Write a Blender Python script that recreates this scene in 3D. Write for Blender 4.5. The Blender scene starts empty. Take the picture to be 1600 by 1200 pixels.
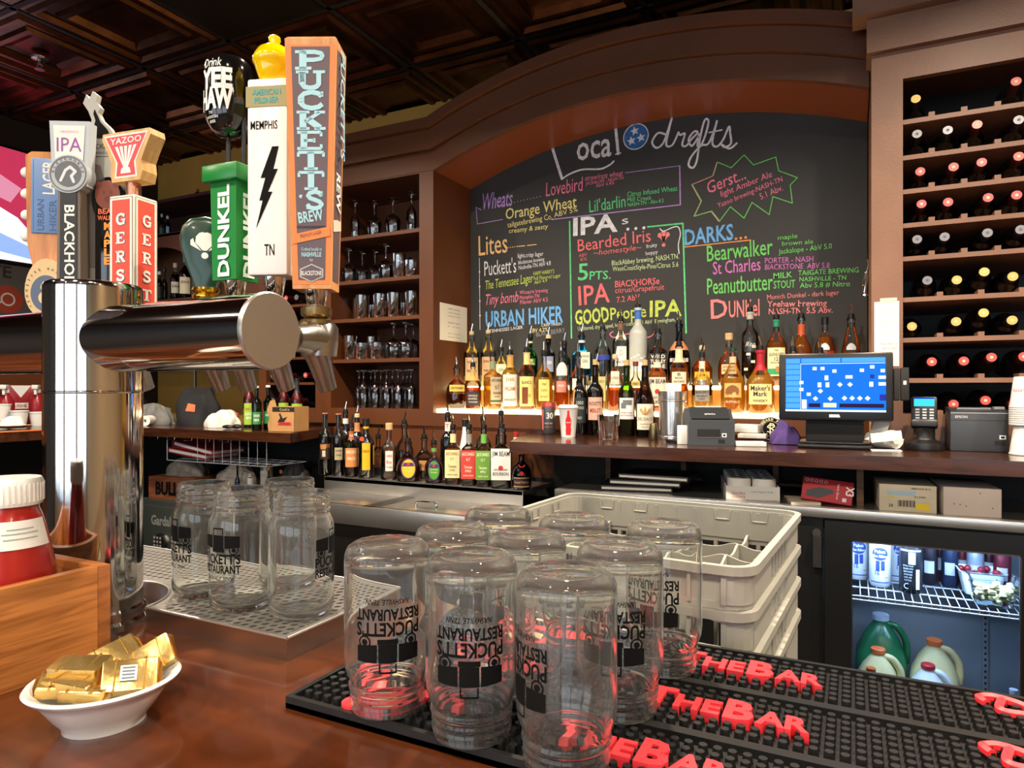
import bpy, bmesh, math, random
from mathutils import Vector, Matrix
random.seed(7)
PI = math.pi
SC = bpy.context.scene
COL = SC.collection
# ------------------------------------------------------------------ camera
TH = math.radians(26.65); CS, SN = math.cos(TH), math.sin(TH)
FPX, HY, EYE = 1060.0, 608.0, 1.405
cam_data = bpy.data.cameras.new('camera')
cam_data.sensor_width = 36.0
cam_data.lens = FPX / 1600 * 36
cam_data.shift_y = (HY - 600) / 1600
cam_data.clip_start = 0.02
cam = bpy.data.objects.new('camera', cam_data)
cam.location = (0, 0, EYE)
cam.rotation_euler = (PI / 2, 0, TH)
COL.objects.link(cam)
SC.camera = cam
# ------------------------------------------------------------------ view, world, big lights
SC.view_settings.view_transform = 'Standard'
SC.view_settings.look = 'None'
SC.view_settings.gamma = 1.0
SC.view_settings.use_curve_mapping = False
SC.view_settings.exposure = 0.0
cy = SC.cycles
cy.max_bounces = 14; cy.diffuse_bounces = 4; cy.glossy_bounces = 6
cy.transmission_bounces = 12; cy.transparent_max_bounces = 40
cy.caustics_refractive = True; cy.caustics_reflective = False
cy.sample_clamp_indirect = 6.0; cy.blur_glossy = 0.5
cy.use_denoising = True
world = bpy.data.worlds.new('daylight'); SC.world = world
world.use_nodes = True
bg = world.node_tree.nodes['Background']
bg.inputs[0].default_value = (0.74, 0.86, 1.0, 1); bg.inputs[1].default_value = 1.5

def area(name, loc, size, energy, color, rot=(0, 0, 0), size_y=None, spread=180, shape='DISK'):
    d = bpy.data.lights.new(name, 'AREA')
    d.shape = shape; d.size = size
    if size_y: d.size_y = size_y
    d.energy = energy; d.color = color; d.spread = math.radians(spread)
    o = bpy.data.objects.new(name, d); o.location = loc; o.rotation_euler = rot
    COL.objects.link(o)
    return o
WARM = (1.0, 0.84, 0.66)
CEIL = 3.05
DOWN = [(-2.9, 1.5), (-1.75, 1.5), (-0.6, 1.5), (0.55, 1.5), (1.6, 1.5),
        (-3.0, -0.7), (-1.9, -0.5), (-0.9, -0.7), (0.3, -0.5), (1.3, -0.7), (2.6, -0.6), (-1.5, -2.4), (0.6, -2.4)]
for x, y in DOWN:                                # added recessed ceiling lamps, all out of view (housings are built with the ceiling)
    area('added_ceiling_light', (x, y, CEIL - 0.03), 0.11, 42 if y > 1 else 30, WARM, spread=150)
for x in (-3.1, -0.6, 1.9):                       # lamps added in the unseen street windows, standing in for daylight
    area('window_daylight', (x, -4.06, 1.7), 2.2, 26, (0.80, 0.90, 1.0), rot=(PI / 2, 0, 0), size_y=2.0, shape='RECTANGLE')

# ------------------------------------------------------------------ pixel -> place on a known plane
def ray(px, py):
    d = (px - 800) / FPX
    return Vector((-SN + d * CS, CS + d * SN, (HY - py) / FPX))
def at_y(px, py, Y):
    r = ray(px, py); r = r * (Y / r.y); r.z += EYE; return r
def at_z(px, py, Z):
    r = ray(px, py); r = r * ((Z - EYE) / r.z); r.z = Z; return r
def at_x(px, py, X):
    r = ray(px, py); r = r * (X / r.x); r.z += EYE; return r

# ------------------------------------------------------------------ materials
MATS = {}
def lin(c):
    if isinstance(c, str):
        c = [int(c[i:i + 2], 16) for i in (0, 2, 4)]
    return tuple((v / 255 / 12.92) if v / 255 <= 0.04045 else ((v / 255 + 0.055) / 1.055) ** 2.4 for v in c) + (1,)
def pm(name, col, rough=0.5, metal=0.0, coat=0.0, emit=0.0, noise=0.0, nscale=8, stretch=(1, 1, 1), bump=0.0, bscale=60, spec=0.5, col2=None, alpha=None):
    if name in MATS: return MATS[name]
    m = bpy.data.materials.new(name); m.use_nodes = True
    nt = m.node_tree; b = nt.nodes['Principled BSDF']
    c = lin(col)
    b.inputs['Base Color'].default_value = c
    b.inputs['Roughness'].default_value = rough
    b.inputs['Metallic'].default_value = metal
    b.inputs['Coat Weight'].default_value = coat
    b.inputs['Coat Roughness'].default_value = 0.08
    b.inputs['Specular IOR Level'].default_value = spec
    if emit:
        b.inputs['Emission Color'].default_value = c
        b.inputs['Emission Strength'].default_value = emit
    if noise or bump or col2:
        tc = nt.nodes.new('ShaderNodeTexCoord'); mp = nt.nodes.new('ShaderNodeMapping')
        mp.inputs['Scale'].default_value = stretch
        nt.links.new(tc.outputs['Object'], mp.inputs[0])
    if noise or col2:
        n = nt.nodes.new('ShaderNodeTexNoise'); n.inputs['Scale'].default_value = nscale; n.inputs['Detail'].default_value = 6
        nt.links.new(mp.outputs[0], n.inputs['Vector'])
        r = nt.nodes.new('ShaderNodeValToRGB')
        e = r.color_ramp.elements
        e[0].position = 0.32; e[1].position = 0.68
        c2 = lin(col2) if col2 else tuple(min(1, v * (1 + noise)) for v in c[:3]) + (1,)
        c1 = c if col2 else tuple(v * (1 - noise) for v in c[:3]) + (1,)
        e[0].color = c1; e[1].color = c2
        nt.links.new(n.outputs[0], r.inputs[0]); nt.links.new(r.outputs[0], b.inputs['Base Color'])
    if bump:
        n2 = nt.nodes.new('ShaderNodeTexNoise'); n2.inputs['Scale'].default_value = bscale; n2.inputs['Detail'].default_value = 3
        nt.links.new(mp.outputs[0], n2.inputs['Vector'])
        bp = nt.nodes.new('ShaderNodeBump'); bp.inputs['Strength'].default_value = bump; bp.inputs['Distance'].default_value = 0.002
        nt.links.new(n2.outputs[0], bp.inputs['Height']); nt.links.new(bp.outputs[0], b.inputs['Normal'])
    MATS[name] = m
    return m
def emis(name, col, strength):
    if name in MATS: return MATS[name]
    m = bpy.data.materials.new(name); m.use_nodes = True; nt = m.node_tree; nt.nodes.clear()
    e = nt.nodes.new('ShaderNodeEmission'); e.inputs[0].default_value = lin(col); e.inputs[1].default_value = strength
    o = nt.nodes.new('ShaderNodeOutputMaterial'); nt.links.new(e.outputs[0], o.inputs[0])
    MATS[name] = m; return m
def thin(name, col, edge=0.55, rough=0.02, gloss=1.0, ior=1.5):
    """thin clear or tinted glass / liquid: passes light straight on, mirrors by Fresnel, absorbs more at a slant"""
    if name in MATS: return MATS[name]
    m = bpy.data.materials.new(name); m.use_nodes = True; nt = m.node_tree; nt.nodes.clear()
    c = lin(col)
    lw = nt.nodes.new('ShaderNodeLayerWeight'); lw.inputs[0].default_value = 0.35
    mx = nt.nodes.new('ShaderNodeMix'); mx.data_type = 'RGBA'
    mx.inputs['A'].default_value = c
    mx.inputs['B'].default_value = tuple(v * edge for v in c[:3]) + (1,)
    nt.links.new(lw.outputs['Facing'], mx.inputs['Factor'])
    t = nt.nodes.new('ShaderNodeBsdfTransparent'); nt.links.new(mx.outputs['Result'], t.inputs[0])
    g = nt.nodes.new('ShaderNodeBsdfGlossy'); g.inputs['Roughness'].default_value = rough
    g.inputs[0].default_value = (gloss, gloss, gloss, 1)
    fr = nt.nodes.new('ShaderNodeFresnel'); fr.inputs[0].default_value = ior
    ms = nt.nodes.new('ShaderNodeMixShader')
    nt.links.new(fr.outputs[0], ms.inputs[0]); nt.links.new(t.outputs[0], ms.inputs[1]); nt.links.new(g.outputs[0], ms.inputs[2])
    o = nt.nodes.new('ShaderNodeOutputMaterial'); nt.links.new(ms.outputs[0], o.inputs[0])
    MATS[name] = m; return m
def liquid(name, col, edge=0.75, glow=0.4):
    """spirit in a bottle: mostly clear and tinted, a little light scattered inside it"""
    if name in MATS: return MATS[name]
    m = thin(name, col, edge); nt = m.node_tree
    out = [n for n in nt.nodes if n.type == 'OUTPUT_MATERIAL'][0]; src = out.inputs[0].links[0].from_socket
    tr = nt.nodes.new('ShaderNodeBsdfTranslucent'); tr.inputs[0].default_value = lin(col)
    df = nt.nodes.new('ShaderNodeBsdfDiffuse'); df.inputs[0].default_value = lin(col)
    ad = nt.nodes.new('ShaderNodeMixShader'); ad.inputs[0].default_value = .4
    nt.links.new(tr.outputs[0], ad.inputs[1]); nt.links.new(df.outputs[0], ad.inputs[2])
    mx = nt.nodes.new('ShaderNodeMixShader'); mx.inputs[0].default_value = glow
    nt.links.new(src, mx.inputs[1]); nt.links.new(ad.outputs[0], mx.inputs[2]); nt.links.new(mx.outputs[0], out.inputs[0])
    return m
def glass(name, col=(255, 255, 255), ior=1.45, rough=0.0, haze=0.0):
    if name in MATS: return MATS[name]
    m = bpy.data.materials.new(name); m.use_nodes = True; nt = m.node_tree; nt.nodes.clear()
    g = nt.nodes.new('ShaderNodeBsdfGlass'); g.inputs[0].default_value = lin(col); g.inputs['IOR'].default_value = ior; g.inputs['Roughness'].default_value = rough
    o = nt.nodes.new('ShaderNodeOutputMaterial')
    src = g.outputs[0]
    if haze:                                     # milky haze mixed in to brighten dark glass, light put into the colour
        tc = nt.nodes.new('ShaderNodeTexCoord'); n = nt.nodes.new('ShaderNodeTexNoise'); n.inputs['Scale'].default_value = 18; n.inputs['Detail'].default_value = 4
        nt.links.new(tc.outputs['Object'], n.inputs['Vector'])
        mm = nt.nodes.new('ShaderNodeMath'); mm.operation = 'MULTIPLY'; mm.inputs[1].default_value = haze * 2
        nt.links.new(n.outputs[0], mm.inputs[0])
        df = nt.nodes.new('ShaderNodeBsdfDiffuse'); df.inputs[0].default_value = (.9, .9, .88, 1)
        ms = nt.nodes.new('ShaderNodeMixShader'); nt.links.new(mm.outputs[0], ms.inputs[0]); nt.links.new(src, ms.inputs[1]); nt.links.new(df.outputs[0], ms.inputs[2]); src = ms.outputs[0]
    nt.links.new(src, o.inputs[0])
    MATS[name] = m; return m
def wood(name, c1, c2, scale=6, stretch=(1, 12, 12), rough=0.4, coat=0.0):
    if name in MATS: return MATS[name]
    m = pm(name, c1, rough, coat=coat)
    nt = m.node_tree; b = nt.nodes['Principled BSDF']
    tc = nt.nodes.new('ShaderNodeTexCoord'); mp = nt.nodes.new('ShaderNodeMapping'); mp.inputs['Scale'].default_value = stretch
    n = nt.nodes.new('ShaderNodeTexNoise'); n.inputs['Scale'].default_value = scale; n.inputs['Detail'].default_value = 8; n.inputs['Distortion'].default_value = 0.6
    r = nt.nodes.new('ShaderNodeValToRGB'); e = r.color_ramp.elements
    e[0].position = 0.35; e[0].color = lin(c2); e[1].position = 0.62; e[1].color = lin(c1)
    nt.links.new(tc.outputs['Object'], mp.inputs[0]); nt.links.new(mp.outputs[0], n.inputs['Vector'])
    nt.links.new(n.outputs[0], r.inputs[0]); nt.links.new(r.outputs[0], b.inputs['Base Color'])
    bp = nt.nodes.new('ShaderNodeBump'); bp.inputs['Strength'].default_value = 0.15; bp.inputs['Distance'].default_value = 0.001
    nt.links.new(n.outputs[0], bp.inputs['Height']); nt.links.new(bp.outputs[0], b.inputs['Normal'])
    return m
def flat(col, rough=0.55):
    """plain printed / moulded colour, cached by its value"""
    h = col if isinstance(col, str) else '%02x%02x%02x' % tuple(col)
    return pm('colour_' + h + ('' if rough == 0.55 else '_%d' % int(rough * 100)), h, rough)

BROWN = pm('brown_painted_wood', '603519', 0.45, bump=0.25, bscale=90, noise=0.12, nscale=3)
BROWN2 = pm('worn_brown_paint', '86604a', 0.45, bump=0.3, bscale=120, noise=0.15, nscale=4)
YELLOW = pm('yellow_wall_paint', 'b98b3c', 0.7, noise=0.06)
DARKWALL = pm('dark_wall_paint', '2a201a', 0.7)
BOARD = pm('chalkboard_black', '2a2a29', 0.65, col2='353534', nscale=2.2)
COUNTER = wood('counter_wood', '472615', '2f160b', 5, (1, 9, 9), 0.22, 0.3)
BARTOP = wood('bar_top_wood', '552a14', '3a1a0b', 3, (1.2, 7, 7), 0.16, 0.6)
OAK = wood('oak_wood', 'b87539', '8f5524', 9, (14, 1, 14), 0.45)
ENDGRAIN = wood('oak_end_grain', 'a0602c', '7c4820', 20, (1, 1, 5), 0.5)
MAPLE = wood('maple_wood', 'd8b078', 'c2955a', 8, (10, 10, 1), 0.4)
STEEL = pm('brushed_steel', 'cbc8c2', 0.3, 0.92, bump=0.12, bscale=200, noise=0.06, nscale=5)
STEELD = pm('worn_steel', 'a8a49e', 0.28, 1.0, bump=0.15, bscale=60, noise=0.15, nscale=9)
CHROME = pm('polished_steel', 'cfccc8', 0.07, 1.0, bump=0.03, bscale=18)
BRASS = pm('gold_brass', 'd8a93a', 0.18, 1.0)
COPPER = pm('copper_pipe', 'e0a184', 0.3, 1.0)
COPPERT = pm('copper_ceiling_tile', '5c3a22', 0.3, 0.9, noise=0.45, nscale=7, bump=0.3, bscale=40)
BLACK = pm('black_plastic', '161616', 0.35)
BLACKM = pm('matt_black', '0d0d0d', 0.7)
RUBBER = pm('black_rubber', '141414', 0.42)
GREYP = pm('grey_plastic', '9c9a90', 0.5, noise=0.08, nscale=10, bump=0.1)
DGREY = pm('dark_grey_plastic', '2f3133', 0.42)
WHITE = pm('white_plastic', 'efeee9', 0.35)
CERAMIC = pm('white_ceramic', 'f0ece4', 0.15, coat=0.5)
PAPER = pm('white_paper', 'e9e6de', 0.8)
CARD = pm('brown_cardboard', 'b98a54', 0.8, noise=0.08)
RAWWOOD = wood('raw_shelf_wood', '6a4a2c', '4c331d', 8, (1, 8, 8), 0.6)
FOIL = pm('gold_foil', 'dcbb72', 0.27, 0.9, bump=0.5, bscale=70)
JARGLASS = glass('jar_glass', (253, 254, 253), 1.38, haze=.028)
CLEAR = thin('clear_thin_glass', (240, 243, 240), 0.5)
BARGLASS = thin('bar_glass', (244, 247, 247), 0.72, ior=2.1)
PANE = thin('door_pane', (235, 240, 243), 0.8)
INK = pm('black_print', '0a0a0a', 0.8, spec=.15)
LIT = emis('lit_acrylic', (255, 224, 165), 8.0)

# ------------------------------------------------------------------ mesh builder
def FRONT(x=0, y=0, z=0):      # text frame: reads left to right along +x, up +z, faces -y
    return Matrix(((1, 0, 0, x), (0, 0, -1, y), (0, 1, 0, z), (0, 0, 0, 1)))
def RIGHT(x=0, y=0, z=0):      # faces +x, reads along +y
    return Matrix(((0, 0, 1, x), (1, 0, 0, y), (0, 1, 0, z), (0, 0, 0, 1)))
def TOP(x=0, y=0, z=0):
    return Matrix.Translation((x, y, z))
def RZ(a): return Matrix.Rotation(a, 4, 'Z')
def RX(a): return Matrix.Rotation(a, 4, 'X')
def RY(a): return Matrix.Rotation(a, 4, 'Y')
def T(x, y, z): return Matrix.Translation((x, y, z))
_TXT = {}
def text_geo(s, bold=0.0):
    k = (s, bold)
    if k not in _TXT:
        c = bpy.data.curves.new('t', 'FONT'); c.body = s; c.size = 1; c.resolution_u = 2; c.offset = bold; c.fill_mode = 'FRONT'
        o = bpy.data.objects.new('t', c); COL.objects.link(o)
        dg = bpy.context.evaluated_depsgraph_get(); dg.update()
        me = bpy.data.meshes.new_from_object(o.evaluated_get(dg))
        v = [tuple(p.co) for p in me.vertices]; f = [tuple(p.vertices) for p in me.polygons]
        bpy.data.objects.remove(o); bpy.data.curves.remove(c); bpy.data.meshes.remove(me)
        if not v: v = [(0, 0, 0)]
        x0 = min(p[0] for p in v); x1 = max(p[0] for p in v)
        _TXT[k] = (v, f, x0, x1)
    return _TXT[k]

class MB:
    def __init__(s, mat=None):
        s.v = []; s.f = []; s.mi = []; s.sm = []; s.mats = []; s.cur = 0
        if mat: s.use(mat)
    def use(s, m):
        if m not in s.mats: s.mats.append(m)
        s.cur = s.mats.index(m); return s
    def add(s, vs, fs, M=None, smooth=False):
        n = len(s.v)
        if M is not None: vs = [tuple(M @ Vector(v)) for v in vs]
        s.v += [tuple(v) for v in vs]
        for f in fs:
            s.f.append(tuple(i + n for i in f)); s.mi.append(s.cur); s.sm.append(smooth)
        return s
    def box(s, x0, x1, y0, y1, z0, z1, M=None, bev=0.0, seg=2):
        if bev:
            bm = bmesh.new(); bmesh.ops.create_cube(bm, size=1)
            for v in bm.verts:
                v.co = Vector(((x0 + x1) / 2 + v.co.x * (x1 - x0), (y0 + y1) / 2 + v.co.y * (y1 - y0), (z0 + z1) / 2 + v.co.z * (z1 - z0)))
            bmesh.ops.bevel(bm, geom=bm.edges[:], offset=bev, segments=seg, affect='EDGES', profile=0.5)
            bm.verts.index_update()
            s.add([tuple(v.co) for v in bm.verts], [tuple(v.index for v in f.verts) for f in bm.faces], M, True)
            bm.free(); return s
        vs = [(x0, y0, z0), (x1, y0, z0), (x1, y1, z0), (x0, y1, z0), (x0, y0, z1), (x1, y0, z1), (x1, y1, z1), (x0, y1, z1)]
        return s.add(vs, [(0, 3, 2, 1), (4, 5, 6, 7), (0, 1, 5, 4), (1, 2, 6, 5), (2, 3, 7, 6), (3, 0, 4, 7)], M)
    def frustum(s, w0, d0, z0, w1, d1, z1, M=None, x0=0, x1=0):
        vs = [(x0 - w0 / 2, -d0 / 2, z0), (x0 + w0 / 2, -d0 / 2, z0), (x0 + w0 / 2, d0 / 2, z0), (x0 - w0 / 2, d0 / 2, z0),
              (x1 - w1 / 2, -d1 / 2, z1), (x1 + w1 / 2, -d1 / 2, z1), (x1 + w1 / 2, d1 / 2, z1), (x1 - w1 / 2, d1 / 2, z1)]
        return s.add(vs, [(0, 3, 2, 1), (4, 5, 6, 7), (0, 1, 5, 4), (1, 2, 6, 5), (2, 3, 7, 6), (3, 0, 4, 7)], M)
    def lathe(s, prof, n=28, M=None, sy=1.0, smooth=True, closed=False):
        vs = []; rows = []
        for p in prof:
            r, z = p[0], p[1]; q = p[2] if len(p) > 2 else 2
            if r <= 1e-6:
                rows.append([len(vs)] * n); vs.append((0, 0, z))
            else:
                row = []
                for k in range(n):
                    a = 2 * PI * (k + 0.5) / n
                    c, d = math.cos(a), math.sin(a)
                    m = 1.0 if q == 2 else 1 / (abs(c) ** q + abs(d) ** q) ** (1 / q)
                    row.append(len(vs)); vs.append((r * m * c, r * m * d * sy, z))
                rows.append(row)
        fs = []
        rr = rows + ([rows[0]] if closed else [])
        for a, b in zip(rr, rr[1:]):
            for k in range(n):
                j = (k + 1) % n
                f = []
                for i in (a[k], a[j], b[j], b[k]):
                    if i not in f: f.append(i)
                if len(f) >= 3: fs.append(tuple(f))
        return s.add(vs, fs, M, smooth)
    def cyl(s, r, z0, z1, n=24, M=None, r1=None, bev=0.0):
        r1 = r if r1 is None else r1
        if bev: return s.lathe([(0, z0), (r - bev, z0), (r, z0 + bev), (r1, z1 - bev), (r1 - bev, z1), (0, z1)], n, M)
        return s.lathe([(0, z0), (r, z0), (r1, z1), (0, z1)], n, M)
    def ball(s, rx, ry, rz, M=None, n=20, m=12, pw=1.0):
        pr = [(math.cos(-PI / 2 + PI * i / m), math.sin(-PI / 2 + PI * i / m)) for i in range(m + 1)]
        pr = [(max(0, c) if 0 < i < m else 0, z) for i, (c, z) in enumerate(pr)]
        S = Matrix.Diagonal((rx, ry, rz, 1))
        return s.lathe(pr, n, (M @ S) if M is not None else S)
    def tube(s, pts, r, n=8, M=None, caps=True, closed=False):
        P = [Vector(p) for p in pts]; N = len(P)
        R = r if isinstance(r, (list, tuple)) else [r] * N
        vs = []; fs = []
        up = None
        for i in range(N):
            if closed: t = P[(i + 1) % N] - P[i - 1]
            else: t = (P[min(i + 1, N - 1)] - P[max(i - 1, 0)])
            t.normalize()
            if up is None:
                up = Vector((0, 0, 1)) if abs(t.z) < 0.9 else Vector((1, 0, 0))
            u = up - t * up.dot(t)
            if u.length < 1e-6: u = t.orthogonal()
            u.normalize(); up = u
            w = t.cross(u)
            for k in range(n):
                a = 2 * PI * k / n
                vs.append(tuple(P[i] + (u * math.cos(a) + w * math.sin(a)) * R[i]))
        for i in range(N if closed else N - 1):
            b = ((i + 1) % N) * n
            for k in range(n):
                j = (k + 1) % n
                fs.append((i * n + k, i * n + j, b + j, b + k))
        if caps and not closed:
            fs.append(tuple(range(n - 1, -1, -1))); fs.append(tuple(range((N - 1) * n, N * n)))
        return s.add(vs, fs, M, True)
    def prism(s, poly, z0, z1, M=None, smooth=False):
        """polygon in x,y pushed from z0 to z1"""
        n = len(poly)
        ar = sum(poly[i][0] * poly[(i + 1) % n][1] - poly[(i + 1) % n][0] * poly[i][1] for i in range(n))
        if ar < 0: poly = poly[::-1]
        vs = [(x, y, z0) for x, y in poly] + [(x, y, z1) for x, y in poly]
        fs = [tuple(range(n - 1, -1, -1)), tuple(range(n, 2 * n))] + [(i, (i + 1) % n, (i + 1) % n + n, i + n) for i in range(n)]
        return s.add(vs, fs, M, smooth)
    def sheet(s, poly, M=None):
        n = len(poly)
        return s.add([(p[0], p[1], p[2] if len(p) > 2 else 0) for p in poly], [tuple(range(n))], M)
    def grid(s, fn, nu, nv, M=None, smooth=True):
        vs = [fn(i / nu, j / nv) for j in range(nv + 1) for i in range(nu + 1)]
        w = nu + 1
        fs = [(j * w + i, j * w + i + 1, (j + 1) * w + i + 1, (j + 1) * w + i) for j in range(nv) for i in range(nu)]
        return s.add(vs, fs, M, smooth)
    def ribbon(s, pts, w, M=None, rnd=True):
        """flat brush stroke in the local x,y plane"""
        dz = 0.0
        for (a, b) in zip(pts, pts[1:]):
            dx, dy = b[0] - a[0], b[1] - a[1]; L = math.hypot(dx, dy); dz = (dz + 2e-5) % 6e-4
            if L < 1e-9: continue
            nx, ny = -dy / L * w / 2, dx / L * w / 2
            s.sheet([(a[0] - nx, a[1] - ny, dz), (b[0] - nx, b[1] - ny, dz), (b[0] + nx, b[1] + ny, dz), (a[0] + nx, a[1] + ny, dz)], M)
        if rnd:
            for p in pts:
                dz = (dz + 2e-5) % 6e-4
                s.sheet([(p[0] + w / 2 * math.cos(k * PI / 4), p[1] + w / 2 * math.sin(k * PI / 4), dz) for k in range(8)], M)
        return s
    def disc(s, r, M=None, n=24, r0=0.0, ry=None):
        ry = ry or r
        if r0:
            vs = [(r * math.cos(2 * PI * k / n), ry * math.sin(2 * PI * k / n), 0) for k in range(n)] + [(r0 * math.cos(2 * PI * k / n), r0 * ry / r * math.sin(2 * PI * k / n), 0) for k in range(n)]
            return s.add(vs, [(k, (k + 1) % n, (k + 1) % n + n, k + n) for k in range(n)], M)
        return s.sheet([(r * math.cos(2 * PI * k / n), ry * math.sin(2 * PI * k / n)) for k in range(n)], M)
    def text(s, st, M, h, width=None, bold=0.0, shear=0.0, align='C', bend=None, vflip=False):
        """h = capital height; width = fit the line to that width; bend = cylinder radius (M then is the cylinder frame, x turned round it)"""
        v, f, x0, x1 = text_geo(st, bold)
        k = h / 0.70
        kx = k if width is None else width / max(1e-6, x1 - x0)
        W = (x1 - x0) * kx
        off = {'C': -W / 2, 'L': 0, 'R': -W}[align]
        out = []
        for (x, y, z) in v:
            X = (x - x0) * kx + off + y * k * shear; Y = y * k
            out.append((X, Y, 0))
        if bend:
            cx, cz, a0 = M
            R = bend
            out = [(R * math.sin(a0 + (cx + x) / R), -R * math.cos(a0 + (cx + x) / R), cz + y) for x, y, _ in out]
            return s.add(out, f)
        return s.add(out, f, M)
    def patch(s, R, w, z0, z1, a0=0.0, n=10, sy=1.0, top=None, M=None):
        """curved label on a cylinder of radius R, centred on the -y side"""
        vs = []; fs = []
        for i in range(n + 1):
            x = -w / 2 + w * i / n; a = a0 + x / R
            zt = z1 if top is None else top(2 * x / w)
            vs += [(R * math.sin(a), -R * math.cos(a) * sy, z0), (R * math.sin(a), -R * math.cos(a) * sy, zt)]
        fs = [(2 * i, 2 * i + 2, 2 * i + 3, 2 * i + 1) for i in range(n)]
        return s.add(vs, fs, M, True)
    def build(s, name, parent=None, loc=None, rot=None, sharp=40):
        me = bpy.data.meshes.new(name)
        me.from_pydata(s.v, [], s.f)
        for m in s.mats: me.materials.append(m)
        me.polygons.foreach_set('material_index', s.mi)
        me.polygons.foreach_set('use_smooth', s.sm)
        me.update()
        if any(s.sm): me.set_sharp_from_angle(angle=math.radians(sharp))
        o = bpy.data.objects.new(name, me); COL.objects.link(o)
        if parent is not None: o.parent = parent
        if loc is not None: o.location = loc
        if rot is not None: o.rotation_euler = rot
        return o

def tag(o, label=None, cat=None, group=None, kind=None):
    if label: o['label'] = label
    if cat: o['category'] = cat
    if group: o['group'] = group
    if kind: o['kind'] = kind
    return o
def thing(name, label, cat, loc=(0, 0, 0), rz=0.0, group=None):
    o = bpy.data.objects.new(name, None); COL.objects.link(o)
    o.empty_display_size = 0.05
    o.location = loc; o.rotation_euler = (0, 0, rz)
    return tag(o, label, cat, group)
def dup(o, loc=None, rz=None, label=None, group=None):
    def cp(a, par):
        c = a.copy(); COL.objects.link(c)
        if par is not None: c.parent = par
        for ch in list(a.children): cp(ch, c)
        return c
    c = cp(o, None)
    if loc is not None: c.location = loc
    if rz is not None: c.rotation_euler = (c.rotation_euler[0], c.rotation_euler[1], rz)
    if label: c['label'] = label
    if group: c['group'] = group
    return c
def struct(mb, name, label=None):
    o = mb.build(name); o['kind'] = 'structure'
    if label: o['label'] = label
    return o
def face_cam(p):                 # rz that turns a thing's -y side to the viewer
    return math.atan2(-p[0], p[1])
ORD = ['first', 'second', 'third', 'fourth', 'fifth', 'sixth', 'seventh', 'eighth', 'ninth', 'tenth', 'eleventh', 'twelfth', 'thirteenth', 'fourteenth', 'fifteenth', 'sixteenth']
# ================================================================== the room
FLOOR = 0.12
XL, XR, YB, YF = -4.55, 3.2, 3.28, -4.0
mb = MB(pm('floor_tiles', '4a3a30', 0.5, noise=0.2, nscale=5)); mb.box(XL - .1, XR + .1, YF - .1, YB + .1, FLOOR - .05, FLOOR); struct(mb, 'floor')
mb = MB(YELLOW); mb.box(XL - .1, XR + .1, YB, YB + .1, FLOOR, CEIL); struct(mb, 'wall_back')
mb = MB(DARKWALL); mb.box(XL - .1, XL, YF - .1, YB + .1, FLOOR, CEIL); struct(mb, 'wall_left')
mb = MB(pm('tan_wall_paint', 'a58a66', 0.7)); mb.box(XR, XR + .1, YF - .1, YB + .1, FLOOR, CEIL); struct(mb, 'wall_right')
mb = MB(pm('tan_wall_paint', 'a58a66', 0.7))
xs = [XL - .1, -4.25, -1.95, -1.75, .55, .75, 3.05, XR + .1]
for i in range(7):
    if i % 2 == 0: mb.box(xs[i], xs[i + 1], YF - .1, YF, FLOOR, CEIL)
    else: mb.box(xs[i], xs[i + 1], YF - .1, YF, FLOOR, 0.55); mb.box(xs[i], xs[i + 1], YF - .1, YF, 2.75, CEIL)
struct(mb, 'wall_front')
for i in (1, 3, 5):  # street windows added out of view for daylight and the tower's reflections
    mb = MB(BLACKM); x0, x1 = xs[i], xs[i + 1]
    for a, b, c, d in ((x0, x0 + .05, .55, 2.75), (x1 - .05, x1, .55, 2.75), (x0, x1, .55, .6), (x0, x1, 2.70, 2.75), ((x0 + x1) / 2 - .03, (x0 + x1) / 2 + .03, .6, 2.7)):
        mb.box(a, b, YF - .08, YF - .02, c, d)
    struct(mb, 'window_%d' % ((i + 1) // 2))
# ceiling: a grid of pressed copper tiles, 0.61 m square, raised mouldings inside mouldings
mb = MB(COPPERT)
GX, GY, G = -2.02, 2.26, 0.61
BLANK = (-1, -1)                                     # one cell holds a flat dark panel
rings = [(0.008, 0), (0.03, 0), (0.045, -.014), (0.06, -.014), (0.075, 0.004), (0.11, 0.004), (0.12, -.012), (0.145, -.012), (0.165, 0.014), (0.2, 0.02)]
for i in range(-5, 9):
    for j in range(-2, 2):
        x0, y0 = GX + G * i, GY + G * j
        if (i, j) == BLANK: continue
        if x0 + G < XL or y0 > YB: continue
        prev = None
        for d, dz in rings:
            q = [(x0 + d, y0 + d, CEIL + dz), (x0 + G - d, y0 + d, CEIL + dz), (x0 + G - d, y0 + G - d, CEIL + dz), (x0 + d, y0 + G - d, CEIL + dz)]
            if prev:
                mb.add(prev + q, [(k, k + 4, (k + 1) % 4 + 4, (k + 1) % 4) for k in range(4)])
            prev = q
        mb.add(prev, [(0, 3, 2, 1)])
mb.use(pm('dark_ceiling_grid', '120d0b', 0.6))
mb.box(XL - .1, XR + .1, YF - .1, YB + .1, CEIL + .03, CEIL + .06)
for i in range(-5, 10): mb.box(GX + G * i - .012, GX + G * i + .012, 1.04, YB, CEIL - .004, CEIL + .03)
for j in range(-2, 3): mb.box(XL, XR, GY + G * j - .012, GY + G * j + .012, CEIL - .004, CEIL + .03)
mb.use(pm('plain_copper', '4a2a1c', 0.4, 0.6)); mb.box(XL, XR, YF, 1.03, CEIL, CEIL + .03)
struct(mb, 'ceiling')
mb = MB(pm('dark_green_black_panel', '0f1511', 0.3)); mb.box(GX - G + .014, GX - .014, GY - G + .014, GY - .014, CEIL - .01, CEIL + .02)
tag(struct(mb, 'trim_5'), 'flat dark panel in the copper ceiling')
lamp0 = None
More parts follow.
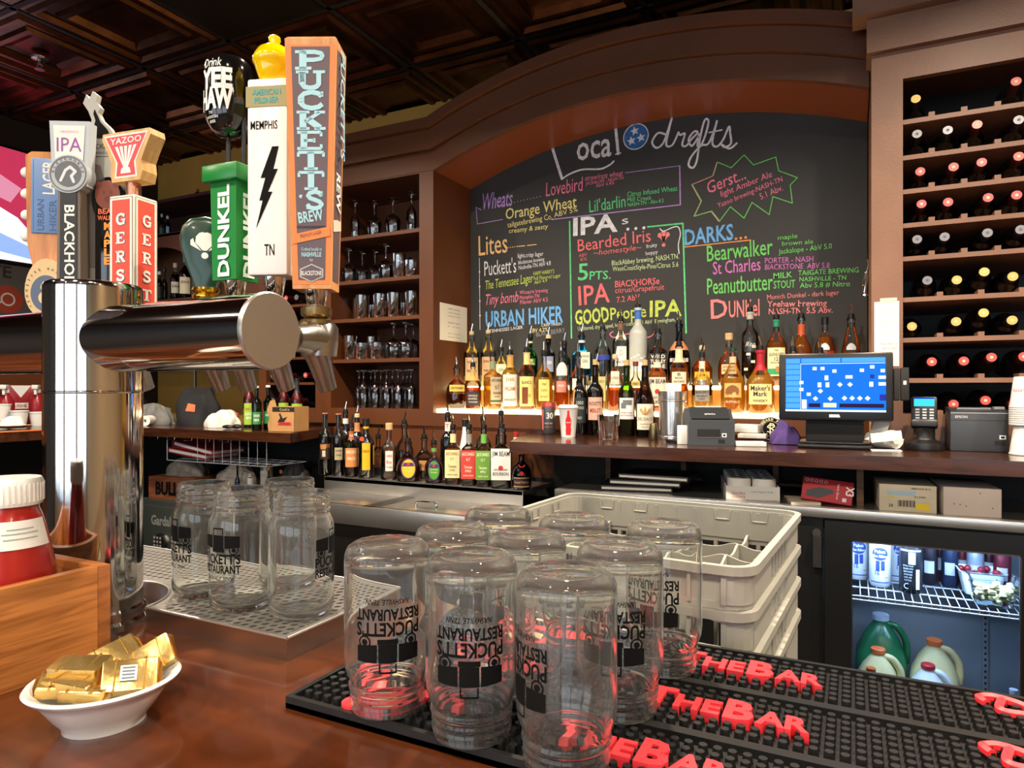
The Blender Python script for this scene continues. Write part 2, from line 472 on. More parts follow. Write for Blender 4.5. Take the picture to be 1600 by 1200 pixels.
for x, y in DOWN:  # housings of the added lamps, out of view
    if lamp0 is None:
        lamp0 = thing('added_ceiling_lamp', 'added round recessed ceiling lamp, unseen above and behind the viewer', 'lamp', (x, y, CEIL), 0, 'added recessed ceiling lamps')
        m = MB(BLACK); m.lathe([(.09, 0), (.09, -.012), (.062, -.012), (.062, 0)], 32, closed=True); m.build('trim_ring', lamp0)
        m = MB(emis('lamp_lens', (255, 225, 180), 6)); m.disc(.06, T(0, 0, -.004)); m.build('lens', lamp0)
    else: dup(lamp0, (x, y, CEIL))
p = at_z(62, 97, CEIL - .02)
t = thing('fire_sprinkler', 'small metal sprinkler head hanging from the copper ceiling', 'sprinkler', (p.x, p.y, CEIL))
m = MB(STEELD); m.lathe([(0, 0), (.04, 0), (.035, -.008), (.012, -.012), (.012, -.03), (0, -.03)], 20); m.build('body', t)
m = MB(STEELD); m.tube([(.012, 0, -.03), (.022, 0, -.04), (.004, 0, -.055)], .003); m.tube([(-.012, 0, -.03), (-.022, 0, -.04), (-.004, 0, -.055)], .003); m.cyl(.022, -.058, -.055, 20); m.build('deflector', t)

# ------------------------------------------------------------------ back bar joinery
YFACE, YCH = 2.85, 3.22
NX0, NX1, AXC = -1.87, 0.055, -0.87
R_ARC, ZC_ARC = 2.637, 0.058
def arcz(x):
    x = max(NX0, min(NX1, x)); return ZC_ARC + math.sqrt(R_ARC ** 2 - (x - AXC) ** 2)
def arch_band(mat, y0, y1, o0, o1, xa, xb, name, soffit=False):
    """moulding that runs level, then follows the arch"""
    pts = [xa] + [NX0 + (NX1 - NX0) * k / 40 for k in range(41)] + ([xb] if xb > NX1 else [])
    m = MB(mat); N = len(pts); vs = []
    for x in pts:
        z = arcz(x)
        vs += [(x, y0, z + o0), (x, y0, z + o1), (x, y1, z + o1), (x, y1, z + o0)]
    fs = [(4 * i + k, 4 * i + (k + 1) % 4, 4 * i + 4 + (k + 1) % 4, 4 * i + 4 + k) for i in range(N - 1) for k in range(4)]
    fs += [(3, 2, 1, 0), tuple(4 * (N - 1) + k for k in range(4))]
    m.add(vs, [f[::-1] for f in fs])
    return struct(m, name)
SOFF = pm('arch_soffit_paint', '7a3e22', 0.33, bump=0.2, bscale=70)
arch_band(BROWN, YFACE, YFACE + .03, 0.0, 0.108, -2.66, NX1, 'trim_1')
arch_band(BROWN, YFACE - .03, YFACE + .05, 0.098, 0.195, -2.68, NX1, 'trim_2')
arch_band(BROWN, YFACE - .065, YFACE + .06, 0.195, 0.243, -2.70, NX1, 'trim_3')
m = MB(SOFF)                                           # the underside of the arch and the sides of the niche
pts = [NX0 + (NX1 - NX0) * k / 40 for k in range(41)]
for a, b in zip(pts, pts[1:]): m.add([(a, YFACE + .03, arcz(a)), (b, YFACE + .03, arcz(b)), (b, YCH, arcz(b)), (a, YCH, arcz(a))], [(0, 1, 2, 3)])
for a, b in zip(pts, pts[1:]): m.add([(a, YFACE + .03, arcz(a) + .05), (b, YFACE + .03, arcz(b) + .05), (b, YB, arcz(b) + .05), (a, YB, arcz(a) + .05)], [(3, 2, 1, 0)])
m.use(BROWN)
m.box(NX0 - .02, NX0 - .0005, YFACE + .031, YB, 1.204, 2.5);
m.box(NX0, NX1, YFACE, YFACE + .02, 1.204, 1.286)
m.use(COUNTER); m.box(NX0 - .3, NX1, YFACE - .012, YFACE, 1.204, 1.222)
struct(m, 'trim_4')
# chalkboard
board = thing('chalkboard', 'large black chalkboard menu of local drafts under the brown arch', 'chalkboard', (0, 0, 0))
m = MB(BOARD); poly = [(NX0, 1.3), (NX1, 1.3)] + [(x, arcz(x) + .04) for x in reversed(pts)]
m.prism(poly, 0, .03, Matrix(((1, 0, 0, 0), (0, 0, -1, YCH + .03), (0, 1, 0, 0), (0, 0, 0, 1)))); m.build('panel', board)
YT = YCH - .0015
def bw(px, py): p = at_y(px, py, YT); return (p.x, p.z)
CHALK = {'w': 'e9e9ee', 'pu': 'b994d6', 'pk': 'ee7f9c', 'ye': 'ece08f', 'gn': '66d88c', 'or': 'f3c383', 'rd': 'ee7478', 'bl': '6fb0ec', 'yg': 'c3d65f',
         'lg': 'cfe6ae', 'gr': '8f8f96', 'mg': 'd77ac4', 'sa': 'f08a8c', 'g2': '74d66a', 'o2': 'f09a55', 'db': '2f6fb0'}
def cm(c): return pm('chalk_' + c, CHALK[c], 0.85, noise=0.18, nscale=60)
def chalk(s, p0, p1, hpx, c, bold=0.0, sh=0.0, thin_=0.0):
    a, b = bw(*p0), bw(*p1)
    z1 = at_y(p0[0], p0[1] - hpx, YT).z
    h = z1 - a[1]; L = math.hypot(b[0] - a[0], b[1] - a[1]); an = math.atan2(b[1] - a[1], b[0] - a[0])
    m = MB(cm(c)); M = Matrix.Translation((a[0], YT, a[1])) @ RX(PI / 2) @ RZ(an)
    m.text(s, M, h, width=L, bold=bold, shear=sh, align='L')
    m.build('chalk_lettering', board)
def stroke(pts, wpx, c, parent=None, closed=False):
    q = [bw(*p) for p in pts]
    if closed: q.append(q[0])
    m = MB(cm(c)); m.ribbon(q, wpx * 0.00295, Matrix.Translation((0, YT, 0)) @ RX(PI / 2)); m.build('chalk_stroke', board)
def curve(pts, n=8):
    out = []
    P = [pts[0]] + list(pts) + [pts[-1]]
    for i in range(1, len(P) - 2):
        p0, p1, p2, p3 = P[i - 1], P[i], P[i + 1], P[i + 2]
        for k in range(n):
            t = k / n
            out.append(tuple(0.5 * (2 * p1[d] + (p2[d] - p0[d]) * t + (2 * p0[d] - 5 * p1[d] + 4 * p2[d] - p3[d]) * t * t + (3 * p1[d] - p0[d] - 3 * p2[d] + p3[d]) * t ** 3) for d in (0, 1)))
    out.append(pts[-1]); return out
# heading
stroke([(862, 228), (878, 279)], 5, 'w'); stroke(curve([(878, 280), (890, 272), (910, 265), (938, 264), (952, 258), (959, 252)]), 3, 'w')
chalk('oca', (901, 251), (955, 243), 40, 'w', .012); stroke([(961.5, 196), (966, 240)], 5, 'w'); stroke([(958, 197), (965, 195)], 2, 'w'); stroke([(962, 241), (970, 239)], 2, 'w')
e = bw(993.4, 213.4); r_ = 19 * .00305
m = MB(cm('w')); Mx = Matrix.Translation((e[0], YT, e[1])) @ RX(PI / 2); m.disc(r_ * 1.1, Mx, 32, r0=r_ * 1.02)
m.use(cm('db')); m.disc(r_, Mx, 32)
m.use(cm('w'))
for a in (100, 220, 340):
    cx_, cy_ = r_ * .48 * math.cos(math.radians(a)), r_ * .48 * math.sin(math.radians(a))
    for k in range(5):
        b0 = math.radians(90 + 72 * k + 10)
        m.add([(cx_ + r_ * .4 * math.cos(b0), cy_ + r_ * .4 * math.sin(b0), .001), (cx_ + r_ * .17 * math.cos(b0 + .63), cy_ + r_ * .17 * math.sin(b0 + .63), .001), (cx_, cy_, .001), (cx_ + r_ * .17 * math.cos(b0 - .63), cy_ + r_ * .17 * math.sin(b0 - .63), .001)], [(0, 1, 2, 3)], Mx)
m.build('chalk_emblem', board)
stroke(curve([(1040, 210), (1028, 208), (1019, 222), (1026, 231), (1037, 222), (1048, 190), (1050, 184), (1046, 200), (1041, 226), (1050, 227), (1058, 212), (1060, 207), (1063, 211), (1070, 209), (1066, 226), (1072, 228), (1080, 218), (1090, 207), (1084, 206), (1076, 218), (1081, 228), (1090, 216), (1092, 210), (1090, 228), (1097, 224), (1104, 205), (1107, 189), (1101, 188), (1094, 215), (1089, 250), (1083, 262), (1076, 258), (1080, 245), (1095, 228), (1107, 224), (1117, 200), (1120, 190), (1113, 222), (1120, 229), (1130, 218), (1139, 198), (1141, 209), (1142, 224), (1133, 230), (1128, 226), (1140, 232), (1151, 224)]), 3.2, 'w')
stroke([(1108, 207), (1128, 203)], 2.4, 'w')
L = [('Wheats', (752, 328), (800, 321), 25, 'pu', .01, .1), ('Lovebird', (853, 307), (910, 298), 22, 'pk', 0, .05), ('straw/razz wheat', (914, 282.5), (973, 274), 8, 'pk', 0, .1),
     ('JACKALOPE - NASH-TN', (915, 289.5), (974, 280), 5.5, 'pk'), ('AbV 4.4%', (931, 293), (960, 288), 5.5, 'pk'), ('Orange Wheat', (790, 343), (901, 323), 17, 'ye', .008, .05),
     ('tailgatebrewing Co.', (793, 355.6), (863, 342), 8.5, 'ye'), ('ABV 5%', (866, 340), (903, 330), 8, 'ye'), ("creamy & zesty", (795, 364.6), (856, 357), 7.5, 'ye', 0, .1),
     ("Lil'darlin", (921, 332), (977.6, 323), 19, 'gn'), ('Citrus Infused Wheat', (980, 307.7), (1058.6, 298), 8, 'gn'), ('Mill Creek', (980, 315.5), (1018, 312), 7, 'gn'), ('NASH-TN - Abv.4.5', (981, 323), (1037, 316), 6, 'gn'),
     ('Lites', (748, 399.5), (793, 394), 31, 'or', .004), ('IPA', (895.5, 368), (965, 361), 27, 'w', .025), ('s', (972, 351), (982, 349), 13, 'w'),
     ('Bearded Iris', (903, 393), (1017, 377), 19, 'rd', .004), ('~homestyle~', (927, 399.5), (1002, 390), 8.5, 'rd', 0, .2), ('ABV', (904.5, 402), (917, 400), 5, 'rd'), ('6%', (907, 408), (917, 406.5), 5, 'rd'),
     ('fruity', (1010, 388), (1027, 385), 6, 'w'), ('hoppy', (1009, 399), (1028, 396), 6, 'w'), ('5', (903, 438), (919, 437), 26, 'gn', .01), ('PTS.', (921, 437), (954, 435.6), 13, 'gn', .01),
     ('BlackAbbey brewing, NASH.TN.', (956, 415), (1061, 404), 8, 'lg'), ('WestCoastStyle-Pine/Citrus 5.6', (957, 424), (1060, 416.5), 7.5, 'lg'), ('IPA', (904.5, 477), (953, 471.6), 30, 'rd', .01),
     ('BlACKHORSe', (961, 449), (1030.5, 443.5), 10, 'rd', .01), ('citrus/Grapefruit', (961, 458), (1038, 452.5), 8.5, 'rd'), ('7.2 AbV', (964, 473), (1000, 468), 9, 'rd'),
     ('GOOD', (899, 507), (952, 502), 22, 'yg', .03), ('People', (954, 500), (1010, 495), 19, 'yg', .01), ('IPA', (1015, 495), (1065, 493), 25, 'yg', .02),
     ('Unfiltered, dry hopped, hoppy cutting, 6.1 AbV  Birmingham, AL', (903, 516.6), (1065, 501), 6, 'lg'), ("Puckett's", (757, 431), (806.6, 425.5), 23, 'w'), ('light,crisp lager', (809, 403), (849, 399.6), 7, 'w'),
     ('blackstone brewing', (810, 413), (850.5, 407.5), 6, 'w'), ('Nashville-TN AbV 4.8', (810.5, 421.5), (860.6, 414), 6.5, 'w'), ('The Tennessee Lager', (758, 452.5), (832.5, 441), 14, 'yg', 0, .1),
     ("HAPP HARRY'S", (833.6, 430.5), (866, 426.6), 6, 'yg'), ('Full Flavored Lager', (834, 438), (876, 433), 6, 'yg'), ('AbV 4.9', (835, 444), (855, 440.5), 5, 'yg'), ('Tiny bomb', (757, 477), (809, 471.6), 17, 'pk', 0, .2),
     ('Wiseacre brewing', (812, 460), (856, 456), 6, 'pk'), ('Memphis-TN', (812, 468), (842.6, 465), 6, 'pk'), ('Pilsner AbV 4.5', (813, 475.5), (856, 471), 6.5, 'pk'),
     ('URBAN HIKER', (759, 511), (880, 503), 24, 'bl', .02), ('TENNESSEE LAGER', (765, 520), (817, 513.5), 5, 'w'), ('CRISP FINISH', (846, 510.5), (877.5, 508), 4.5, 'w'), ('ABV 4.2%', (827, 520), (856, 517.5), 6, 'ye'), ('BLACKBERRY', (838, 526), (883, 519), 7, 'gr'),
     ('Gerst...', (1106, 303), (1166, 279), 19, 'pk', .006, .15), ('light Amber Ale', (1127, 308), (1207, 276), 10, 'pk', 0, .1), ('Yazoo brewing-NASH-TN', (1122, 325), (1223, 283), 8, 'pk', 0, .1), ('5.1 Abv.', (1189, 312), (1224, 297), 10, 'pk'),
     ('DARKS', (1070, 383), (1146, 374), 24, 'bl', .02), ('Bearwalker', (1105, 408.6), (1207.6, 397), 25, 'g2', .006), ('maple', (1215.5, 375), (1246, 371.5), 7, 'g2'), ('brown ale', (1222, 384), (1270.6, 380.5), 7, 'g2'), ('Jackalope - AbV 5.0', (1216.6, 397), (1300, 388), 8, 'g2'),
     ('St Charles', (1114, 429), (1188.5, 422), 20, 'mg', .006), ('PORTER - NASH', (1195, 411.5), (1270.6, 408.6), 8.5, 'mg'), ('BlACKSTONE  ABV 5.8', (1195, 421.5), (1296, 418.7), 8.5, 'mg'),
     ('Peanutbutter', (1105, 460), (1207.6, 452.5), 25, 'g2', .006), ('MILK', (1208.7, 435.6), (1238, 433), 9, 'g2', .01), ('STOUT', (1208.7, 451), (1242.5, 449), 12, 'g2', .01), ('TAilGATE BREWiNG', (1247, 430.5), (1341.5, 425.5), 8, 'g2'), ('NASHViLLE - TN', (1249, 440), (1322, 437), 7, 'g2'), ('Abv 5.8 # Nitro', (1249.7, 450), (1328, 447), 8, 'g2'),
     ('D', (1111, 498), (1137, 496), 30, 'sa', .01), ('UNKel', (1139, 496), (1187, 493), 26, 'sa', .012), ('Munich Dunkel - dark lager', (1198.6, 468), (1311, 460.5), 7.5, 'sa'), ('Yeehaw brewing', (1198.6, 479.5), (1292, 478), 9.5, 'sa', .01), ('NASH-TN  5.5 Abv.', (1201, 491), (1301, 488.5), 9, 'sa', .01)]
for q in L: chalk(*q)
def dots(p0, p1, n, r, c):
    m = MB(cm(c))
    for k in range(n):
        t = k / (n - 1); q = bw(p0[0] + (p1[0] - p0[0]) * t, p0[1] + (p1[1] - p0[1]) * t)
        m.disc(r * .003, Matrix.Translation((q[0], YT, q[1])) @ RX(PI / 2), 8)
    m.build('chalk_dots', board)
dots((804, 316), (844, 307), 9, .7, 'w'); dots((794, 387), (808, 385), 5, 1.1, 'or'); stroke([(810, 385), (820, 384)], 1.6, 'or'); stroke([(824, 383.5), (838, 382)], 1.6, 'or')
dots((981, 358), (1006, 356), 3, 2.6, 'w'); dots((1150, 373), (1165, 371), 3, 2, 'o2'); stroke([(1070, 386), (1173, 375)], 1.8, 'o2')
stroke([(977, 270), (1062, 259)], 1.2, 'pu'); stroke([(1062, 259), (1063, 320)], 2.2, 'pu'); stroke([(1063, 320), (862, 343)], 1.8, 'pu'); stroke([(752, 328), (743.6, 324), (746, 350), (785, 343)], 1.4, 'pu')
stroke([(890, 346), (893, 528)], 2.6, 'gn'); stroke([(1012, 354.5), (1067, 349), (1072, 520)], 2.6, 'gn'); stroke([(1160, 383), (1160, 383)], 1, 'gn')
stroke([(749, 403), (750, 515)], 1, 'w'); dots((749.2, 425), (750, 493), 4, 1.8, 'or')
stroke(curve([(1031, 357), (1037, 361), (1052, 355), (1060, 355), (1063, 366), (1060, 382), (1061, 396)]), 1.6, 'w')
stroke(curve([(958, 518), (953, 522), (958, 527), (970, 525), (985, 521), (995, 524), (1012, 527), (1020, 523), (1023, 519)]), 1.8, 'pk')
star = [(185, 525), (330, 465), (360, 370), (455, 410), (545, 320), (610, 390), (765, 335), (785, 430), (915, 478), (865, 530), (880, 655), (745, 610), (720, 735), (600, 650), (545, 760), (450, 680), (375, 780), (320, 710), (200, 745), (250, 640)]
star = [(x / 4.444 + 1040, y / 4.444 + 170) for x, y in star]
stroke(star, 1.3, 'g2', closed=True); stroke([(x - 1, y + .6) for x, y in star[16:] + star[:3]], 1.2, 'pk')
e = bw(1037, 372); m = MB(cm('sa')); Mx = Matrix.Translation((e[0], YT, e[1])) @ RX(PI / 2); k_ = .003
for a, ln, w in ((90, 11, 4.5), (40, 11, 4), (140, 11, 4)):
    dx, dy = math.cos(math.radians(a)), math.sin(math.radians(a))
    m.disc(w * k_, Mx @ Matrix.Translation((dx * ln * .7 * k_, dy * ln * .7 * k_, 0)), 14); m.ribbon([(0, -3 * k_), (dx * ln * .6 * k_, dy * ln * .6 * k_)], w * 1.3 * k_, Mx)
m.disc(3 * k_, Mx @ Matrix.Translation((0, -11 * k_, 0)), 12); m.build('chalk_emblem', board)

# lit stepped bottle shelf
lit = thing('lit_bottle_shelf', 'glowing two-step bottle shelf in front of the chalkboard', 'shelf', (0, 0, 0))
Y1, Y2, Z1, Z2 = YFACE + .022, 3.03, 1.307, 1.42
RISER = pm('amber_brown_riser', 'b5762f', .4)
m = MB(LIT); m.box(NX0 + .005, NX1 - .005, Y1, Y2 - .002, 1.287, Z1); m.build('lower_step', lit)
m = MB(LIT); m.box(NX0 + .005, NX1 - .005, Y2 - .004, YCH - .001, Z2 - .018, Z2); m.build('upper_step', lit)
m = MB(RISER); m.box(NX0 + .005, NX1 - .005, Y2, YCH - .001, Z1 + .001, Z2 - .0185); m.build('riser', lit)

# glass cabinet left of the chalkboard
GX0, GX1 = -2.53, -1.954
gc = thing('glassware_cabinet', 'brown open cabinet of glasses left of the chalkboard', 'cabinet', (0, 0, 0))
m = MB(BROWN); m.box(GX1, NX0, YFACE, YFACE + .03, 1.222, 2.5); m.box(-2.64, GX0, YFACE, YFACE + .03, 1.222, 2.5)
m.box(GX0, GX1, YFACE, YFACE + .03, 2.493, 2.5); m.box(GX0, GX1, YFACE, YFACE + .03, 1.222, 1.303); m.build('face_frame', gc)
m = MB(BROWN); m.box(GX0 - .015, GX0, YFACE + .03, YB, 1.222, 2.5); m.box(GX1, GX1 + .015, YFACE + .03, YB, 1.222, 2.5); m.box(GX0, GX1, YB - .03, YB - .01, 1.222, 2.5); m.box(GX0, GX1, YFACE + .03, YB - .03, 1.285, 1.303); m.box(GX0, GX1, YFACE + .03, YB - .03, 2.493, 2.5); m.build('carcass', gc)
GSH = [1.303, 1.565, 1.782, 1.985, 2.222]
for z in GSH[1:]:
    m = MB(BROWN); m.box(GX0 + .001, GX1 - .001, YFACE + .012, YB - .031, z - .019, z); m.build('shelf', gc)
# wine cubbies left of it
wc = thing('wine_cubby', 'narrow brown cubby of lying wine bottles behind the taps', 'cabinet', (0, 0, 0))
WX0, WX1, WXM = -3.01, -2.655, -2.835
m = MB(BROWN); m.box(WX0 - .06, WX0, YFACE, YFACE + .03, 1.222, 2.5); m.box(WX0, WX1 + .014, YFACE, YFACE + .03, 1.222, 1.30); m.box(WX0, WX1 + .014, YFACE, YFACE + .03, 2.36, 2.5); m.build('face_frame', wc)
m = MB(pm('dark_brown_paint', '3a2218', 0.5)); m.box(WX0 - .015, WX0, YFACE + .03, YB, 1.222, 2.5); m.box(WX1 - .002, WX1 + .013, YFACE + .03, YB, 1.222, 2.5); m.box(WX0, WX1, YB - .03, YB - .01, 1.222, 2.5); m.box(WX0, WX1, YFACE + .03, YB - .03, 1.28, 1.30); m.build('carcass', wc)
CSH = [1.30, 1.443, 1.585, 1.73, 1.88, 2.04, 2.2]
for z in CSH[1:]:
    m = MB(BROWN); m.box(WX0, WX1 - .003, YFACE + .006, YB - .031, z - .014, z); m.build('shelf', wc)
# arched hutch far left
HY0 = 2.95; hx0, hx1 = XL + .005, WX0 - .065
hu = thing('bottle_hutch', 'dark brown wall hutch with arched opening and bottles far behind the taps', 'cabinet', (0, 0, 0))
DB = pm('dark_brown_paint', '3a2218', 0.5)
m = MB(BROWN); acx, ahw, az = -4.12, 0.42, 2.34
arc = [(acx + ahw * math.cos(PI - PI * k / 24), 2.1 + (az - 2.1) * math.sin(PI * k / 24)) for k in range(25)]
poly = [(hx0, 1.56), (hx0, 2.42)] + [(hx1, 2.42), (hx1, 1.56)]
Mz = Matrix(((1, 0, 0, 0), (0, 0, -1, HY0 + .03), (0, 1, 0, 0), (0, 0, 0, 1)))
m.box(hx0, hx1, HY0, HY0 + .03, 1.56, 1.99)
m.box(hx0, acx - ahw, HY0, HY0 + .03, 1.99, 2.42); m.box(-3.4, hx1, HY0, HY0 + .03, 1.99, 2.42)
for (a, b) in zip(arc, arc[1:]):
    m.prism([a, b, (b[0], 2.42), (a[0], 2.42)], 0, .03, Mz)
m.box(acx + ahw, -3.4, HY0, HY0 + .03, 2.36, 2.42)
m.build('front_panel', hu)
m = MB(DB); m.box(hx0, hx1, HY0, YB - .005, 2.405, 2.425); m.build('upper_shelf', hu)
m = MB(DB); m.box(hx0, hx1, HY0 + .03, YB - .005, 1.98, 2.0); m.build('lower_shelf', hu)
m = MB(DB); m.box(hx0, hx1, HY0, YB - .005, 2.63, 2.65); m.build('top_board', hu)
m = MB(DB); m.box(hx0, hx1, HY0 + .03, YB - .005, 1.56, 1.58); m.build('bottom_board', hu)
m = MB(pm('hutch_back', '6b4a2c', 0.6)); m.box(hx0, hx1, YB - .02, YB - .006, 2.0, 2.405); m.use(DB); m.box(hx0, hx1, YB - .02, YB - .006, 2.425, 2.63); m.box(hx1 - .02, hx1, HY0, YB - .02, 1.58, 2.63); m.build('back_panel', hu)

# wine rack on the right
YR = 2.72; RX0, RX1 = 0.060, 1.25; OX0 = 0.157
wr = thing('wine_rack', 'tall worn brown wine rack with notched shelves at the right', 'wine rack', (0, 0, 0))
RSH = [(187, 'r'), (243, ''), (296, ''), (349, ''), (401, ''), (465, ''), (528, ''), (591, '')]
RZS = [at_y(1411, y, YR).z for y, _ in RSH]
RZT = RZS[:] + [1.318]
m = MB(BROWN2); m.box(RX0, OX0, YR, YR + .03, 1.204, 2.60); m.box(RX1 - .1, RX1, YR, YR + .03, 1.204, 2.6); m.box(OX0, RX1 - .1, YR, YR + .03, 2.485, 2.6); m.box(OX0, RX1 - .1, YR, YR + .03, 1.204, 1.318); m.build('face_frame', wr)
m = MB(BROWN2); m.box(RX0, RX0 + .02, YR + .03, YB, 1.204, 2.6); m.box(RX1 - .02, RX1, YR + .03, YB, 1.204, 2.6); m.build('side_panel', wr)
m = MB(pm('rack_inside_black', '1d2022', 0.6)); m.box(RX0 + .02, RX1 - .02, YB - .03, YB - .01, 1.204, 2.6); m.build('back_panel', wr)
for z in RZT:
    m = MB(BROWN2); m.box(OX0 if z == 1.318 else OX0 - .01, RX1 - .1, YR + (.03 if z == 1.318 else .004), YB - .031, z - .016, z); m.build('shelf', wr)
NX = [(1455, 0), (1505, 0), (1557, 0), (1612, 0)]
for i, z in enumerate(RZT):
    base = [1456, 1507, 1559.5, 1614] if i < 5 else [1469, 1533.5, 1598, 1662]
    for b in base:
        x = at_y(b, 400, YR).x
        m = MB(BROWN2); m.box(x - .009, x + .009, YR + .004, YR + .09, z, z + .014); m.build('bottle_divider', wr)
m = MB(BROWN2); m.box(RX0 - .015, RX1 + .02, YR - .03, YR + .03, 2.585, 2.70); m.box(RX0 - .06, RX1 + .06, YR - .075, YR + .03, 2.70, 2.79); m.box(RX0 - .015, RX0, YR + .03, YB, 2.585, 2.70); m.box(RX0, RX1, YR + .03, YB, 2.6, 2.79); m.build('cornice', wr)

# ------------------------------------------------------------------ counters
ZC = 1.204
CTOP = 1.0305
def counter(name, poly, label, cat='counter'):
    t = thing(name, label, cat, (0, 0, 0))
    m = MB(COUNTER); m.prism(poly, ZC - .044, ZC); m.build('top', t)
    return t
cr = counter('back_counter', [(-1.175, 2.32), (1.6, 2.32), (1.6, YFACE - .013), (-1.345, YFACE - .013)], 'long worn brown counter under the lit bottles and register')
for px, yf in ((950, 2.67), (1068, 2.67), (1212, 2.70), (1344, 2.44)):
    x = at_y(px, 740, yf).x; m = MB(RAWWOOD); m.box(x - .01, x + .01, yf, 2.8, CTOP, ZC - .045); m.build('cubby_divider', cr)
for x0, x1, y0 in ((-.76, -.53, 2.72), (-.26, .0, 2.70)):
    m = MB(RAWWOOD); m.box(x0, x1, y0, 2.8, 1.045, 1.055); m.build('cubby_floor', cr)
m = MB(BLACKM); m.box(-1.2, 1.6, 2.81, 2.83, FLOOR, ZC - .05); m.build('back_panel', cr)
cl = counter('side_counter', [(-3.5, 2.30), (-2.28, 2.30), (-2.50, YFACE - .013), (XL + .01, YFACE - .013), (XL + .01, -.5), (-3.5, -.5)], 'brown corner counter holding rags and mixers behind the taps')
m = MB(BROWN); m.box(-2.50, .6, YFACE - .012, YFACE, 1.0, ZC + .0); m.build('apron', cl)
m = MB(BLACKM); m.box(XL + .01, -1.2, 2.835, 2.85, FLOOR, 1.0); m.box(XL + .01, -2.5, 2.82, 2.835, 1.0, ZC - .05); m.box(-4.1, -4.05, -.5, 2.8, FLOOR, ZC - .05); m.build('back_panel', cl)
m = MB(pm('orange_trim', 'd06a2a', 0.5)); m.box(-3.55, -3.497, .4, 2.2, ZC + .0005, ZC + .004); m.build('edge_strip', cl)

# front bar
BZ = 1.07
fb = thing('front_bar', 'glossy red-brown wooden bar top in the foreground', 'bar', (0, 0, 0))
m = MB(BARTOP); m.box(-3.4, 1.8, .12, .905, BZ - .045, BZ, bev=.006); m.build('bar_top', fb)
m = MB(BROWN); m.box(-3.4, 1.8, .3, .34, FLOOR, BZ - .045); m.build('front_panel', fb)
m = MB(STEELD); m.box(-3.0, 1.8, .62, 1.6, .78, .80); m.build('work_shelf', fb)
m = MB(BLACKM); m.box(-3.0, 1.8, 1.55, 1.58, FLOOR, .78); m.build('shelf_support', fb)
# ================================================================== draught beer tower
TX, TY = -0.985, 0.609
tw = thing('beer_tower', 'polished steel T-shaped draught beer tower on the bar', 'beer tower', (TX, TY, BZ))
m = MB(CHROME); m.lathe([(0, 0), (.072, 0), (.072, .004), (.067, .008), (.067, .02), (.0635, .023), (.063, .03), (.063, .033), (.063, .3285), (.063, .3297), (.0634, .3304), (.0634, .3316), (.063, .3323), (.063, .3335), (.063, .477), (.063, .4805), (.0618, .4845), (.060, .486), (0, .486)], 64); m.build('post', tw)
AZ, AR = 0.406, 0.047
m = MB(CHROME); m.lathe([(0, 0), (AR - .002, 0), (AR, .002), (AR, .006), (AR, 1.172), (AR, 1.176), (0, 1.176)], 56, T(-.83, 0, AZ) @ RY(PI / 2)); m.build('arm', tw)
m = MB(STEEL); m.lathe([(0, 0), (AR + .001, 0), (AR + .001, .0035), (AR - .001, .0055), (0, .0056)], 56, T(.346, 0, AZ) @ RY(PI / 2)); m.build('arm_end_cap', tw, sharp=12)
HX = {'puckett': -.671, 'wise': -.750, 'dunkel': -.828, 'iris': -.886, 'gerst': -1.068, 'bear': -1.166, 'black': -1.234, 'hiker': -1.30}
FY = 0.726                                           # handles stand over the faucets, behind the arm
for i, (k, x) in enumerate(HX.items()):
    f = MB(STEELD); y0 = AR - .003
    fx = x - TX; fy = FY - TY
    f.tube([(fx, y0, AZ), (fx, fy - .03, AZ)], .016, 14)
    FZ = AZ; AZ = AZ - .005
    f.tube([(fx, fy - .045, AZ + .004), (fx, fy - .02, AZ + .006), (fx, fy + .012, AZ + .004)], [.019, .024, .026], 16)
    f.lathe([(0, AZ - .02), (.024, AZ - .02), (.026, AZ), (.026, AZ + .02), (.022, AZ + .026), (0, AZ + .026)], 20, T(fx, fy + .006, 0))
    f.tube([(fx, fy - .006, AZ - .003), (fx, fy + .004, AZ - .022), (fx, fy + .024, AZ - .066)], [.02, .0165, .0125], 16)
    f.use(pm('dull_brass', '8f7a52', .35, 1.0))
    f.lathe([(0, AZ + .024), (.022, AZ + .024), (.022, AZ + .030), (.015, AZ + .033), (.021, AZ + .037), (.021, AZ + .047), (.012, AZ + .050), (0, AZ + .05)], 20, T(fx, fy, 0))
    AZ = FZ; f.build('faucet', tw)
HB = BZ + AZ + .0505                                  # where a handle screws on
def ferrule(par, r0=.010, r1=.016, h=.032, mat=CHROME):
    m = MB(mat); m.lathe([(0, 0), (r0 * .8, 0), (r0, .003), (r1, h), (0, h)], 20); return m.build('ferrule', par)
C = flat
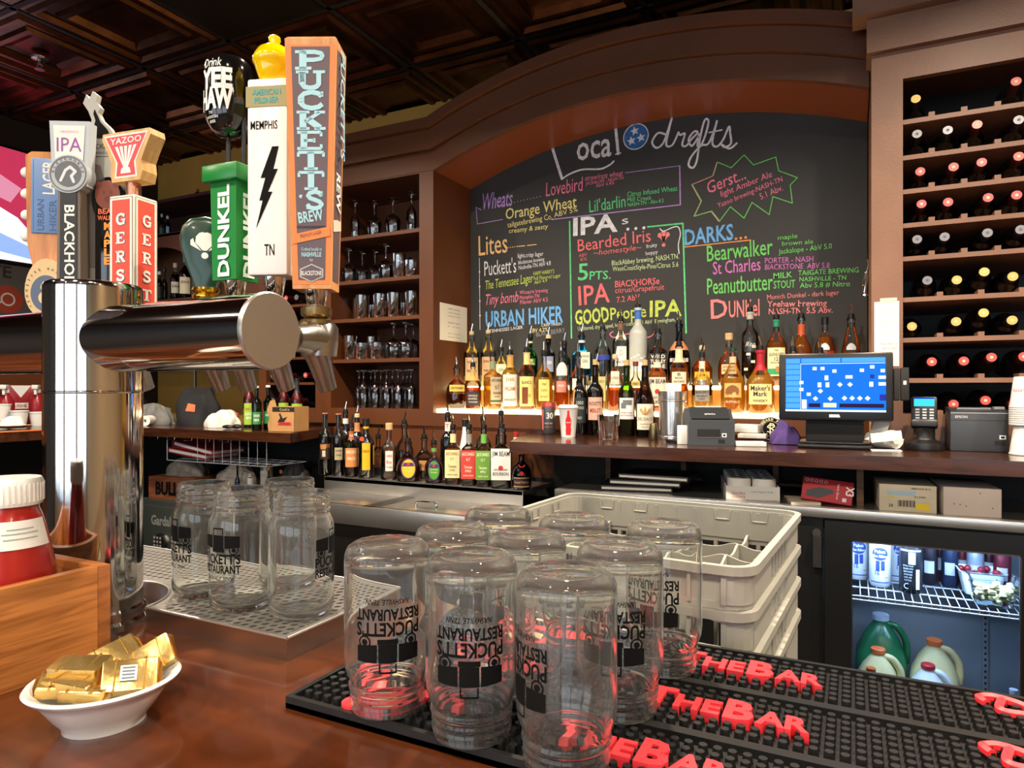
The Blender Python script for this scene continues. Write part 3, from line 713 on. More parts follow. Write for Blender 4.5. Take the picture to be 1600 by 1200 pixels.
# --- the tall orange-edged handle
def letters_slab():
    G = {'P': [([(.27, 0), (.27, 1)], .22), ([(.03, .045), (.53, .045)], .09), ([(.03, .955), (.3, .955)], .09), ([(.27, .94), (.62, .94), (.82, .87), (.87, .72), (.82, .57), (.62, .5), (.27, .5)], .13)],
         'U': [([(.24, .96), (.24, .28), (.32, .12), (.5, .05), (.68, .12), (.76, .28), (.76, .96)], .15), ([(.04, .955), (.44, .955)], .09), ([(.58, .955), (.96, .955)], .09), ([(.24, .96), (.24, .3)], .22)],
         'C': [([(.86, .72), (.74, .88), (.52, .95), (.3, .87), (.19, .7), (.17, .5), (.2, .3), (.32, .13), (.54, .05), (.76, .12), (.88, .28)], .15), ([(.87, .98), (.87, .68)], .08), ([(.19, .7), (.19, .3)], .2)],
         'K': [([(.24, 0), (.24, 1)], .22), ([(.03, .045), (.46, .045)], .09), ([(.03, .955), (.46, .955)], .09), ([(.3, .42), (.8, .93)], .11), ([(.42, .55), (.82, .06)], .2), ([(.62, .955), (.98, .955)], .09), ([(.62, .045), (1, .045)], .09)],
         'E': [([(.26, 0), (.26, 1)], .22), ([(.03, .05), (.86, .05)], .1), ([(.03, .95), (.86, .95)], .1), ([(.26, .5), (.62, .5)], .1), ([(.86, .05), (.86, .28)], .09), ([(.86, .95), (.86, .72)], .09), ([(.62, .38), (.62, .62)], .08)],
         'T': [([(.5, 0), (.5, 1)], .22), ([(.25, .045), (.75, .045)], .09), ([(.04, .95), (.96, .95)], .1), ([(.05, .95), (.05, .7)], .09), ([(.95, .95), (.95, .7)], .09)],
         'S': [([(.82, .74), (.7, .9), (.5, .95), (.28, .89), (.2, .74), (.3, .6), (.5, .52), (.72, .42), (.82, .27), (.72, .12), (.5, .05), (.28, .1), (.16, .27)], .16), ([(.82, .98), (.82, .7)], .07), ([(.16, .02), (.16, .3)], .07)],
         'G': [([(.86, .74), (.74, .89), (.52, .95), (.3, .87), (.19, .7), (.17, .5), (.2, .3), (.32, .13), (.54, .05), (.74, .1), (.84, .2), (.84, .45)], .15), ([(.87, .98), (.87, .68)], .08), ([(.19, .7), (.19, .3)], .2), ([(.58, .44), (.98, .44)], .1), ([(.84, .0), (.84, .44)], .12)],
         'R': [([(.26, 0), (.26, 1)], .2), ([(.03, .045), (.5, .045)], .09), ([(.03, .955), (.3, .955)], .09), ([(.26, .94), (.6, .94), (.78, .87), (.82, .74), (.78, .6), (.6, .52), (.26, .52)], .13), ([(.5, .52), (.82, .06)], .18), ([(.68, .045), (1, .045)], .09)],
         "'": [([(.5, 1), (.5, .86), (.42, .74)], .2)]}
    return G
SL = letters_slab()
def slab(mb, ch, M, w, h):
    S = M @ Matrix.Diagonal((w, h, 1, 1))
    for pts, sw in SL[ch]:
        mb.ribbon([(p[0] * w, p[1] * h) for p in pts], sw * (w + h) / 2 * 1.32, M, rnd=False)
        if len(pts) > 3:
            for p in pts[1:-1]:
                mb.sheet([(p[0] * w + sw * (w + h) * .33 * math.cos(k * PI / 5), p[1] * h + sw * (w + h) * .33 * math.sin(k * PI / 5), 3e-4) for k in range(10)], M)
t = thing('beer_tap_handle', 'tallest tap handle, orange-edged block lettered vertically in pale blue', 'tap handle', (HX['puckett'], FY, HB - .018), math.radians(26))
ferrule(t, .011, .0165, .036)
w0, w1, z0, z1, dp = .053, .071, .034, .378, .045
m = MB(C('c98a52')); 
def fr(z): k = (z - z0) / (z1 - z0); return w0 + (w1 - w0) * k, .040 + .012 * k
bm_ = MB(wood('handle_wood', 'd49a60', 'c07c44', 10, (9, 9, 1), .5)); bm_.frustum(w0, .040, z0, w1, .052, z1 - .004); bm_.frustum(w1, .052, z1 - .004, w1 - .006, .046, z1); bm_.build('block', t)
def inset(ins, za, zb, off, mat, side=False):
    mm = MB(mat)
    def pt(sx, z):
        w, d = fr(z)
        if side: return (w / 2 + off, sx * (d / 2 - ins), z)
        return (sx * (w / 2 - ins), -d / 2 - off, z)
    mm.add([pt(-1, za), pt(1, za), pt(1, zb), pt(-1, zb)], [(0, 1, 2, 3)]); return mm
o_ = inset(.0015, z0 + .006, z1 - .012, .0003, C('e87f3c')); d_ = C('5d4c52')
for a, b in ((z1 - .262, z1 - .015), (z0 + .012, z0 + .086)):
    q = inset(.0085, a, b, .0007, d_); o_.use(d_); o_.add(q.v, q.f)
zt = z1 - .0185
lh = .0272
o_.use(C('a7d3dc'))
def slant(z):          # front face leans with the taper
    w, d = fr(z); return T(0, -d / 2 - .0012, z) @ RX(PI / 2 + math.atan2((.052 - .040) / 2, z1 - z0) * 1)
for i, ch in enumerate("PUCKETT"):
    w, d = fr(zt - lh); ww = (w - .02) * .92
    slab(o_, ch, slant(zt - lh) @ T(-ww / 2, 0, 0), ww, lh - .0028); zt -= lh
w, d = fr(zt - lh); slab(o_, "S", slant(zt - lh) @ T(-.010, 0, 0), .030, lh - .002); slab(o_, "'", slant(zt - lh * .85) @ T(-.021, 0, 0), .014, .016); zt -= lh
o_.text('BREW', slant(zt - .016) @ RZ(.14), .0145, .034, bold=.02)
o_.use(C('e87f3c')); 
w, d = fr(zt - .028); o_.sheet([(-w / 2 + .003, -.014), (w / 2 - .003, -.003), (w / 2 - .003, .010), (-w / 2 + .003, -.001)], slant(zt - .033) @ T(0, 0, .0003))
o_.use(C('6a4a3a')); o_.text('PREMIUM LAGER', slant(zt - .036) @ RZ(.22) @ T(0, 0, .0008), .005, .03)
o_.use(C('a7d3dc')); o_.text('Crafted locally in', slant(zt - .056), .0045, .028); o_.text('NASHVILLE', slant(zt - .064), .006, .027, bold=.02); o_.text('by', slant(zt - .070), .0035)
o_.use(C('b9b6b0')); o_.sheet([(-.016, 0), (0, -.007), (.016, 0), (.016, .011), (0, .018), (-.016, .011)], slant(zt - .092)); o_.use(d_); o_.sheet([(-.0145, .001), (0, -.0055), (.0145, .001), (.0145, .010), (0, .0165), (-.0145, .010)], slant(zt - .092) @ T(0, 0, .0002))
o_.use(C('d8d5cf')); o_.text('BLACKSTONE', slant(zt - .0895) @ T(0, 0, .0004), .006, .028, bold=.02)
o_.build('front_panel', t)
q = inset(.006, z0 + .012, z1 - .016, .0005, d_, True); 
def sfr(z): w, d = fr(z); return T(w / 2 + .001, 0, z) @ Matrix(((0, 0, 1, 0), (1, 0, 0, 0), (0, 1, 0, 0), (0, 0, 0, 1))) @ RZ(-PI / 2)
q.use(C('9fd0e0')); q.text("PUCKETT'S", sfr(.292) @ T(0, -.009, .0028), .021, .150, bold=.02); q.use(C('e8e8e8')); q.text('BREW', sfr(.178) @ T(0, -.009, .0), .020, .070, bold=.03); q.text('NASHVILLE', sfr(.075) @ T(0, -.007, -.0024), .013, .062, bold=.02)
q.use(C('e8cfb8')); q.add([(fr(.122)[0] / 2 + .0008, -.02, .112), (fr(.122)[0] / 2 + .0008, .02, .122), (fr(.122)[0] / 2 + .0008, .02, .138), (fr(.122)[0] / 2 + .0008, -.02, .128)], [(0, 1, 2, 3)])
q.build('side_panel', t)
# --- white pilsner handle
t = thing('beer_tap_handle', 'white tap handle with black lightning bolt and yellow urn top', 'tap handle', (HX['wise'], FY, HB), math.radians(20))
ferrule(t, .010, .0165, .042)
m = MB(pm('white_gloss', 'efe7df', .25)); m.box(-.030, .030, -.024, .024, .040, .320, bev=.004)
m.use(INK); F = T(0, -.0246, 0) @ RX(PI / 2)
m.sheet([(.008, .222), (.018, .222), (.010, .190), (.0165, .190), (.002, .158), (.0085, .158), (-.016, .106), (-.006, .146), (-.011, .146), (-.002, .178), (-.009, .178)], F)
m.text('MEMPHIS', F @ T(-.004, .247, 0), .012, .040, bold=.01); m.text('TN', F @ T(.004, .068, 0), .016, .015, bold=.01)
m.use(INK)
for i, ch in enumerate('WISEACRE'): m.text(ch, RIGHT(.0306, 0, .235 - i * .026), .020, .014, bold=.01)
m.build('block', t)
m = MB(C('9a8f5a')); m.box(-.031, .031, -.025, .025, .279, .308); m.use(C('2fa0a0')); m.text('AMERICAN', F @ T(0, .2955, .001), .008, .042, bold=.02); m.text('PILSNER', F @ T(0, .284, .001), .008, .036, bold=.02); m.build('band', t)
m = MB(pm('yellow_gloss', 'f5c800', .12, coat=.8)); m.lathe([(0, .320), (.016, .320), (.021, .326), (.0255, .338), (.028, .347), (.0305, .350), (.0305, .355), (.029, .359), (.024, .368), (.014, .375), (.006, .377), (.006, .379), (.0085, .384), (.008, .389), (.004, .392), (0, .393)], 40); m.build('urn_top', t)
# --- green dunkel handle
t = thing('beer_tap_handle', 'green square tap handle with black cup head on two rods', 'tap handle', (HX['dunkel'] - .002, FY, HB), math.radians(4))
ferrule(t, .010, .017, .042)
GR = pm('green_gloss', '1e7d33', .3)
m = MB(GR); m.frustum(.046, .044, .040, .050, .048, .186); m.use(C('e9f2e6'))
for M in (FRONT(0, -.0242, 0), RIGHT(.0252, 0, 0)):
    m.text('DUNKEL', M @ T(.011, .112, 0) @ RZ(PI / 2), .021, .135, bold=.035)
m.build('post', t)
m = MB(GR); m.box(-.034, .034, -.033, .033, .184, .209, bev=.003); m.build('collar', t)
for x in (-.014, .016):
    m = MB(BLACK); m.cyl(.0035, .208, .29, 10, T(x, 0, 0)); m.build('rod', t)
GB = pm('black_gloss', '0c0c0c', .1, coat=.6)
m = MB(GB); m.lathe([(0, .258), (.016, .260), (.023, .266), (.028, .274), (.032, .282), (.034, .292), (.0345, .352), (.033, .366), (.028, .373), (0, .374)], 40)
m.use(C('ece7df')); m.text('Drink', (0, .352, .05), .012, .030, bold=.01, shear=.2, bend=.0348); m.text('YEE', (0, .321, .16), .028, .054, bold=.05, bend=.0352); m.text('HAW', (0, .291, .16), .029, .056, bold=.05, bend=.0352)
m.use(C('b8b6b0'))
for i, (s_, w_) in enumerate((('THE', .008), ('MOUNTAIN', .022), ('BEER', .012))): m.text(s_, (0, .283 - i * .006, -.05), .0042, w_, bold=.03, bend=.0335 - i * .0018)
m.build('cup_head', t, loc=(-.013, 0, 0))
# --- dark green paddle
t = thing('beer_tap_handle', 'short dark green teardrop tap handle with white flower and gold base', 'tap handle', (HX['iris'] - .052, FY + .036, HB), math.radians(44))
m = MB(BRASS); m.lathe([(0, 0), (.015, 0), (.019, .006), (.0205, .016), (.018, .020), (.0215, .026), (.021, .030), (.0175, .033), (.0215, .038), (.021, .042), (0, .043)], 32); m.build('ferrule', t)
out = [(.016, .042), (.020, .055), (.030, .080), (.037, .105), (.0385, .122), (.034, .140), (.022, .152), (0, .157)]
poly = out + [(-x, z) for x, z in reversed(out[:-1])]
m = MB(pm('dark_green_gloss', '0f3524', .3, coat=.2))
K = 7
lay = [(.010 * math.sin(PI / 2 * k / K), 1 - .16 * (1 - math.cos(PI / 2 * k / K))) for k in range(K + 1)]
rowz = []
prof = [(-.017, .80), (-.0155, .92), (-.012, .98), (-.006, 1.0), (.006, 1.0), (.012, .98), (.0155, .92), (.017, .80)]
n = len(poly)
vs = [(x * s_, y, .1 + (z - .1) * (s_ if z > .06 else 1)) for y, s_ in prof for x, z in poly]
fs = [(i * n + k, i * n + (k + 1) % n, (i + 1) * n + (k + 1) % n, (i + 1) * n + k) for i in range(len(prof) - 1) for k in range(n)]
fs += [tuple(range(n - 1, -1, -1)), tuple((len(prof) - 1) * n + k for k in range(n))]
m.add(vs, [f[::-1] for f in fs], None, True)
m.use(C('efe9df')); F = FRONT(0, -.0174, .112)
m.sheet([(.003, -.012), (.014, .0), (.013, .010), (.008, .016), (.003, .0175), (0, .0165), (-.003, .0175), (-.008, .016), (-.013, .010), (-.014, 0), (-.003, -.012)], F)
m.sheet([(.005, -.013), (.021, -.004), (.021, .004), (.017, .007), (.0155, .001)], F); m.sheet([(-.005, -.013), (-.021, -.004), (-.021, .004), (-.017, .007), (-.0155, .001)], F)
m.disc(.0052, F @ T(0, -.020, 0), 16); m.build('paddle', t)
# --- red and cream square handle with wooden flared head
t = thing('beer_tap_handle', 'red and cream tap handle under a flared wooden head', 'tap handle', (HX['gerst'], FY, HB), math.radians(8))
ferrule(t, .010, .016, .012)
m = MB(C('ddd2bd')); m.box(-.0265, .0265, -.024, .024, .010, .195, bev=.003)
for M in (FRONT(0, -.0244, 0), RIGHT(.0269, 0, 0) @ Matrix.Diagonal((.87, 1, 1, 1))):
    m.use(C('4a4a58')); m.sheet([(-.024, .012), (.024, .012), (.024, .191), (-.024, .191)], M)
    m.use(C('efe4d4')); m.sheet([(-.0232, .012), (.0232, .012), (.0232, .190), (-.0232, .190)], M @ T(0, 0, .0002))
    m.use(C('e04a36')); m.sheet([(-.019, .012), (.019, .012), (.019, .187), (-.019, .187)], M @ T(0, 0, .0004))
    for i, ch in enumerate('GERST'):
        m.use(C('5a6a90')); slab(m, ch, M @ T(-.0105 + .0009, .1455 - i * .0305, .0006), .021, .018)
        m.use(C('f2ece2')); slab(m, ch, M @ T(-.0105, .1462 - i * .0305, .0012), .021, .018)
m.build('square_post', t)
m = MB(COPPER); m.cyl(.0115, .194, .222, 20); m.build('copper_neck', t)
m = MB(MAPLE)
prof = [(-.030, .190), (-.034, .205), (-.032, .222), (-.040, .240), (-.052, .262), (-.050, .272), (.050, .272), (.052, .262), (.040, .240), (.032, .222), (.034, .205), (.030, .190)]
prof = [(x, z + .03) for x, z in prof]; m.prism(prof, -.015, .015, Matrix(((1, 0, 0, 0), (0, 0, 1, 0), (0, 1, 0, 0), (0, 0, 0, 1))))
F = FRONT(0, -.0154, .03)
m.use(C('efe4d4')); m.sheet([(-.024, .196), (.024, .196), (.021, .222), (.047, .268), (-.047, .268), (-.021, .222)], F)
m.use(C('d8414a')); m.sheet([(-.0205, .199), (.0205, .199), (.0175, .221), (.043, .265), (-.043, .265), (-.0175, .221)], F @ T(0, 0, .0002))
m.use(C('f2e6dc')); m.text('YAZOO', F @ T(0, .2525, .0004), .010, .066, bold=.01)
for a in (-2, -1, 0, 1, 2):
    m.sheet([(a * .0012 - .0011, .211), (a * .0012 + .0011, .211), (a * .010 + .0032, .248), (a * .010 - .0032, .248)], F @ T(0, 0, .0004))
m.sheet([(-.011, .203), (.011, .203), (.009, .211), (.004, .214), (-.004, .214), (-.009, .211)], F @ T(0, 0, .0005))
m.build('wooden_head', t)
# --- jackalope plank handle
t = thing('beer_tap_handle', 'grey plank tap handle with jackrabbit cut-out and small bear badge', 'tap handle', (HX['bear'] - .038, FY + .040, HB), math.radians(24))
ferrule(t, .010, .015, .02)
GK = pm('weathered_grey', 'a3a199', .55, noise=.1)
m = MB(GK); m.box(-.042, .042, .0, .022, .018, .329, bev=.002); m.use(C('77706c')); m.sheet([(-.04, .03), (-.02, .03), (-.004, .19), (-.01, .215), (-.04, .225)], FRONT(0, -.0004, .067))
m.use(C('4c4a48')); F = FRONT(0, -.0004, .067); m.text('JACKALOPE', F @ T(0, .246, 0), .008, .066, bold=.01); m.text('BREWING COMPANY', F @ T(0, .236, 0), .0045, .06); m.sheet([(-.04, .231), (.04, .231), (.04, .232), (-.04, .232)], F); m.build('plank', t)
rab = [(-.030, .262), (-.034, .285), (-.030, .300), (-.036, .315), (-.046, .330), (-.040, .346), (-.034, .338), (-.028, .352), (-.019, .345), (-.022, .332), (-.014, .322), (-.018, .312), (-.012, .300), (.004, .285), (.012, .270), (.013, .262)]
m = MB(GK); m.prism(rab, 0, .012, FRONT(0, .016, .067)); m.use(INK); m.prism([(-.022, .266), (-.026, .285), (-.022, .298), (-.026, .310), (-.024, .318), (-.018, .306), (-.014, .296), (.0, .281), (.006, .266), (-.004, .270), (-.010, .266)], 0, .001, FRONT(0, .0038, .067)); m.build('rabbit_cut_out', t)
m = MB(GB); m.box(-.012, .034, -.014, -.001, -.0 + .03, .197, bev=.002)
m.prism([(.012 + .030 * math.cos(a * PI / 12), .150 + .040 * math.sin(a * PI / 12)) for a in range(24)], .0, .013, FRONT(0, -.001, .067))
F = FRONT(0, -.0146, .067); m.use(C('7e3a20')); m.disc(.023, F @ T(.012, .158, 0), 24, ry=.026); m.use(C('6a2c1a')); m.disc(.006, F @ T(.012, .150, .0003), 12); m.disc(.003, F @ T(.005, .162, .0003), 10); m.disc(.003, F @ T(.019, .162, .0003), 10); m.disc(.006, F @ T(-.004, .176, .0003), 10); m.disc(.006, F @ T(.028, .176, .0003), 10)
m.use(C('e2652c')); m.text('BEAR', F @ T(.012, .124, .0004), .009, .034, bold=.03); m.text('WALKER', F @ T(.012, .113, .0004), .008, .036, bold=.03)
m.use(C('ef8f2c'))
for i, ch in enumerate('MAPLE'): m.text(ch, F @ T(.012, .096 - i * .0155, .0004), .0125, .0125, bold=.04)
m.build('bear_badge', t)
# --- blackhorse handle
t = thing('beer_tap_handle', 'black-stemmed tap handle with pale plaque lettered in purple', 'tap handle', (HX['black'], FY, HB), math.radians(30))
ferrule(t, .010, .015, .014)
m = MB(C('6a5c50')); m.frustum(.042, .030, .012, .036, .026, .240); m.use(C('17191c')); m.sheet([(-.0155, .014), (.0155, .014), (.0135, .238), (-.0135, .238)], FRONT(0, -.0154, 0) )
m.use(C('e9e4da')); m.text('BLACKHORSE', FRONT(0, -.0158, 0) @ T(-.006, .118, 0) @ RZ(-PI / 2), .0165, .165, bold=.02); m.build('stem', t)
m = MB(pm('pale_blue_grey', 'b4bcc2', .35)); m.frustum(.058, .022, .235, .068, .024, .349); m.use(C('e6ddd6')); m.sheet([(-.022, .185), (.022, .185), (.027, .274), (-.027, .274)], FRONT(0, -.0128, .067)); m.use(C('8a4a9a')); m.text('IPA', FRONT(0, -.0132, .295), .025, .042); m.use(C('b79ac0')); m.text('SESSION', FRONT(0, -.0132, .328), .004, .03); m.build('plaque', t)
m = MB(C('a9aeb2')); m.cyl(.0335, 0, .026, 36, FRONT(0, .010, .255)); F = FRONT(0, -.0166, .255); m.use(C('5c6064')); m.disc(.031, F, 36, r0=.029); m.disc(.0225, F, 36); m.use(C('cfd3d6')); m.ribbon([(-.012, -.012), (-.004, .006), (.004, .012), (.013, .004), (.006, -.004), (.010, -.014)], .005, F @ T(0, 0, .0004))
m.use(C('4c5054'))
for k in range(22): a = PI * .93 - k * PI * 1.86 / 21 * .5 - .0; 
for k, ch in enumerate('BLACKHORSE'): a = PI - PI * (k + .5) / 10; m.text(ch, F @ RZ(a - PI / 2) @ T(0, .0238, .0003), .0042, bold=.02)
m.build('medallion', t)
# --- guitar headstock handle
t = thing('beer_tap_handle', 'orange wooden guitar-headstock tap handle with blue plaque, leftmost of the taps', 'tap handle', (HX['hiker'] - .052, FY + .03, HB), math.radians(38))
ferrule(t, .010, .015, .012)
m = MB(wood('orange_wood', 'cf8a45', 'b06e30', 8, (9, 9, 1), .35, .3)); m.prism([(-.018, .01), (.018, .01), (.022, .09), (.033, .13), (.036, .27), (.034, .314), (.026, .324), (-.030, .322), (-.040, .314), (-.037, .15), (-.024, .09)], 0, .022, FRONT(0, .011, 0)); m.build('headstock', t)
for i in range(4):
    m = MB(C('e9e4da')); m.ball(.010, .007, .010, T(-.043, 0, .165 + i * .040), 12, 8); m.build('tuning_peg', t)
m = MB(pm('slate_blue', '5f7fae', .4)); m.box(-.030, .030, -.0135, -.011, .17, .31, bev=.001); F = FRONT(0, -.0139, .052); m.use(C('3c5888')); m.sheet([(-.026, .122), (-.0255, .122), (-.0255, .254), (-.026, .254)], F); m.sheet([(.0255, .122), (.026, .122), (.026, .254), (.0255, .254)], F)
m.text('URBAN', F @ T(-.008, .152, 0) @ RZ(PI / 2), .011, .058, bold=.01); m.text('HIKER', F @ T(.013, .152, 0) @ RZ(PI / 2), .012, .058, bold=.01); m.use(C('e8dcc8')); m.text('LAGER', F @ T(.010, .222, 0) @ RZ(PI / 2), .020, .062, bold=.02); m.build('plaque', t)
m = MB(C('d8b988')); m.prism([(.036 * math.cos(a * PI / 14), .045 + .050 * math.sin(a * PI / 14) + .012 * max(0, math.sin(a * PI / 14))) for a in range(28)], 0, .012, FRONT(.0, -.011, .014)); F = FRONT(0, -.0236, .056); m.use(C('56627a')); m.disc(.026, F, 28, ry=.034); m.use(C('e2c392')); m.disc(.0095, F @ T(0, .012, .0003), 18); m.disc(.013, F @ T(0, -.008, .0003), 20); m.use(C('6a5030')); m.disc(.004, F @ T(0, .004, .0006), 14, r0=.0028)
for k, ch in enumerate('TENNESSEE BREW WORKS'): a = PI * 1.25 - PI * 1.5 * (k + .5) / 20; m.text(ch, F @ T(.0305 * math.cos(a), .0415 * math.sin(a) + .003, .0003) @ RZ(a - PI / 2), .004, bold=.02, )
m.build('badge', t)

# ------------------------------------------------------------------ drip tray
dt = thing('drip_tray', 'stainless perforated drip tray beside the beer tower', 'drip tray', (0, 0, 0))
DX0, DX1, DY0, DY1, DZ = -1.32, -.622, .622, .862, BZ + .028
CR = .098
def inhole(x, y, g=0.0): return (x - TX) ** 2 + (y - TY) ** 2 < (CR + g) ** 2
a0 = math.asin((DY0 - TY) / CR)
arcp = [(TX + CR * math.cos(a0 + (PI - 2 * a0) * k / 20), TY + CR * math.sin(a0 + (PI - 2 * a0) * k / 20)) for k in range(21)]
outl = [(DX0, DY0)] + arcp[::-1] + [(DX1, DY0), (DX1, DY1), (DX0, DY1)]
m = MB(pm('tray_steel', 'c4c0ba', .28, 1.0))
n = len(outl)
m.add([(x, y, BZ) for x, y in outl] + [(x, y, DZ - .001) for x, y in outl], [(i, (i + 1) % n, (i + 1) % n + n, i + n) for i in range(n)])
m.use(pm('shaded_tray_basin', '262422', .5)); m.sheet([(x, y, BZ + .001) for x, y in outl]); m.use(STEEL)  # pan floor near-black: shade under the plate put into the colour
for p, q in (((DX0, DY1), (DX1, DY1)), ((DX1, DY1), (DX1, DY0)), ((DX1, DY0), arcp[0]), (arcp[-1], (DX0, DY0)), ((DX0, DY0), (DX0, DY1))):
    m.tube([(p[0], p[1], DZ), (q[0], q[1], DZ)], .0022, 8)
m.tube([(x, y, DZ) for x, y in arcp], .0022, 8)
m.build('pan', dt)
m = MB(STEEL)
holes = []
# plate built as cells, each with a slanted slot through it
cw, chh = .0146, .0138
nx = int((DX1 - DX0 - .012) / cw); ny = int((DY1 - DY0 - .012) / chh)
ox, oy = DX1 - .006 - nx * cw, DY0 + .006
for j in range(ny):
    for i in range(nx):
        x, y = ox + cw * i + (cw / 2 if j % 2 else 0), oy + chh * j
        c_ = (x + cw / 2, y + chh / 2)
        if x + cw > DX1 - .005: continue
        q = [(x, y), (x + cw, y), (x + cw, y + chh), (x, y + chh)]
        if any(inhole(px, py, .002) for px, py in q): continue
        h = []
        for k in range(12):
            a = 2 * PI * (k + .5) / 12 - 3 * PI / 4 - PI / 12
            ex, ey = .0048 * math.cos(a), .0040 * math.sin(a)
            h.append((c_[0] + ex * .9 + ey * .1, c_[1] + ey + ex * .35))
        vs = [(p[0], p[1], DZ) for p in q] + [(p[0], p[1], DZ) for p in h] + [(p[0], p[1], DZ - .0015) for p in h]
        fs = []
        for k in range(4):
            b = 4 + 3 * k
            fs.append((k, b + 1 if False else b, 4 + (3 * k + 1) % 12)) if False else None
        # fan: corner k joins hole points 3k-1..3k+2
        for k in range(4):
            c0 = 4 + (3 * k) % 12; c1 = 4 + (3 * k + 1) % 12; c2 = 4 + (3 * k + 2) % 12; c3 = 4 + (3 * k + 3) % 12
            fs += [(k, c1, c0), (k, c2, c1) if False else (k, c2, c1)]
            fs += [(k, (k + 1) % 4, c3, c2)]
        fs += [(4 + k, 16 + k, 16 + (k + 1) % 12, 4 + (k + 1) % 12) for k in range(12)]
        m.add(vs, fs)
# plain margins
m.use(STEEL); m.sheet([(DX0, DY1 - (DY1 - oy - ny * chh), DZ), (DX1, oy + ny * chh, DZ), (DX1, DY1, DZ), (DX0, DY1, DZ)])
m.sheet([(TX + CR + .003, DY0, DZ - .0002), (DX1, DY0, DZ - .0002), (DX1, DY0 + .006, DZ - .0002), (TX + CR + .003, DY0 + .006, DZ - .0002)]); m.sheet([(DX1 - .012, DY0, DZ - .0001), (DX1, DY0, DZ - .0001), (DX1, DY1, DZ - .0001), (DX1 - .012, DY1, DZ - .0001)])
for k in range(20):
    a, b = arcp[k], arcp[k + 1]
    f = 1.24
    m.sheet([(a[0], a[1], DZ - .0004), (b[0], b[1], DZ - .0004), (TX + (b[0] - TX) * f, TY + (b[1] - TY) * f, DZ - .0004), (TX + (a[0] - TX) * f, TY + (a[1] - TY) * f, DZ - .0004)])
m.build('perforated_plate', dt)
# ================================================================== things on the front bar
# --- rail mats: three long black rubber mats side by side
MX0, MX1 = -.532, .44
MZ = BZ + .014
RED = pm('red_rubber', 'e2323a', .45)
def rail_mat(y0, y1, label, rows, xt, caps):
    t = thing('bar_mat', label, 'bar mat', (0, 0, 0), 0, 'black rubber bar mats')
    m = MB(RUBBER)
    m.box(MX0, MX1, y0, y1, BZ + .0005, BZ + .006)
    for a, b, c, d in ((MX0, MX1, y0, y0 + .006), (MX0, MX1, y1 - .006, y1), (MX0, MX0 + .006, y0 + .006, y1 - .006), (MX1 - .006, MX1, y0 + .006, y1 - .006)):
        m.box(a, b, c, d, BZ + .0005, MZ - .001)
    sp = .0128
    nx, ny = int((MX1 - MX0 - .016) / sp), int((y1 - y0 - .014) / sp)
    ox, oy = MX0 + .008 + sp / 2, y0 + (y1 - y0 - ny * sp) / 2 + sp / 2
    for j in range(ny):
        for i in range(nx):
            x, y = ox + i * sp, oy + j * sp
            n = 8
            vs = [(x + .0050 * math.cos(2 * PI * k / n), y + .0050 * math.sin(2 * PI * k / n), BZ + .006) for k in range(n)] + [(x + .0040 * math.cos(2 * PI * k / n), y + .0040 * math.sin(2 * PI * k / n), MZ) for k in range(n)]
            m.add(vs, [(k, (k + 1) % n, n + (k + 1) % n, n + k) for k in range(n)] + [tuple(range(n, 2 * n))])
    m.build('mat', t)
    yc = (y0 + y1) / 2
    def raised(st, x, h, w, nm, mat, by=0.0):
        q = MB(mat)
        v, f, x0, x1 = text_geo(st, .035)
        k = h / .7; kx = w / (x1 - x0)
        top = [((p[0] - x0) * kx + x, (p[1] - .35) * k + yc + by, MZ + .0022) for p in v]
        q.add(top, f)
        # walls under the outline
        cnt = {}
        for F_ in f:
            for a, b in zip(F_, F_[1:] + F_[:1]): cnt[(a, b)] = 1
        low = [(p[0], p[1], BZ + .006) for p in top]; nn = len(top)
        ed = [(a, b) for (a, b) in cnt if (b, a) not in cnt]
        vs = []; fs = []
        for a, b in ed:
            i = len(vs); vs += [top[a], top[b], low[b], low[a]]; fs.append((i, i + 3, i + 2, i + 1))
        q.add(vs, fs)
        q.build(nm, t)
    for (x, first) in xt:
        if first == 'THE BAR':
            raised('T', x, .038, .031, 'red_letter', RED, .002); raised('HE', x + .0325, .028, .045, 'red_letters', RED, -.003)
            raised('B', x + .081, .040, .028, 'red_letter', RED, .002); raised('AR', x + .111, .028, .048, 'red_letters', RED, -.003)
        else:
            q = MB(RED)
            s_ = [(x + .005, yc + .022), (x, yc + .034), (x + .012, yc + .041), (x + .030, yc + .036), (x + .042, yc + .024), (x + .038, yc + .010), (x + .022, yc + .006), (x + .014, yc + .012), (x + .02, yc + .036)]
            q.tube([(a, b, MZ - .001) for a, b in curve(s_, 5)], .0045, 6)
            q.build('red_scroll', t)
            raised('om', x + .046, .018, .05, 'red_letters', RED, .010)
            raised('in', x + .10, .022, .05, 'red_letters', RED, .012)
            q = MB(pm('tan_rubber', 'd9b98f', .5)); q.box(x + .040, x + .066, yc + .036, yc + .044, BZ + .006, MZ + .002, bev=.002); q.box(x + .058, x + .082, yc - .024, yc - .006, BZ + .006, MZ + .0022, bev=.004); q.build('tan_inlay', t)
            q = MB(RED); q.lathe([(.018, BZ + .006), (.030, BZ + .006), (.030, MZ + .002), (.018, MZ + .002)], 24, T(x + .07, yc - .014, 0), closed=True); q.lathe([(.005, BZ + .006), (.013, BZ + .006), (.013, MZ + .002), (.005, MZ + .002)], 16, T(x + .05, yc - .040, 0), closed=True); q.build('red_crest', t)
rail_mat(.760, .875, 'black rubber bar mat with red raised letters, rear one by the grey rack', 9, [(-.445, ''), (-.188, 'THE BAR'), (.118, '')], None)
rail_mat(.645, .760, 'black rubber bar mat with red raised letters, middle of the three', 9, [(-.445, ''), (-.195, 'THE BAR'), (.105, '')], None)
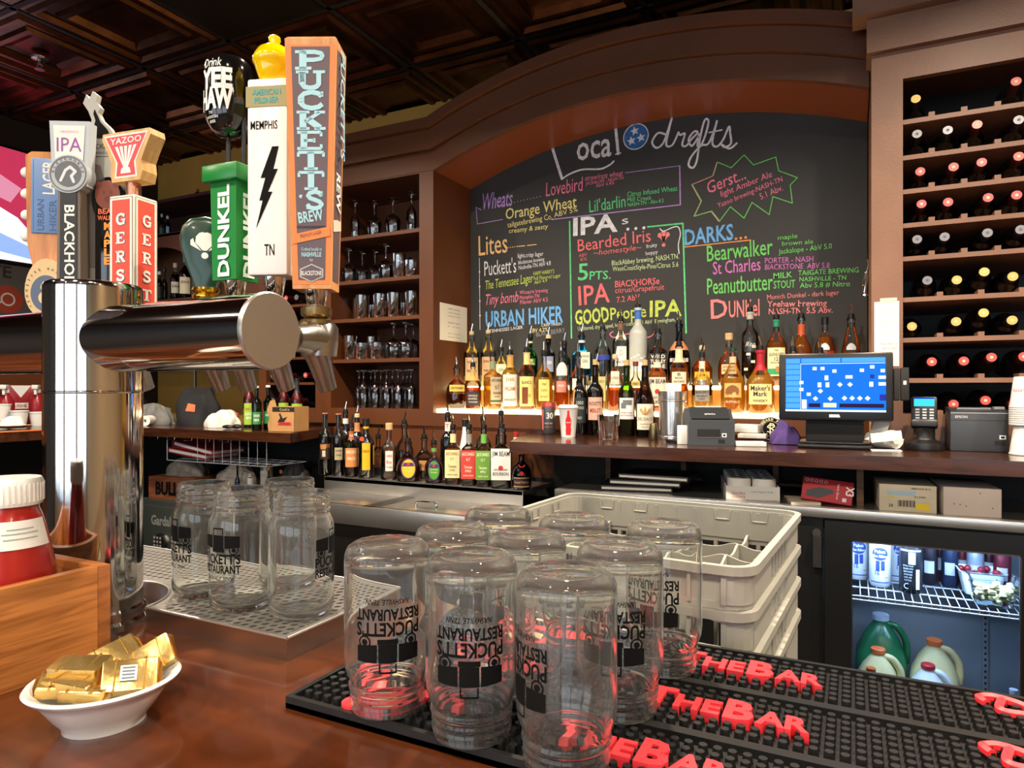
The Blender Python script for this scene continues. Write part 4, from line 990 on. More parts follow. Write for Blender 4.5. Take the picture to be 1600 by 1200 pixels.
rail_mat(.530, .645, 'black rubber bar mat with red raised letters, front one under nearest jars', 9, [(-.505, ''), (-.25, 'THE BAR'), (.09, '')], None)

# --- mason jar mugs
JH, JR = .166, .0435
PROF = [(0, 0.003), (.022, .003), (.030, .0), (.035, .0005), (.040, .004), (.0428, .010), (JR, .017), (JR, .021), (JR, .066), (JR, .111), (JR, .115), (.0425, .124), (.0395, .132), (.0372, .137), (.0370, .1395), (.0388, .141), (.0388, .1435), (.0370, .145), (.0368, .147), (.0378, .149), (.0378, .1505), (.0368, .152), (.0368, .155), (.0378, .157), (.0378, .1585), (.0366, .160), (.0366, .164), (.0358, JH), (.0340, JH), (.0334, .163), (.0340, .140), (.0358, .134), (.0392, .126), (.0408, .117), (.0411, .112), (.0411, .108), (.0411, .066), (.0411, .025), (.0411, .021), (.0394, .013), (.030, .0085), (0, .0095)]
def jar(px, py, kind, logo, label, group, by_top=False):
    """kind 'up' or 'down'; the logo is printed at angle `logo` from the side facing the viewer"""
    z = MZ if kind == 'down' else BZ + .0282
    q = at_z(px, py, z + JH) if by_top else at_z(px, py, z)
    t = thing('mason_jar', label, 'jar', (q.x, q.y, z + (JH if kind == 'down' else 0)), 0, group)
    a = math.atan2(-q.x, q.y)
    if kind == 'down': t.rotation_euler = (PI, 0, a + PI)       # stands on its rim
    else: t.rotation_euler = (0, 0, a)
    m = MB(JARGLASS); m.lathe(PROF, 64); m.build('glass', t, sharp=60)
    m = MB(INK); R = JR + .0003; A = logo
    m.text("PUCKETT'S", (0, .0690, A), .0125, .064, bold=.03, bend=R); m.text('RESTAURANT', (0, .0560, A), .0105, .064, bold=.03, bend=R); m.text('NASHVILLE, TENN', (0, .0465, A), .005, .042, bold=.01, shear=.2, bend=R)
    def pt(x, z): return (R * math.sin(A + x / R), -R * math.cos(A + x / R), z)
    def poly(P):
        # cut long spans so that they follow the glass
        xs_ = sorted(P); m.add([pt(*p) for p in P], [tuple(range(len(P)))])
    def band(x0, x1, f0, f1, n=14):
        vs = []
        for k in range(n + 1):
            x = x0 + (x1 - x0) * k / n; vs += [pt(x, f0(x)), pt(x, f1(x))]
        m.add(vs, [(2 * k, 2 * k + 2, 2 * k + 3, 2 * k + 1) for k in range(n)])
    for xa, xb in ((-.031, -.0104), (-.0090, .0090), (.0104, .031)): band(xa, xb, lambda x: .0895 + 1.6 * x * x, lambda x: .1075 - 1.5 * x * x)
    for zz in (.0915, .0935): pass
    for s_ in (-1, 1):
        for r0, r1 in ((.0048, .0065), (0.0, .003)):
            n = 18; vs = []
            for k in range(n):
                c, d = math.cos(2 * PI * k / n), math.sin(2 * PI * k / n)
                vs += [pt(s_ * .023 + r0 * c, .0875 + r0 * d), pt(s_ * .023 + r1 * c, .0875 + r1 * d)]
            m.add(vs, [(2 * k, 2 * k + 1, (2 * k + 3) % (2 * n), (2 * k + 2) % (2 * n)) for k in range(n)])
    band(-.0085, -.0070, lambda x: .108, lambda x: .116, 2); band(.0070, .0085, lambda x: .108, lambda x: .116, 2); band(-.0085, .0085, lambda x: .1155, lambda x: .1175, 4)
    band(-.010, .010, lambda x: .0845, lambda x: .0895, 4)
    m.build('printed_logo', t)
    return t
g1 = 'upside-down printed jars on the bar mats'
jar(606, 1100, 'down', 0.0, 'upside-down printed jar at the mat\'s near left corner', g1)
jar(737, 1140, 'down', 0.05, 'upside-down printed jar in the front line, second from the left', g1)
jar(885, 1190, 'down', 1.1, 'nearest upside-down printed jar, logo turned away to the right', g1)
jar(968, 1105, 'down', 0.15, 'upside-down printed jar just right of and behind the nearest jar', g1)
jar(1037, 1040, 'down', 0.35, 'rightmost upside-down printed jar, beside the grey dish rack', g1)
jar(897, 806, 'down', 2.4, 'upside-down jar in front of the grey rack, its logo turned away', g1, True)
jar(822, 832, 'down', 2.0, 'upside-down jar in the middle of the cluster on the mats', g1, True)
jar(708, 821, 'down', -2.3, 'upside-down jar behind the front two, left side of the cluster', g1, True)
jar(778, 794, 'down', 3.0, 'rearmost upside-down jar on the mats, near the ice bin', g1, True)
g2 = 'upright jars on the drip tray'
jar(318, 925, 'up', -1.1, 'upright empty jar on the drip tray nearest the tower', g2)
jar(377, 945, 'up', -.75, 'upright empty jar on the drip tray, middle of the front three', g2)
jar(471, 957, 'up', 1.15, 'upright empty jar at the front right corner of the drip tray', g2)
jar(453, 748, 'up', 2.6, 'upright empty jar behind the others on the drip tray', g2, True)

# --- wooden caddy
X1, Y1c, Y0c, X0 = -.832, .535, .16, -1.08
Hc = .116
cd = thing('wooden_caddy', 'oak condiment box holding the ketchup at the left edge', 'box', (0, 0, 0))
m = MB(OAK); m.box(X1 - .014, X1, Y0c, Y1c - .016, BZ, BZ + Hc, bev=.001); m.build('side_board', cd)
m = MB(OAK); m.box(X0, X0 + .014, Y0c, Y1c - .016, BZ, BZ + Hc, bev=.001); m.build('side_board', cd)
m = MB(ENDGRAIN); m.box(X0, X1, Y1c - .016, Y1c, BZ, BZ + Hc, bev=.001); m.build('end_board', cd)
m = MB(ENDGRAIN); m.box(X0, X1, Y0c - .016, Y0c, BZ, BZ + Hc, bev=.001); m.build('end_board', cd)
m = MB(OAK); m.box(X0 + .014, X1 - .014, Y0c, Y1c - .016, BZ, BZ + .010); m.build('base_board', cd)
# --- ketchup
kb = thing('ketchup_bottle', 'red ketchup squeeze bottle with white cap in the oak box', 'bottle', (-.908, .458, BZ + .0105), math.atan2(.908, .458))
KR = pm('ketchup_red', 'a3201a', .25, coat=.4)
m = MB(KR); m.lathe([(0, 0), (.040, 0), (.047, .006), (.049, .03), (.049, .09), (.047, .115), (.040, .15), (.034, .172), (.031, .180), (.031, .188), (0, .189)], 40); m.build('body', kb)
m = MB(WHITE); m.lathe([(0, .186), (.034, .186), (.0352, .190), (.0352, .214), (.033, .218), (0, .218)], 40)
for k in range(40):
    a = 2 * PI * k / 40; m.box(-.0007, .0007, -.0362, -.035, .190, .212, RZ(a))
m.build('cap', kb)
m = MB(C('e9e6df')); m.patch(.0425, .060, .142, .168, .35, 10, M=None)
m2 = MB(C('e9e6df')); vs = []
for i in range(13):
    a = .30 + (-.035 + .07 * i / 12) / .042
    for z, r in ((.138, .0433), (.170, .0356)): vs.append(((r + .0006) * math.sin(a), -(r + .0006) * math.cos(a), z))
m2.add(vs, [(2 * i, 2 * i + 2, 2 * i + 3, 2 * i + 1) for i in range(12)], None, True)
m2.use(C('9aa6a0'))
for z, w in ((.160, .03), (.155, .04), (.149, .036)):
    vs = []
    for i in range(9):
        a = .30 + (-w / 2 + w * i / 8) / .042
        for dz in (0, .0014):
            r = .0433 + (.0356 - .0433) * ((z + dz) - .138) / .032 + .0011; vs.append((r * math.sin(a), -r * math.cos(a), z + dz))
    m2.add(vs, [(2 * i, 2 * i + 2, 2 * i + 3, 2 * i + 1) for i in range(8)])
m2.build('neck_label', kb)
m = MB(pm('mustard_yellow', 'e8b313', .3)); m.box(-.011, .011, -.03, .03, 0, .098, T(-.872, .372, BZ + .0105) @ RZ(.1), bev=.004); tag(m.build('mustard_packet'), 'yellow packet at the picture edge inside the oak box', 'packet')
m = MB(C('d9c9a4')); m.box(-.0015, .0015, -.042, .042, 0, .125, T(-.888, .392, BZ + .0105) @ RX(.0) @ RZ(.15)); m.use(C('5a3420')); m.box(-.0019, .0019, -.036, .036, .09, .118, T(-.888, .392, BZ + .0105) @ RZ(.15)); tag(m.build('menu_card'), 'cream and brown card standing in the oak box before the ketchup', 'card')

# --- white bowl of butter pats
bx, by = -.672, .426
bw_ = thing('white_bowl', 'white oval bowl heaped with gold-wrapped butter pats', 'bowl', (bx, by, BZ), math.radians(58))
m = MB(CERAMIC); m.lathe([(0, .004), (.030, .004), (.032, 0), (.037, 0), (.038, .006), (.046, .015), (.056, .030), (.062, .038), (.068, .041), (.0695, .0435), (.0675, .046), (.063, .0445), (.056, .037), (.045, .022), (.035, .012), (0, .0095)], 64, sy=.90); m.build('bowl', bw_)
def foil(loc, rx, ry, rz, label, sx=.025, sy=.0165, sz=.0062):
    m = MB(FOIL)
    def f(u, v):
        x = (u - .5) * 2; y = (v - .5) * 2
        return (x * sx, y * sy, 0)
    m.box(-sx, sx, -sy, sy, -sz, sz, bev=.0025, seg=2)
    for s_ in (-1, 1):                               # folded foil ends and crimps
        m.add([(s_ * sx * .98, -sy, -sz * .4), (s_ * sx * 1.12, -sy * .6, sz * .5), (s_ * sx * 1.12, sy * .6, sz * .5), (s_ * sx * .98, sy, -sz * .4)], [(0, 1, 2, 3)])
        m.add([(s_ * sx * .45, -sy * 1.02, sz * .6), (s_ * sx * .52, -sy * 1.02, sz * 1.25), (s_ * sx * .60, -sy * 1.02, sz * .6), (s_ * sx * .45, sy * 1.02, sz * .6), (s_ * sx * .52, sy * 1.02, sz * 1.25), (s_ * sx * .60, sy * 1.02, sz * .6)], [(0, 1, 4, 3), (1, 2, 5, 4), (0, 2, 1), (3, 4, 5)])
    rng = random.Random(loc[0] * 999 + rz)
    m.v = [(x + rng.uniform(-.0007, .0007), y + rng.uniform(-.0007, .0007), z + rng.uniform(-.0006, .0006)) for x, y, z in m.v]
    o = m.build('butter_pat', rot=(rx, ry, rz), loc=loc)
    tag(o, label, 'butter', 'gold butter pats in the white bowl'); return o
v_ = (math.cos(math.radians(26.65)), math.sin(math.radians(26.65)))
def bl(px, py, z):
    z -= .005; q = at_z(px - 3, py - 9, z); return (q.x, q.y, z)
foil(bl(128, 1052, BZ + .058), .1, .05, .55, 'gold butter pat lying on top at the bowl\'s left, with faint print')
foil(bl(180, 1036, BZ + .054), .5, -.3, 1.2, 'gold butter pat leaning at the back of the bowl beside the oak box')
foil(bl(238, 1040, BZ + .056), .9, -.5, .75, 'gold butter pat propped upright on the bowl\'s right rim')
o_ = foil(bl(206, 1066, BZ + .054), .75, .1, .95, 'gold butter pat tilted to the front with a grey printed square')
m = MB(C('b8bfc0')); m.sheet([(-.009, -.008), (.006, -.008), (.006, .008), (-.009, .008)], T(0, 0, .0082)); m.use(C('55606a'))
for k in range(4): m.sheet([(-.007, -.006 + k * .0035), (.004, -.006 + k * .0035), (.004, -.0045 + k * .0035), (-.007, -.0045 + k * .0035)], T(0, 0, .0085))
m.build('printed_square', o_)
foil(bl(120, 1075, BZ + .050), .05, .1, .35, 'gold butter pat in the middle of the bowl under the top pat')
foil(bl(108, 1078, BZ + .047), .2, .15, .9, 'gold butter pat at the bowl\'s left rim')
foil(bl(146, 1086, BZ + .045), .1, -.05, .3, 'gold butter pat low at the front of the bowl')
foil(bl(180, 1058, BZ + .044), .2, .2, .8, 'gold butter pat half buried in the middle of the bowl')

# --- stacked grey dish racks behind the mats
FR, BRp, BLp = Vector((-.120, .915, 0)), Vector((-.098, 1.385, 0)), Vector((-.558, 1.42, 0))
ctr = (FR + BLp) / 2 + Vector((.0, .0, 0)); ang = math.radians(-3.5)
S_ = .238
def rrect(h, r, n=5):
    P = []
    for cx, cy, a in ((h - r, h - r, 0), (-h + r, h - r, PI / 2), (-h + r, -h + r, PI), (h - r, -h + r, 1.5 * PI)):
        for k in range(n + 1): P.append((cx + r * math.cos(a + PI / 2 * k / n), cy + r * math.sin(a + PI / 2 * k / n)))
    return P
def ringwall(m, h0, h1, z0, z1, r=.035, th=.003):
    """wall following a rounded square from half-size h0 at z0 to h1 at z1"""
    o0, o1, i1, i0 = rrect(h0, r), rrect(h1, r), rrect(h1 - th, r - th), rrect(h0 - th, r - th)
    n = len(o0)
    vs = [(x, y, z0) for x, y in o0] + [(x, y, z1) for x, y in o1] + [(x, y, z1) for x, y in i1] + [(x, y, z0) for x, y in i0]
    m.add(vs, [(a * n + k, a * n + (k + 1) % n, ((a + 1) % 4) * n + (k + 1) % n, ((a + 1) % 4) * n + k) for a in range(4) for k in range(n)], None, False)
TOPZ, TIER = 1.174, .060
def rack(i, label):
    z = TOPZ - TIER * (i + 1) if i < 3 else TOPZ - TIER * 3 - .115
    t = thing('dish_rack', label, 'rack', (ctr.x, ctr.y, z), ang, 'stacked grey dish racks')
    H = TIER if i < 3 else .115
    m = MB(GREYP)
    ringwall(m, S_ + .004, S_ + .004, H - .012, H, .036, .010)        # rim
    ringwall(m, S_ - .004, S_ - .004, 0.0005, .010, .034, .006)        # foot
    nb = 11
    for side in range(4):                                              # upright bars with open windows
        R_ = RZ(side * PI / 2)
        if side == 3 or side == 1:
            for a, b in ((-S_ + .03, -.075), (.075, S_ - .03)):
                m.box(a, b, -S_ + .002, -S_ + .006, .008, H - .010, R_)
            for k in range(5):
                x = -.06 + .03 * k; m.box(x - .003, x + .003, -S_ + .001, -S_ + .007, .008, H - .010, R_)
        for k in range(nb):
            x = -S_ + .035 + (2 * S_ - .07) * k / (nb - 1)
            if side in (0, 2): m.box(x - .0035, x + .0035, -S_ + .0, -S_ + .010, .008, H - .010, R_)
    for cx, cy in ((1, 1), (1, -1), (-1, 1), (-1, -1)):
        P = [(cx * (S_ - .035 + .033 * math.cos(a)), cy * (S_ - .035 + .033 * math.sin(a))) for a in (0, .4, .8, 1.2, PI / 2)]
        for a, b in zip(P, P[1:]):
            m.add([(a[0], a[1], .008), (b[0], b[1], .008), (b[0], b[1], H - .01), (a[0], a[1], H - .01)], [(0, 1, 2, 3)])
    m.build('frame', t)
    if i == 0:
        m = MB(GREYP)                                                  # inner wall above the dividers with notches in the rim
        ringwall(m, S_ - .008, S_ - .006, -.002, H - .006, .032, .0025)
        m.build('inner_wall', t)
        m = MB(GREYP); zt = -.002
        def wav(u): 
            w = u * 5 % 1.0
            return .009 * (0.5 + 0.5 * math.cos(2 * PI * w)) ** 1.5
        for k in range(1, 5):
            x = -S_ + 2 * S_ * k / 5
            for flip in (0, 1):
                N = 60; vs = []
                for j in range(N + 1):
                    u = j / N; y = -S_ + .01 + (2 * S_ - .02) * u; zz = zt + wav(u)
                    for dx in (-.002, .002):
                        vs += [(x + dx, y, zz - .045), (x + dx, y, zz)]
                if flip: vs = [(b, a, c) for a, b, c in vs]
                fs = []
                for j in range(N):
                    b = 4 * j
                    fs += [(b, b + 4, b + 5, b + 1), (b + 2, b + 3, b + 7, b + 6), (b + 1, b + 5, b + 7, b + 3)]
                m.add(vs, fs)
        m.build('divider_grid', t)
        for side in range(4):
            for x in (-.135, -.045, .1, .18) if side != 2 else (-.165, -.095, .075, .15):
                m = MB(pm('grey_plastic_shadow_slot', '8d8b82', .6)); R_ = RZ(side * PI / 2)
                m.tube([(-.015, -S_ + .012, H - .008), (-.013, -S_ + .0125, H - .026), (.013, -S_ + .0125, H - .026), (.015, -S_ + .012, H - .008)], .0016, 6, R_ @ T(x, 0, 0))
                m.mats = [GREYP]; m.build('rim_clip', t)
    return t
for i, l in enumerate(['grey plastic glass rack with divider grid, top of the stack', 'grey plastic rack tier directly under the top rack', 'grey plastic rack tier, third down in the stack', 'deep grey plastic rack at the bottom of the stack']):
    rack(i, l)
# ================================================================== bottles
BP = {
 'round': [(.0, .012), (.55, .012), (.86, 0), (1, .022), (1, .56), (.97, .60), (.80, .67), (.52, .725), (.37, .765), (.34, .80), (.34, .955), (.41, .957), (.41, .995), (.36, 1), (0, 1)],
 'stout': [(.0, .012), (.55, .012), (.88, 0), (1, .03), (1, .50), (.96, .58), (.78, .66), (.5, .72), (.30, .76), (.27, .80), (.27, .955), (.32, .957), (.32, .995), (.28, 1), (0, 1)],
 'wine': [(.0, .03), (.6, .02), (.9, 0), (1, .018), (1, .60), (.95, .645), (.72, .695), (.46, .735), (.39, .77), (.37, .95), (.41, .952), (.41, .985), (.37, 1), (0, 1)],
 'burg': [(.0, .03), (.6, .02), (.9, 0), (1, .018), (1, .42), (.95, .48), (.75, .60), (.52, .70), (.41, .78), (.36, .88), (.35, .95), (.39, .952), (.39, .985), (.36, 1), (0, 1)],
 'square': [(.0, .012, 6), (.6, .012, 6), (.93, 0, 6), (1, .015, 6), (1, .60, 6), (.93, .645, 5), (.62, .69, 3), (.40, .72, 2), (.37, .75, 2), (.37, .95, 2), (.43, .952, 2), (.43, .995, 2), (.38, 1, 2), (0, 1, 2)],
 'tall': [(.0, .012), (.6, .012), (.92, 0), (1, .015), (1, .66), (.94, .70), (.66, .745), (.43, .785), (.39, .82), (.37, .955), (.44, .957), (.44, .995), (.39, 1), (0, 1)],
 'cone': [(.0, .012), (.6, .012), (.92, 0), (1, .02), (1, .34), (.97, .42), (.80, .60), (.58, .74), (.40, .83), (.36, .87), (.36, .955), (.42, .957), (.42, .995), (.37, 1), (0, 1)],
 'orb': [(.0, .012), (.5, .012), (.80, 0), (.95, .06), (1, .20), (1, .38), (.92, .52), (.72, .62), (.45, .69), (.31, .74), (.28, .78), (.28, .94), (.36, .945), (.36, .995), (.3, 1), (0, 1)],
 'squat': [(.0, .012, 3), (.5, .012, 3), (.85, 0, 3), (.97, .05, 3), (1, .18, 3), (.98, .36, 3), (.85, .50, 3), (.55, .62, 2), (.30, .70, 2), (.26, .74, 2), (.26, .94, 2), (.33, .945, 2), (.33, .995, 2), (.27, 1, 2), (0, 1, 2)],
 'buff': [(.0, .012), (.6, .012), (.9, 0), (1, .02), (1, .46), (.98, .50), (.72, .60), (.42, .70), (.28, .76), (.26, .80), (.26, .955), (.32, .957), (.32, .995), (.27, 1), (0, 1)],
 'malibu': [(.0, .012), (.6, .012), (.92, 0), (1, .03), (1, .40), (.9, .50), (.62, .66), (.45, .78), (.40, .86), (.40, .955), (.44, .957), (.44, .995), (.4, 1), (0, 1)],
}
AMBER = liquid('amber_spirit', 'f09a2a'); AMBERD = liquid('dark_amber_spirit', 'd87a1e', .7, .35); GOLD = liquid('gold_spirit', 'f9c850', .8, .45); PALE = liquid('pale_gold_spirit', 'fbe49a', .8, .4)
REDD = thin('red_brown_spirit', '7a2412', .7); BROWNL = liquid('brown_spirit', '9a4e1c', .7, .3)
GLS = {'clear': CLEAR, 'green': thin('green_thin_glass', '2f8a4a', .5), 'blue': thin('sky_blue_glass', '58b4e0', .7), 'lime': thin('lime_wine_glass', '8fbf3a', .55),
       'dark': pm('dark_bottle_glass', '0b0c0b', .06, coat=.5), 'brown': thin('brown_wine_glass', '6a4a12', .5), 'frost': pm('frosted_glass', 'b9bdb6', .35), 'white': pm('white_bottle', 'e9e8e4', .2, coat=.3), 'smoke': thin('smoke_glass', '7d8290', .6)}
def pour(mb, z, lean, steel=True, collar=BLACK, s=1.0):
    mb.use(collar); mb.lathe([(0, z - .004), (.0125 * s, z - .004), (.0135 * s, z + .004), (.0125 * s, z + .016), (.008, z + .019), (0, z + .02)], 16)
    mb.use(CHROME if steel else BLACK)
    mb.tube([(0, 0, z + .015), (0, 0, z + .026), (lean * .5, -.002, z + .04), (lean, -.004, z + .058)], [.0048, .0046, .0040, .0034], 8)
def bottle(label, px, Y, z, wpx, topy, prof='round', gl='clear', liq=None, fill=.5, lab=None, neck=None, cap='pour', lean=.006, rz=0.0, group=None, extra=None, name='liquor_bottle', asp=1.0, shift=0.0):
    """lab: (width share of the front, z0, z1, colour, [(text, z share, height share, width share, colour)...]) in shares of the bottle"""
    r = ray(px, 600); X = r.x * Y / r.y
    d = Y / r.y
    H = at_y(px, topy, Y).z - z
    R = wpx * d / FPX / 2 / math.sqrt(1 + ((px - 800) / FPX) ** 2) * asp
    t = thing(name, label, 'bottle', (X + shift, Y, z), math.atan2(-X, Y) + rz, group)
    P = [(p[0] * R, p[1] * H) + tuple(p[2:]) for p in BP[prof]]
    sq = prof == 'square'
    m = MB(GLS[gl]); m.lathe(P, 28); m.build('glass_body', t, sharp=55)
    if liq:
        zf = fill * H; L = []
        for a, b in zip(P, P[1:]):
            if a[1] > zf: break
            L.append((max(0, a[0] - .0028), a[1] + (.003 if a[1] < .02 * H else 0)) + a[2:])
            if b[1] > zf:
                k = (zf - a[1]) / max(1e-6, b[1] - a[1]); L.append((max(0, a[0] + (b[0] - a[0]) * k - .0028), zf) + a[2:]); break
        L.append((0, zf) + L[-1][2:])
        m = MB(liq); m.lathe(L, 24); m.build('liquid', t, sharp=55)
    def plate(m, w, a, b, col, lines, Rl, a0=0.0, off=.0007, topf=None):
        m.use(flat(col, .6))
        zA, zB = a * H, b * H; W = 2 * R * w
        flatp = sq
        if flatp: m.add([(-W / 2, -Rl - off, zA), (W / 2, -Rl - off, zA), (W / 2, -Rl - off, zB), (-W / 2, -Rl - off, zB)], [(0, 1, 2, 3)])
        else: m.patch(Rl + off, W, zA, zB, a0, 10, 1.0, topf)
        for (tx, zc, hh, ww, c) in lines:
            m.use(flat(c, .7)); h = hh * (zB - zA); zc_ = zA + zc * (zB - zA) - h / 2
            if flatp: m.text(tx, FRONT(0, -Rl - off - .0006, zc_), h, ww * W, bold=.015)
            else: m.text(tx, (0, zc_, a0), h, ww * W, bold=.015, bend=Rl + off + .0005)
    if lab:
        m = MB(); plate(m, lab[0], lab[1], lab[2], lab[3], lab[4], R * (lab[5] if len(lab) > 5 else 1.0))
        if extra: extra(m, R, H)
        m.build('front_label', t)
    elif extra:
        m = MB(); extra(m, R, H); m.build('front_label', t)
    zc = H
    if neck:
        m = MB(flat(neck[2], .5)); rn = 0
        za, zb = neck[0] * H, neck[1] * H
        pr = []
        for a, b in zip(P, P[1:]):
            for k in range(4):
                q = k / 4; zz = a[1] + (b[1] - a[1]) * q
                if za <= zz <= zb: pr.append((a[0] + (b[0] - a[0]) * q + .0009, zz))
        if len(pr) >= 2:
            m.lathe(pr, 20); m.build('neck_label', t)
    m = MB()
    if cap == 'pour': pour(m, zc, lean); m.build('pour_spout', t)
    elif cap == 'pourb': pour(m, zc, lean, False); m.build('pour_spout', t)
    elif cap == 'pourw': pour(m, zc, lean, True, C('d8c49a')); m.build('pour_spout', t)
    elif cap == 'cork': m.use(pm('natural_cork', 'd2ab78', .8, noise=.15, nscale=60)); m.cyl(.0105, zc - .004, zc + .024, 16, bev=.001); m.build('cork', t)
    elif cap == 'bigcork': m.use(pm('natural_cork', 'd2ab78', .8, noise=.15, nscale=60)); m.cyl(.0165, zc - .002, zc + .030, 20, bev=.002); m.build('cork_stopper', t)
    elif isinstance(cap, tuple): m.use(flat(cap[0], .3)); m.cyl(P[-3][0] + .0015, zc - cap[1], zc + .003, 20, bev=.0015); m.build('screw_cap', t)
    return t
S1, S2 = 2.935, 3.115
gT1, gT2 = 'liquor bottles on the lower lit step', 'liquor bottles on the upper lit step'
ZA_, ZB_ = 1.3075, 1.4205
K = '2a2420'; W_ = 'efe8d8'
# upper (rear) lit step, left to right
u = lambda *a, **k: bottle(*a, group=gT2, **k)
TAN = 'cfae82'
u('clear bottle with tan label at the left end of the upper lit step', 737, S2, ZB_, 25, 523, 'wine', 'clear', PALE, .2, (.9, .12, .55, TAN, [('CALIFORNIA', .8, .1, .7, K), ('VERMOUTH', .4, .1, .7, K)]), cap='pourw')
u('clear bottle with tan label, second on the upper lit step', 763, S2, ZB_, 25, 521, 'wine', 'clear', PALE, .2, (.9, .12, .55, 'c79a72', [('EXTRA DRY', .8, .1, .7, K), ('VERMOUTH', .4, .1, .7, K)]), cap='pourw')
u('bottle with pale grey-green label beside the green gin bottle', 783, S2, ZB_, 20, 548, 'round', 'clear', PALE, .2, (.9, .2, .62, 'c9cfb4', [('GIN', .6, .2, .5, '3c6a50')]))
u('green gin bottle with gold lettering on the upper lit step', 829, S2, ZB_, 23, 527, 'stout', 'green', None, .5, (.7, .42, .56, '1f6a36', [('100', .7, .4, .5, 'e6d27a'), ('IMPORTED', .25, .25, .8, 'e6d27a')]), neck=(.86, .95, 'e6dcb0'))
u('cork-collared clear bottle with blue-grey label, right of the green gin', 857, S2, ZB_, 21, 529, 'tall', 'smoke', None, .5, (.8, .3, .62, '8a94b4', [('VODKA', .6, .2, .7, W_)]), cap='pourw')
u('black-necked dark blue bottle between the cork-collared and sky-blue bottles', 882, S2, ZB_, 20, 538, 'wine', 'dark', None, .5, (.7, .2, .5, '30384c', [('RUM', .6, .25, .5, W_)]), cap='pour')
u('sky-blue square gin bottle with white label', 909, S2, ZB_, 27, 524, 'square', 'blue', None, .5, (.62, .34, .66, 'f0ead2', [('LONDON', .75, .14, .8, '24508a'), ('GIN', .45, .2, .5, '24508a')]), neck=(.8, .9, 'dfe8e6'), rz=.35)
u('clear round vodka bottle with dark blue band behind the merlot', 942, S2, ZB_, 26, 515, 'round', 'clear', thin('blue_reflect', 'aebfd8', .8), .5, (.95, .46, .54, '2438a0', []), lean=-.006)
u('clear ribbed vodka bottle with white label, left of the frosted bottle', 970, S2, ZB_, 26, 501, 'tall', 'clear', None, .5, (.72, .30, .60, 'f4efe4', [('Ketel One', .22, .16, .8, '2c2c30'), ('O', .68, .3, .3, 'b9a070')]), neck=(.84, .97, '7a5a40'), lean=-.005)
def goose(m, R, H):
    m.use(C('f2efe8'))
    for i in range(5): m.patch(R + .0012, R * .35, H * (.34 + .02 * (i % 3)), H * (.36 + .02 * (i % 3)), -.8 + .4 * i, 4)
    m.use(C('dfe6ea')); m.patch(R + .001, R * 1.5, H * .18, H * .30, 0, 10)
u('frosted vodka bottle with blue neck label', 997, S2, ZB_, 28, 481, 'tall', 'frost', None, .5, None, neck=(.84, .97, '3f6fc4'), extra=goose, lean=-.003)
u('square whiskey bottle lettered in white on black, right of the frosted vodka', 1028, S2, ZB_, 29, 519, 'square', 'clear', REDD, .62, (.95, .30, .60, '1d1414', [('WILD', .8, .22, .8, W_), ('TURKEY', .5, .22, .85, W_), ('RARE', .2, .22, .8, W_)]), lean=-.006)
u('dark round rum bottle with copper neck label and silver lettered band', 1061, S2, ZB_, 36, 506, 'orb', 'smoke', REDD, .7, (.9, .38, .44, 'c9c0c4', [('DIPLOMAT', .5, .8, .7, K)]), neck=(.55, .72, 'd28a60'), lean=-.004)
u('amber bottle with clear plastic dropper top on the upper step', 1097, S2, ZB_, 32, 546, 'buff', 'clear', AMBERD, .6, (.8, .15, .38, 'd8a238', [('RUM', .6, .25, .6, K)]), neck=(.82, .95, 'e0a030'), cap='pourw', lean=0)
u('cork-stoppered amber bottle with small tan label', 1139, S2, ZB_, 35, 531, 'orb', 'clear', AMBERD, .5, (.72, .25, .46, 'd8b48c', [('COWBOY', .72, .2, .8, K), ('RESERVE', .35, .2, .8, K)]), cap='bigcork')
def vine(m, R, H):
    m.use(C('ddd8cc'))
    for i in range(4): m.patch(R + .001, R * .5, H * (.2 + .1 * i), H * (.235 + .1 * i), (-.5, .35, -.2, .45)[i], 4)
    m.text('Ron', (0, .52 * H, 0), .02, R * 1.1, shear=.3, bend=R + .0012)
u('clear bottle engraved with white script and leaves, dark rum inside', 1172, S2, ZB_, 27, 486, 'tall', 'clear', REDD, .45, None, extra=vine, neck=(.88, .99, 'b9b6ae'), lean=-.008)
def glen(m, R, H):
    m.use(C('2f9a70')); m.patch(R + .0014, R * 1.75, H * .16, H * .25, 0, 10); m.use(C('b87a3a')); m.patch(R + .002, R * .6, H * .2, H * .28, .25, 6)
u('scotch bottle with green collar and cream label, left of the register', 1213, S2, ZB_, 35, 498, 'stout', 'clear', AMBER, .64, (.88, .14, .56, 'f0e3b4', [('THE', .9, .07, .2, '3a3a30'), ('GLENLIVET', .76, .11, .8, '3a3a30'), ('12', .6, .14, .2, '3a3a30'), ('SINGLE MALT', .47, .06, .6, '3a3a30')]), neck=(.87, .99, '2f8a68'), extra=glen, lean=-.006)
u('scotch bottle with red-gold neck and cream script label above the register', 1252, S2, ZB_, 36, 496, 'orb', 'clear', AMBER, .9, (.85, .18, .42, 'f3e6c6', [("Dewar's", .66, .32, .8, K), ('WHITE LABEL', .3, .12, .7, 'a03020')]), neck=(.74, .93, 'c4562c'), lean=.0)
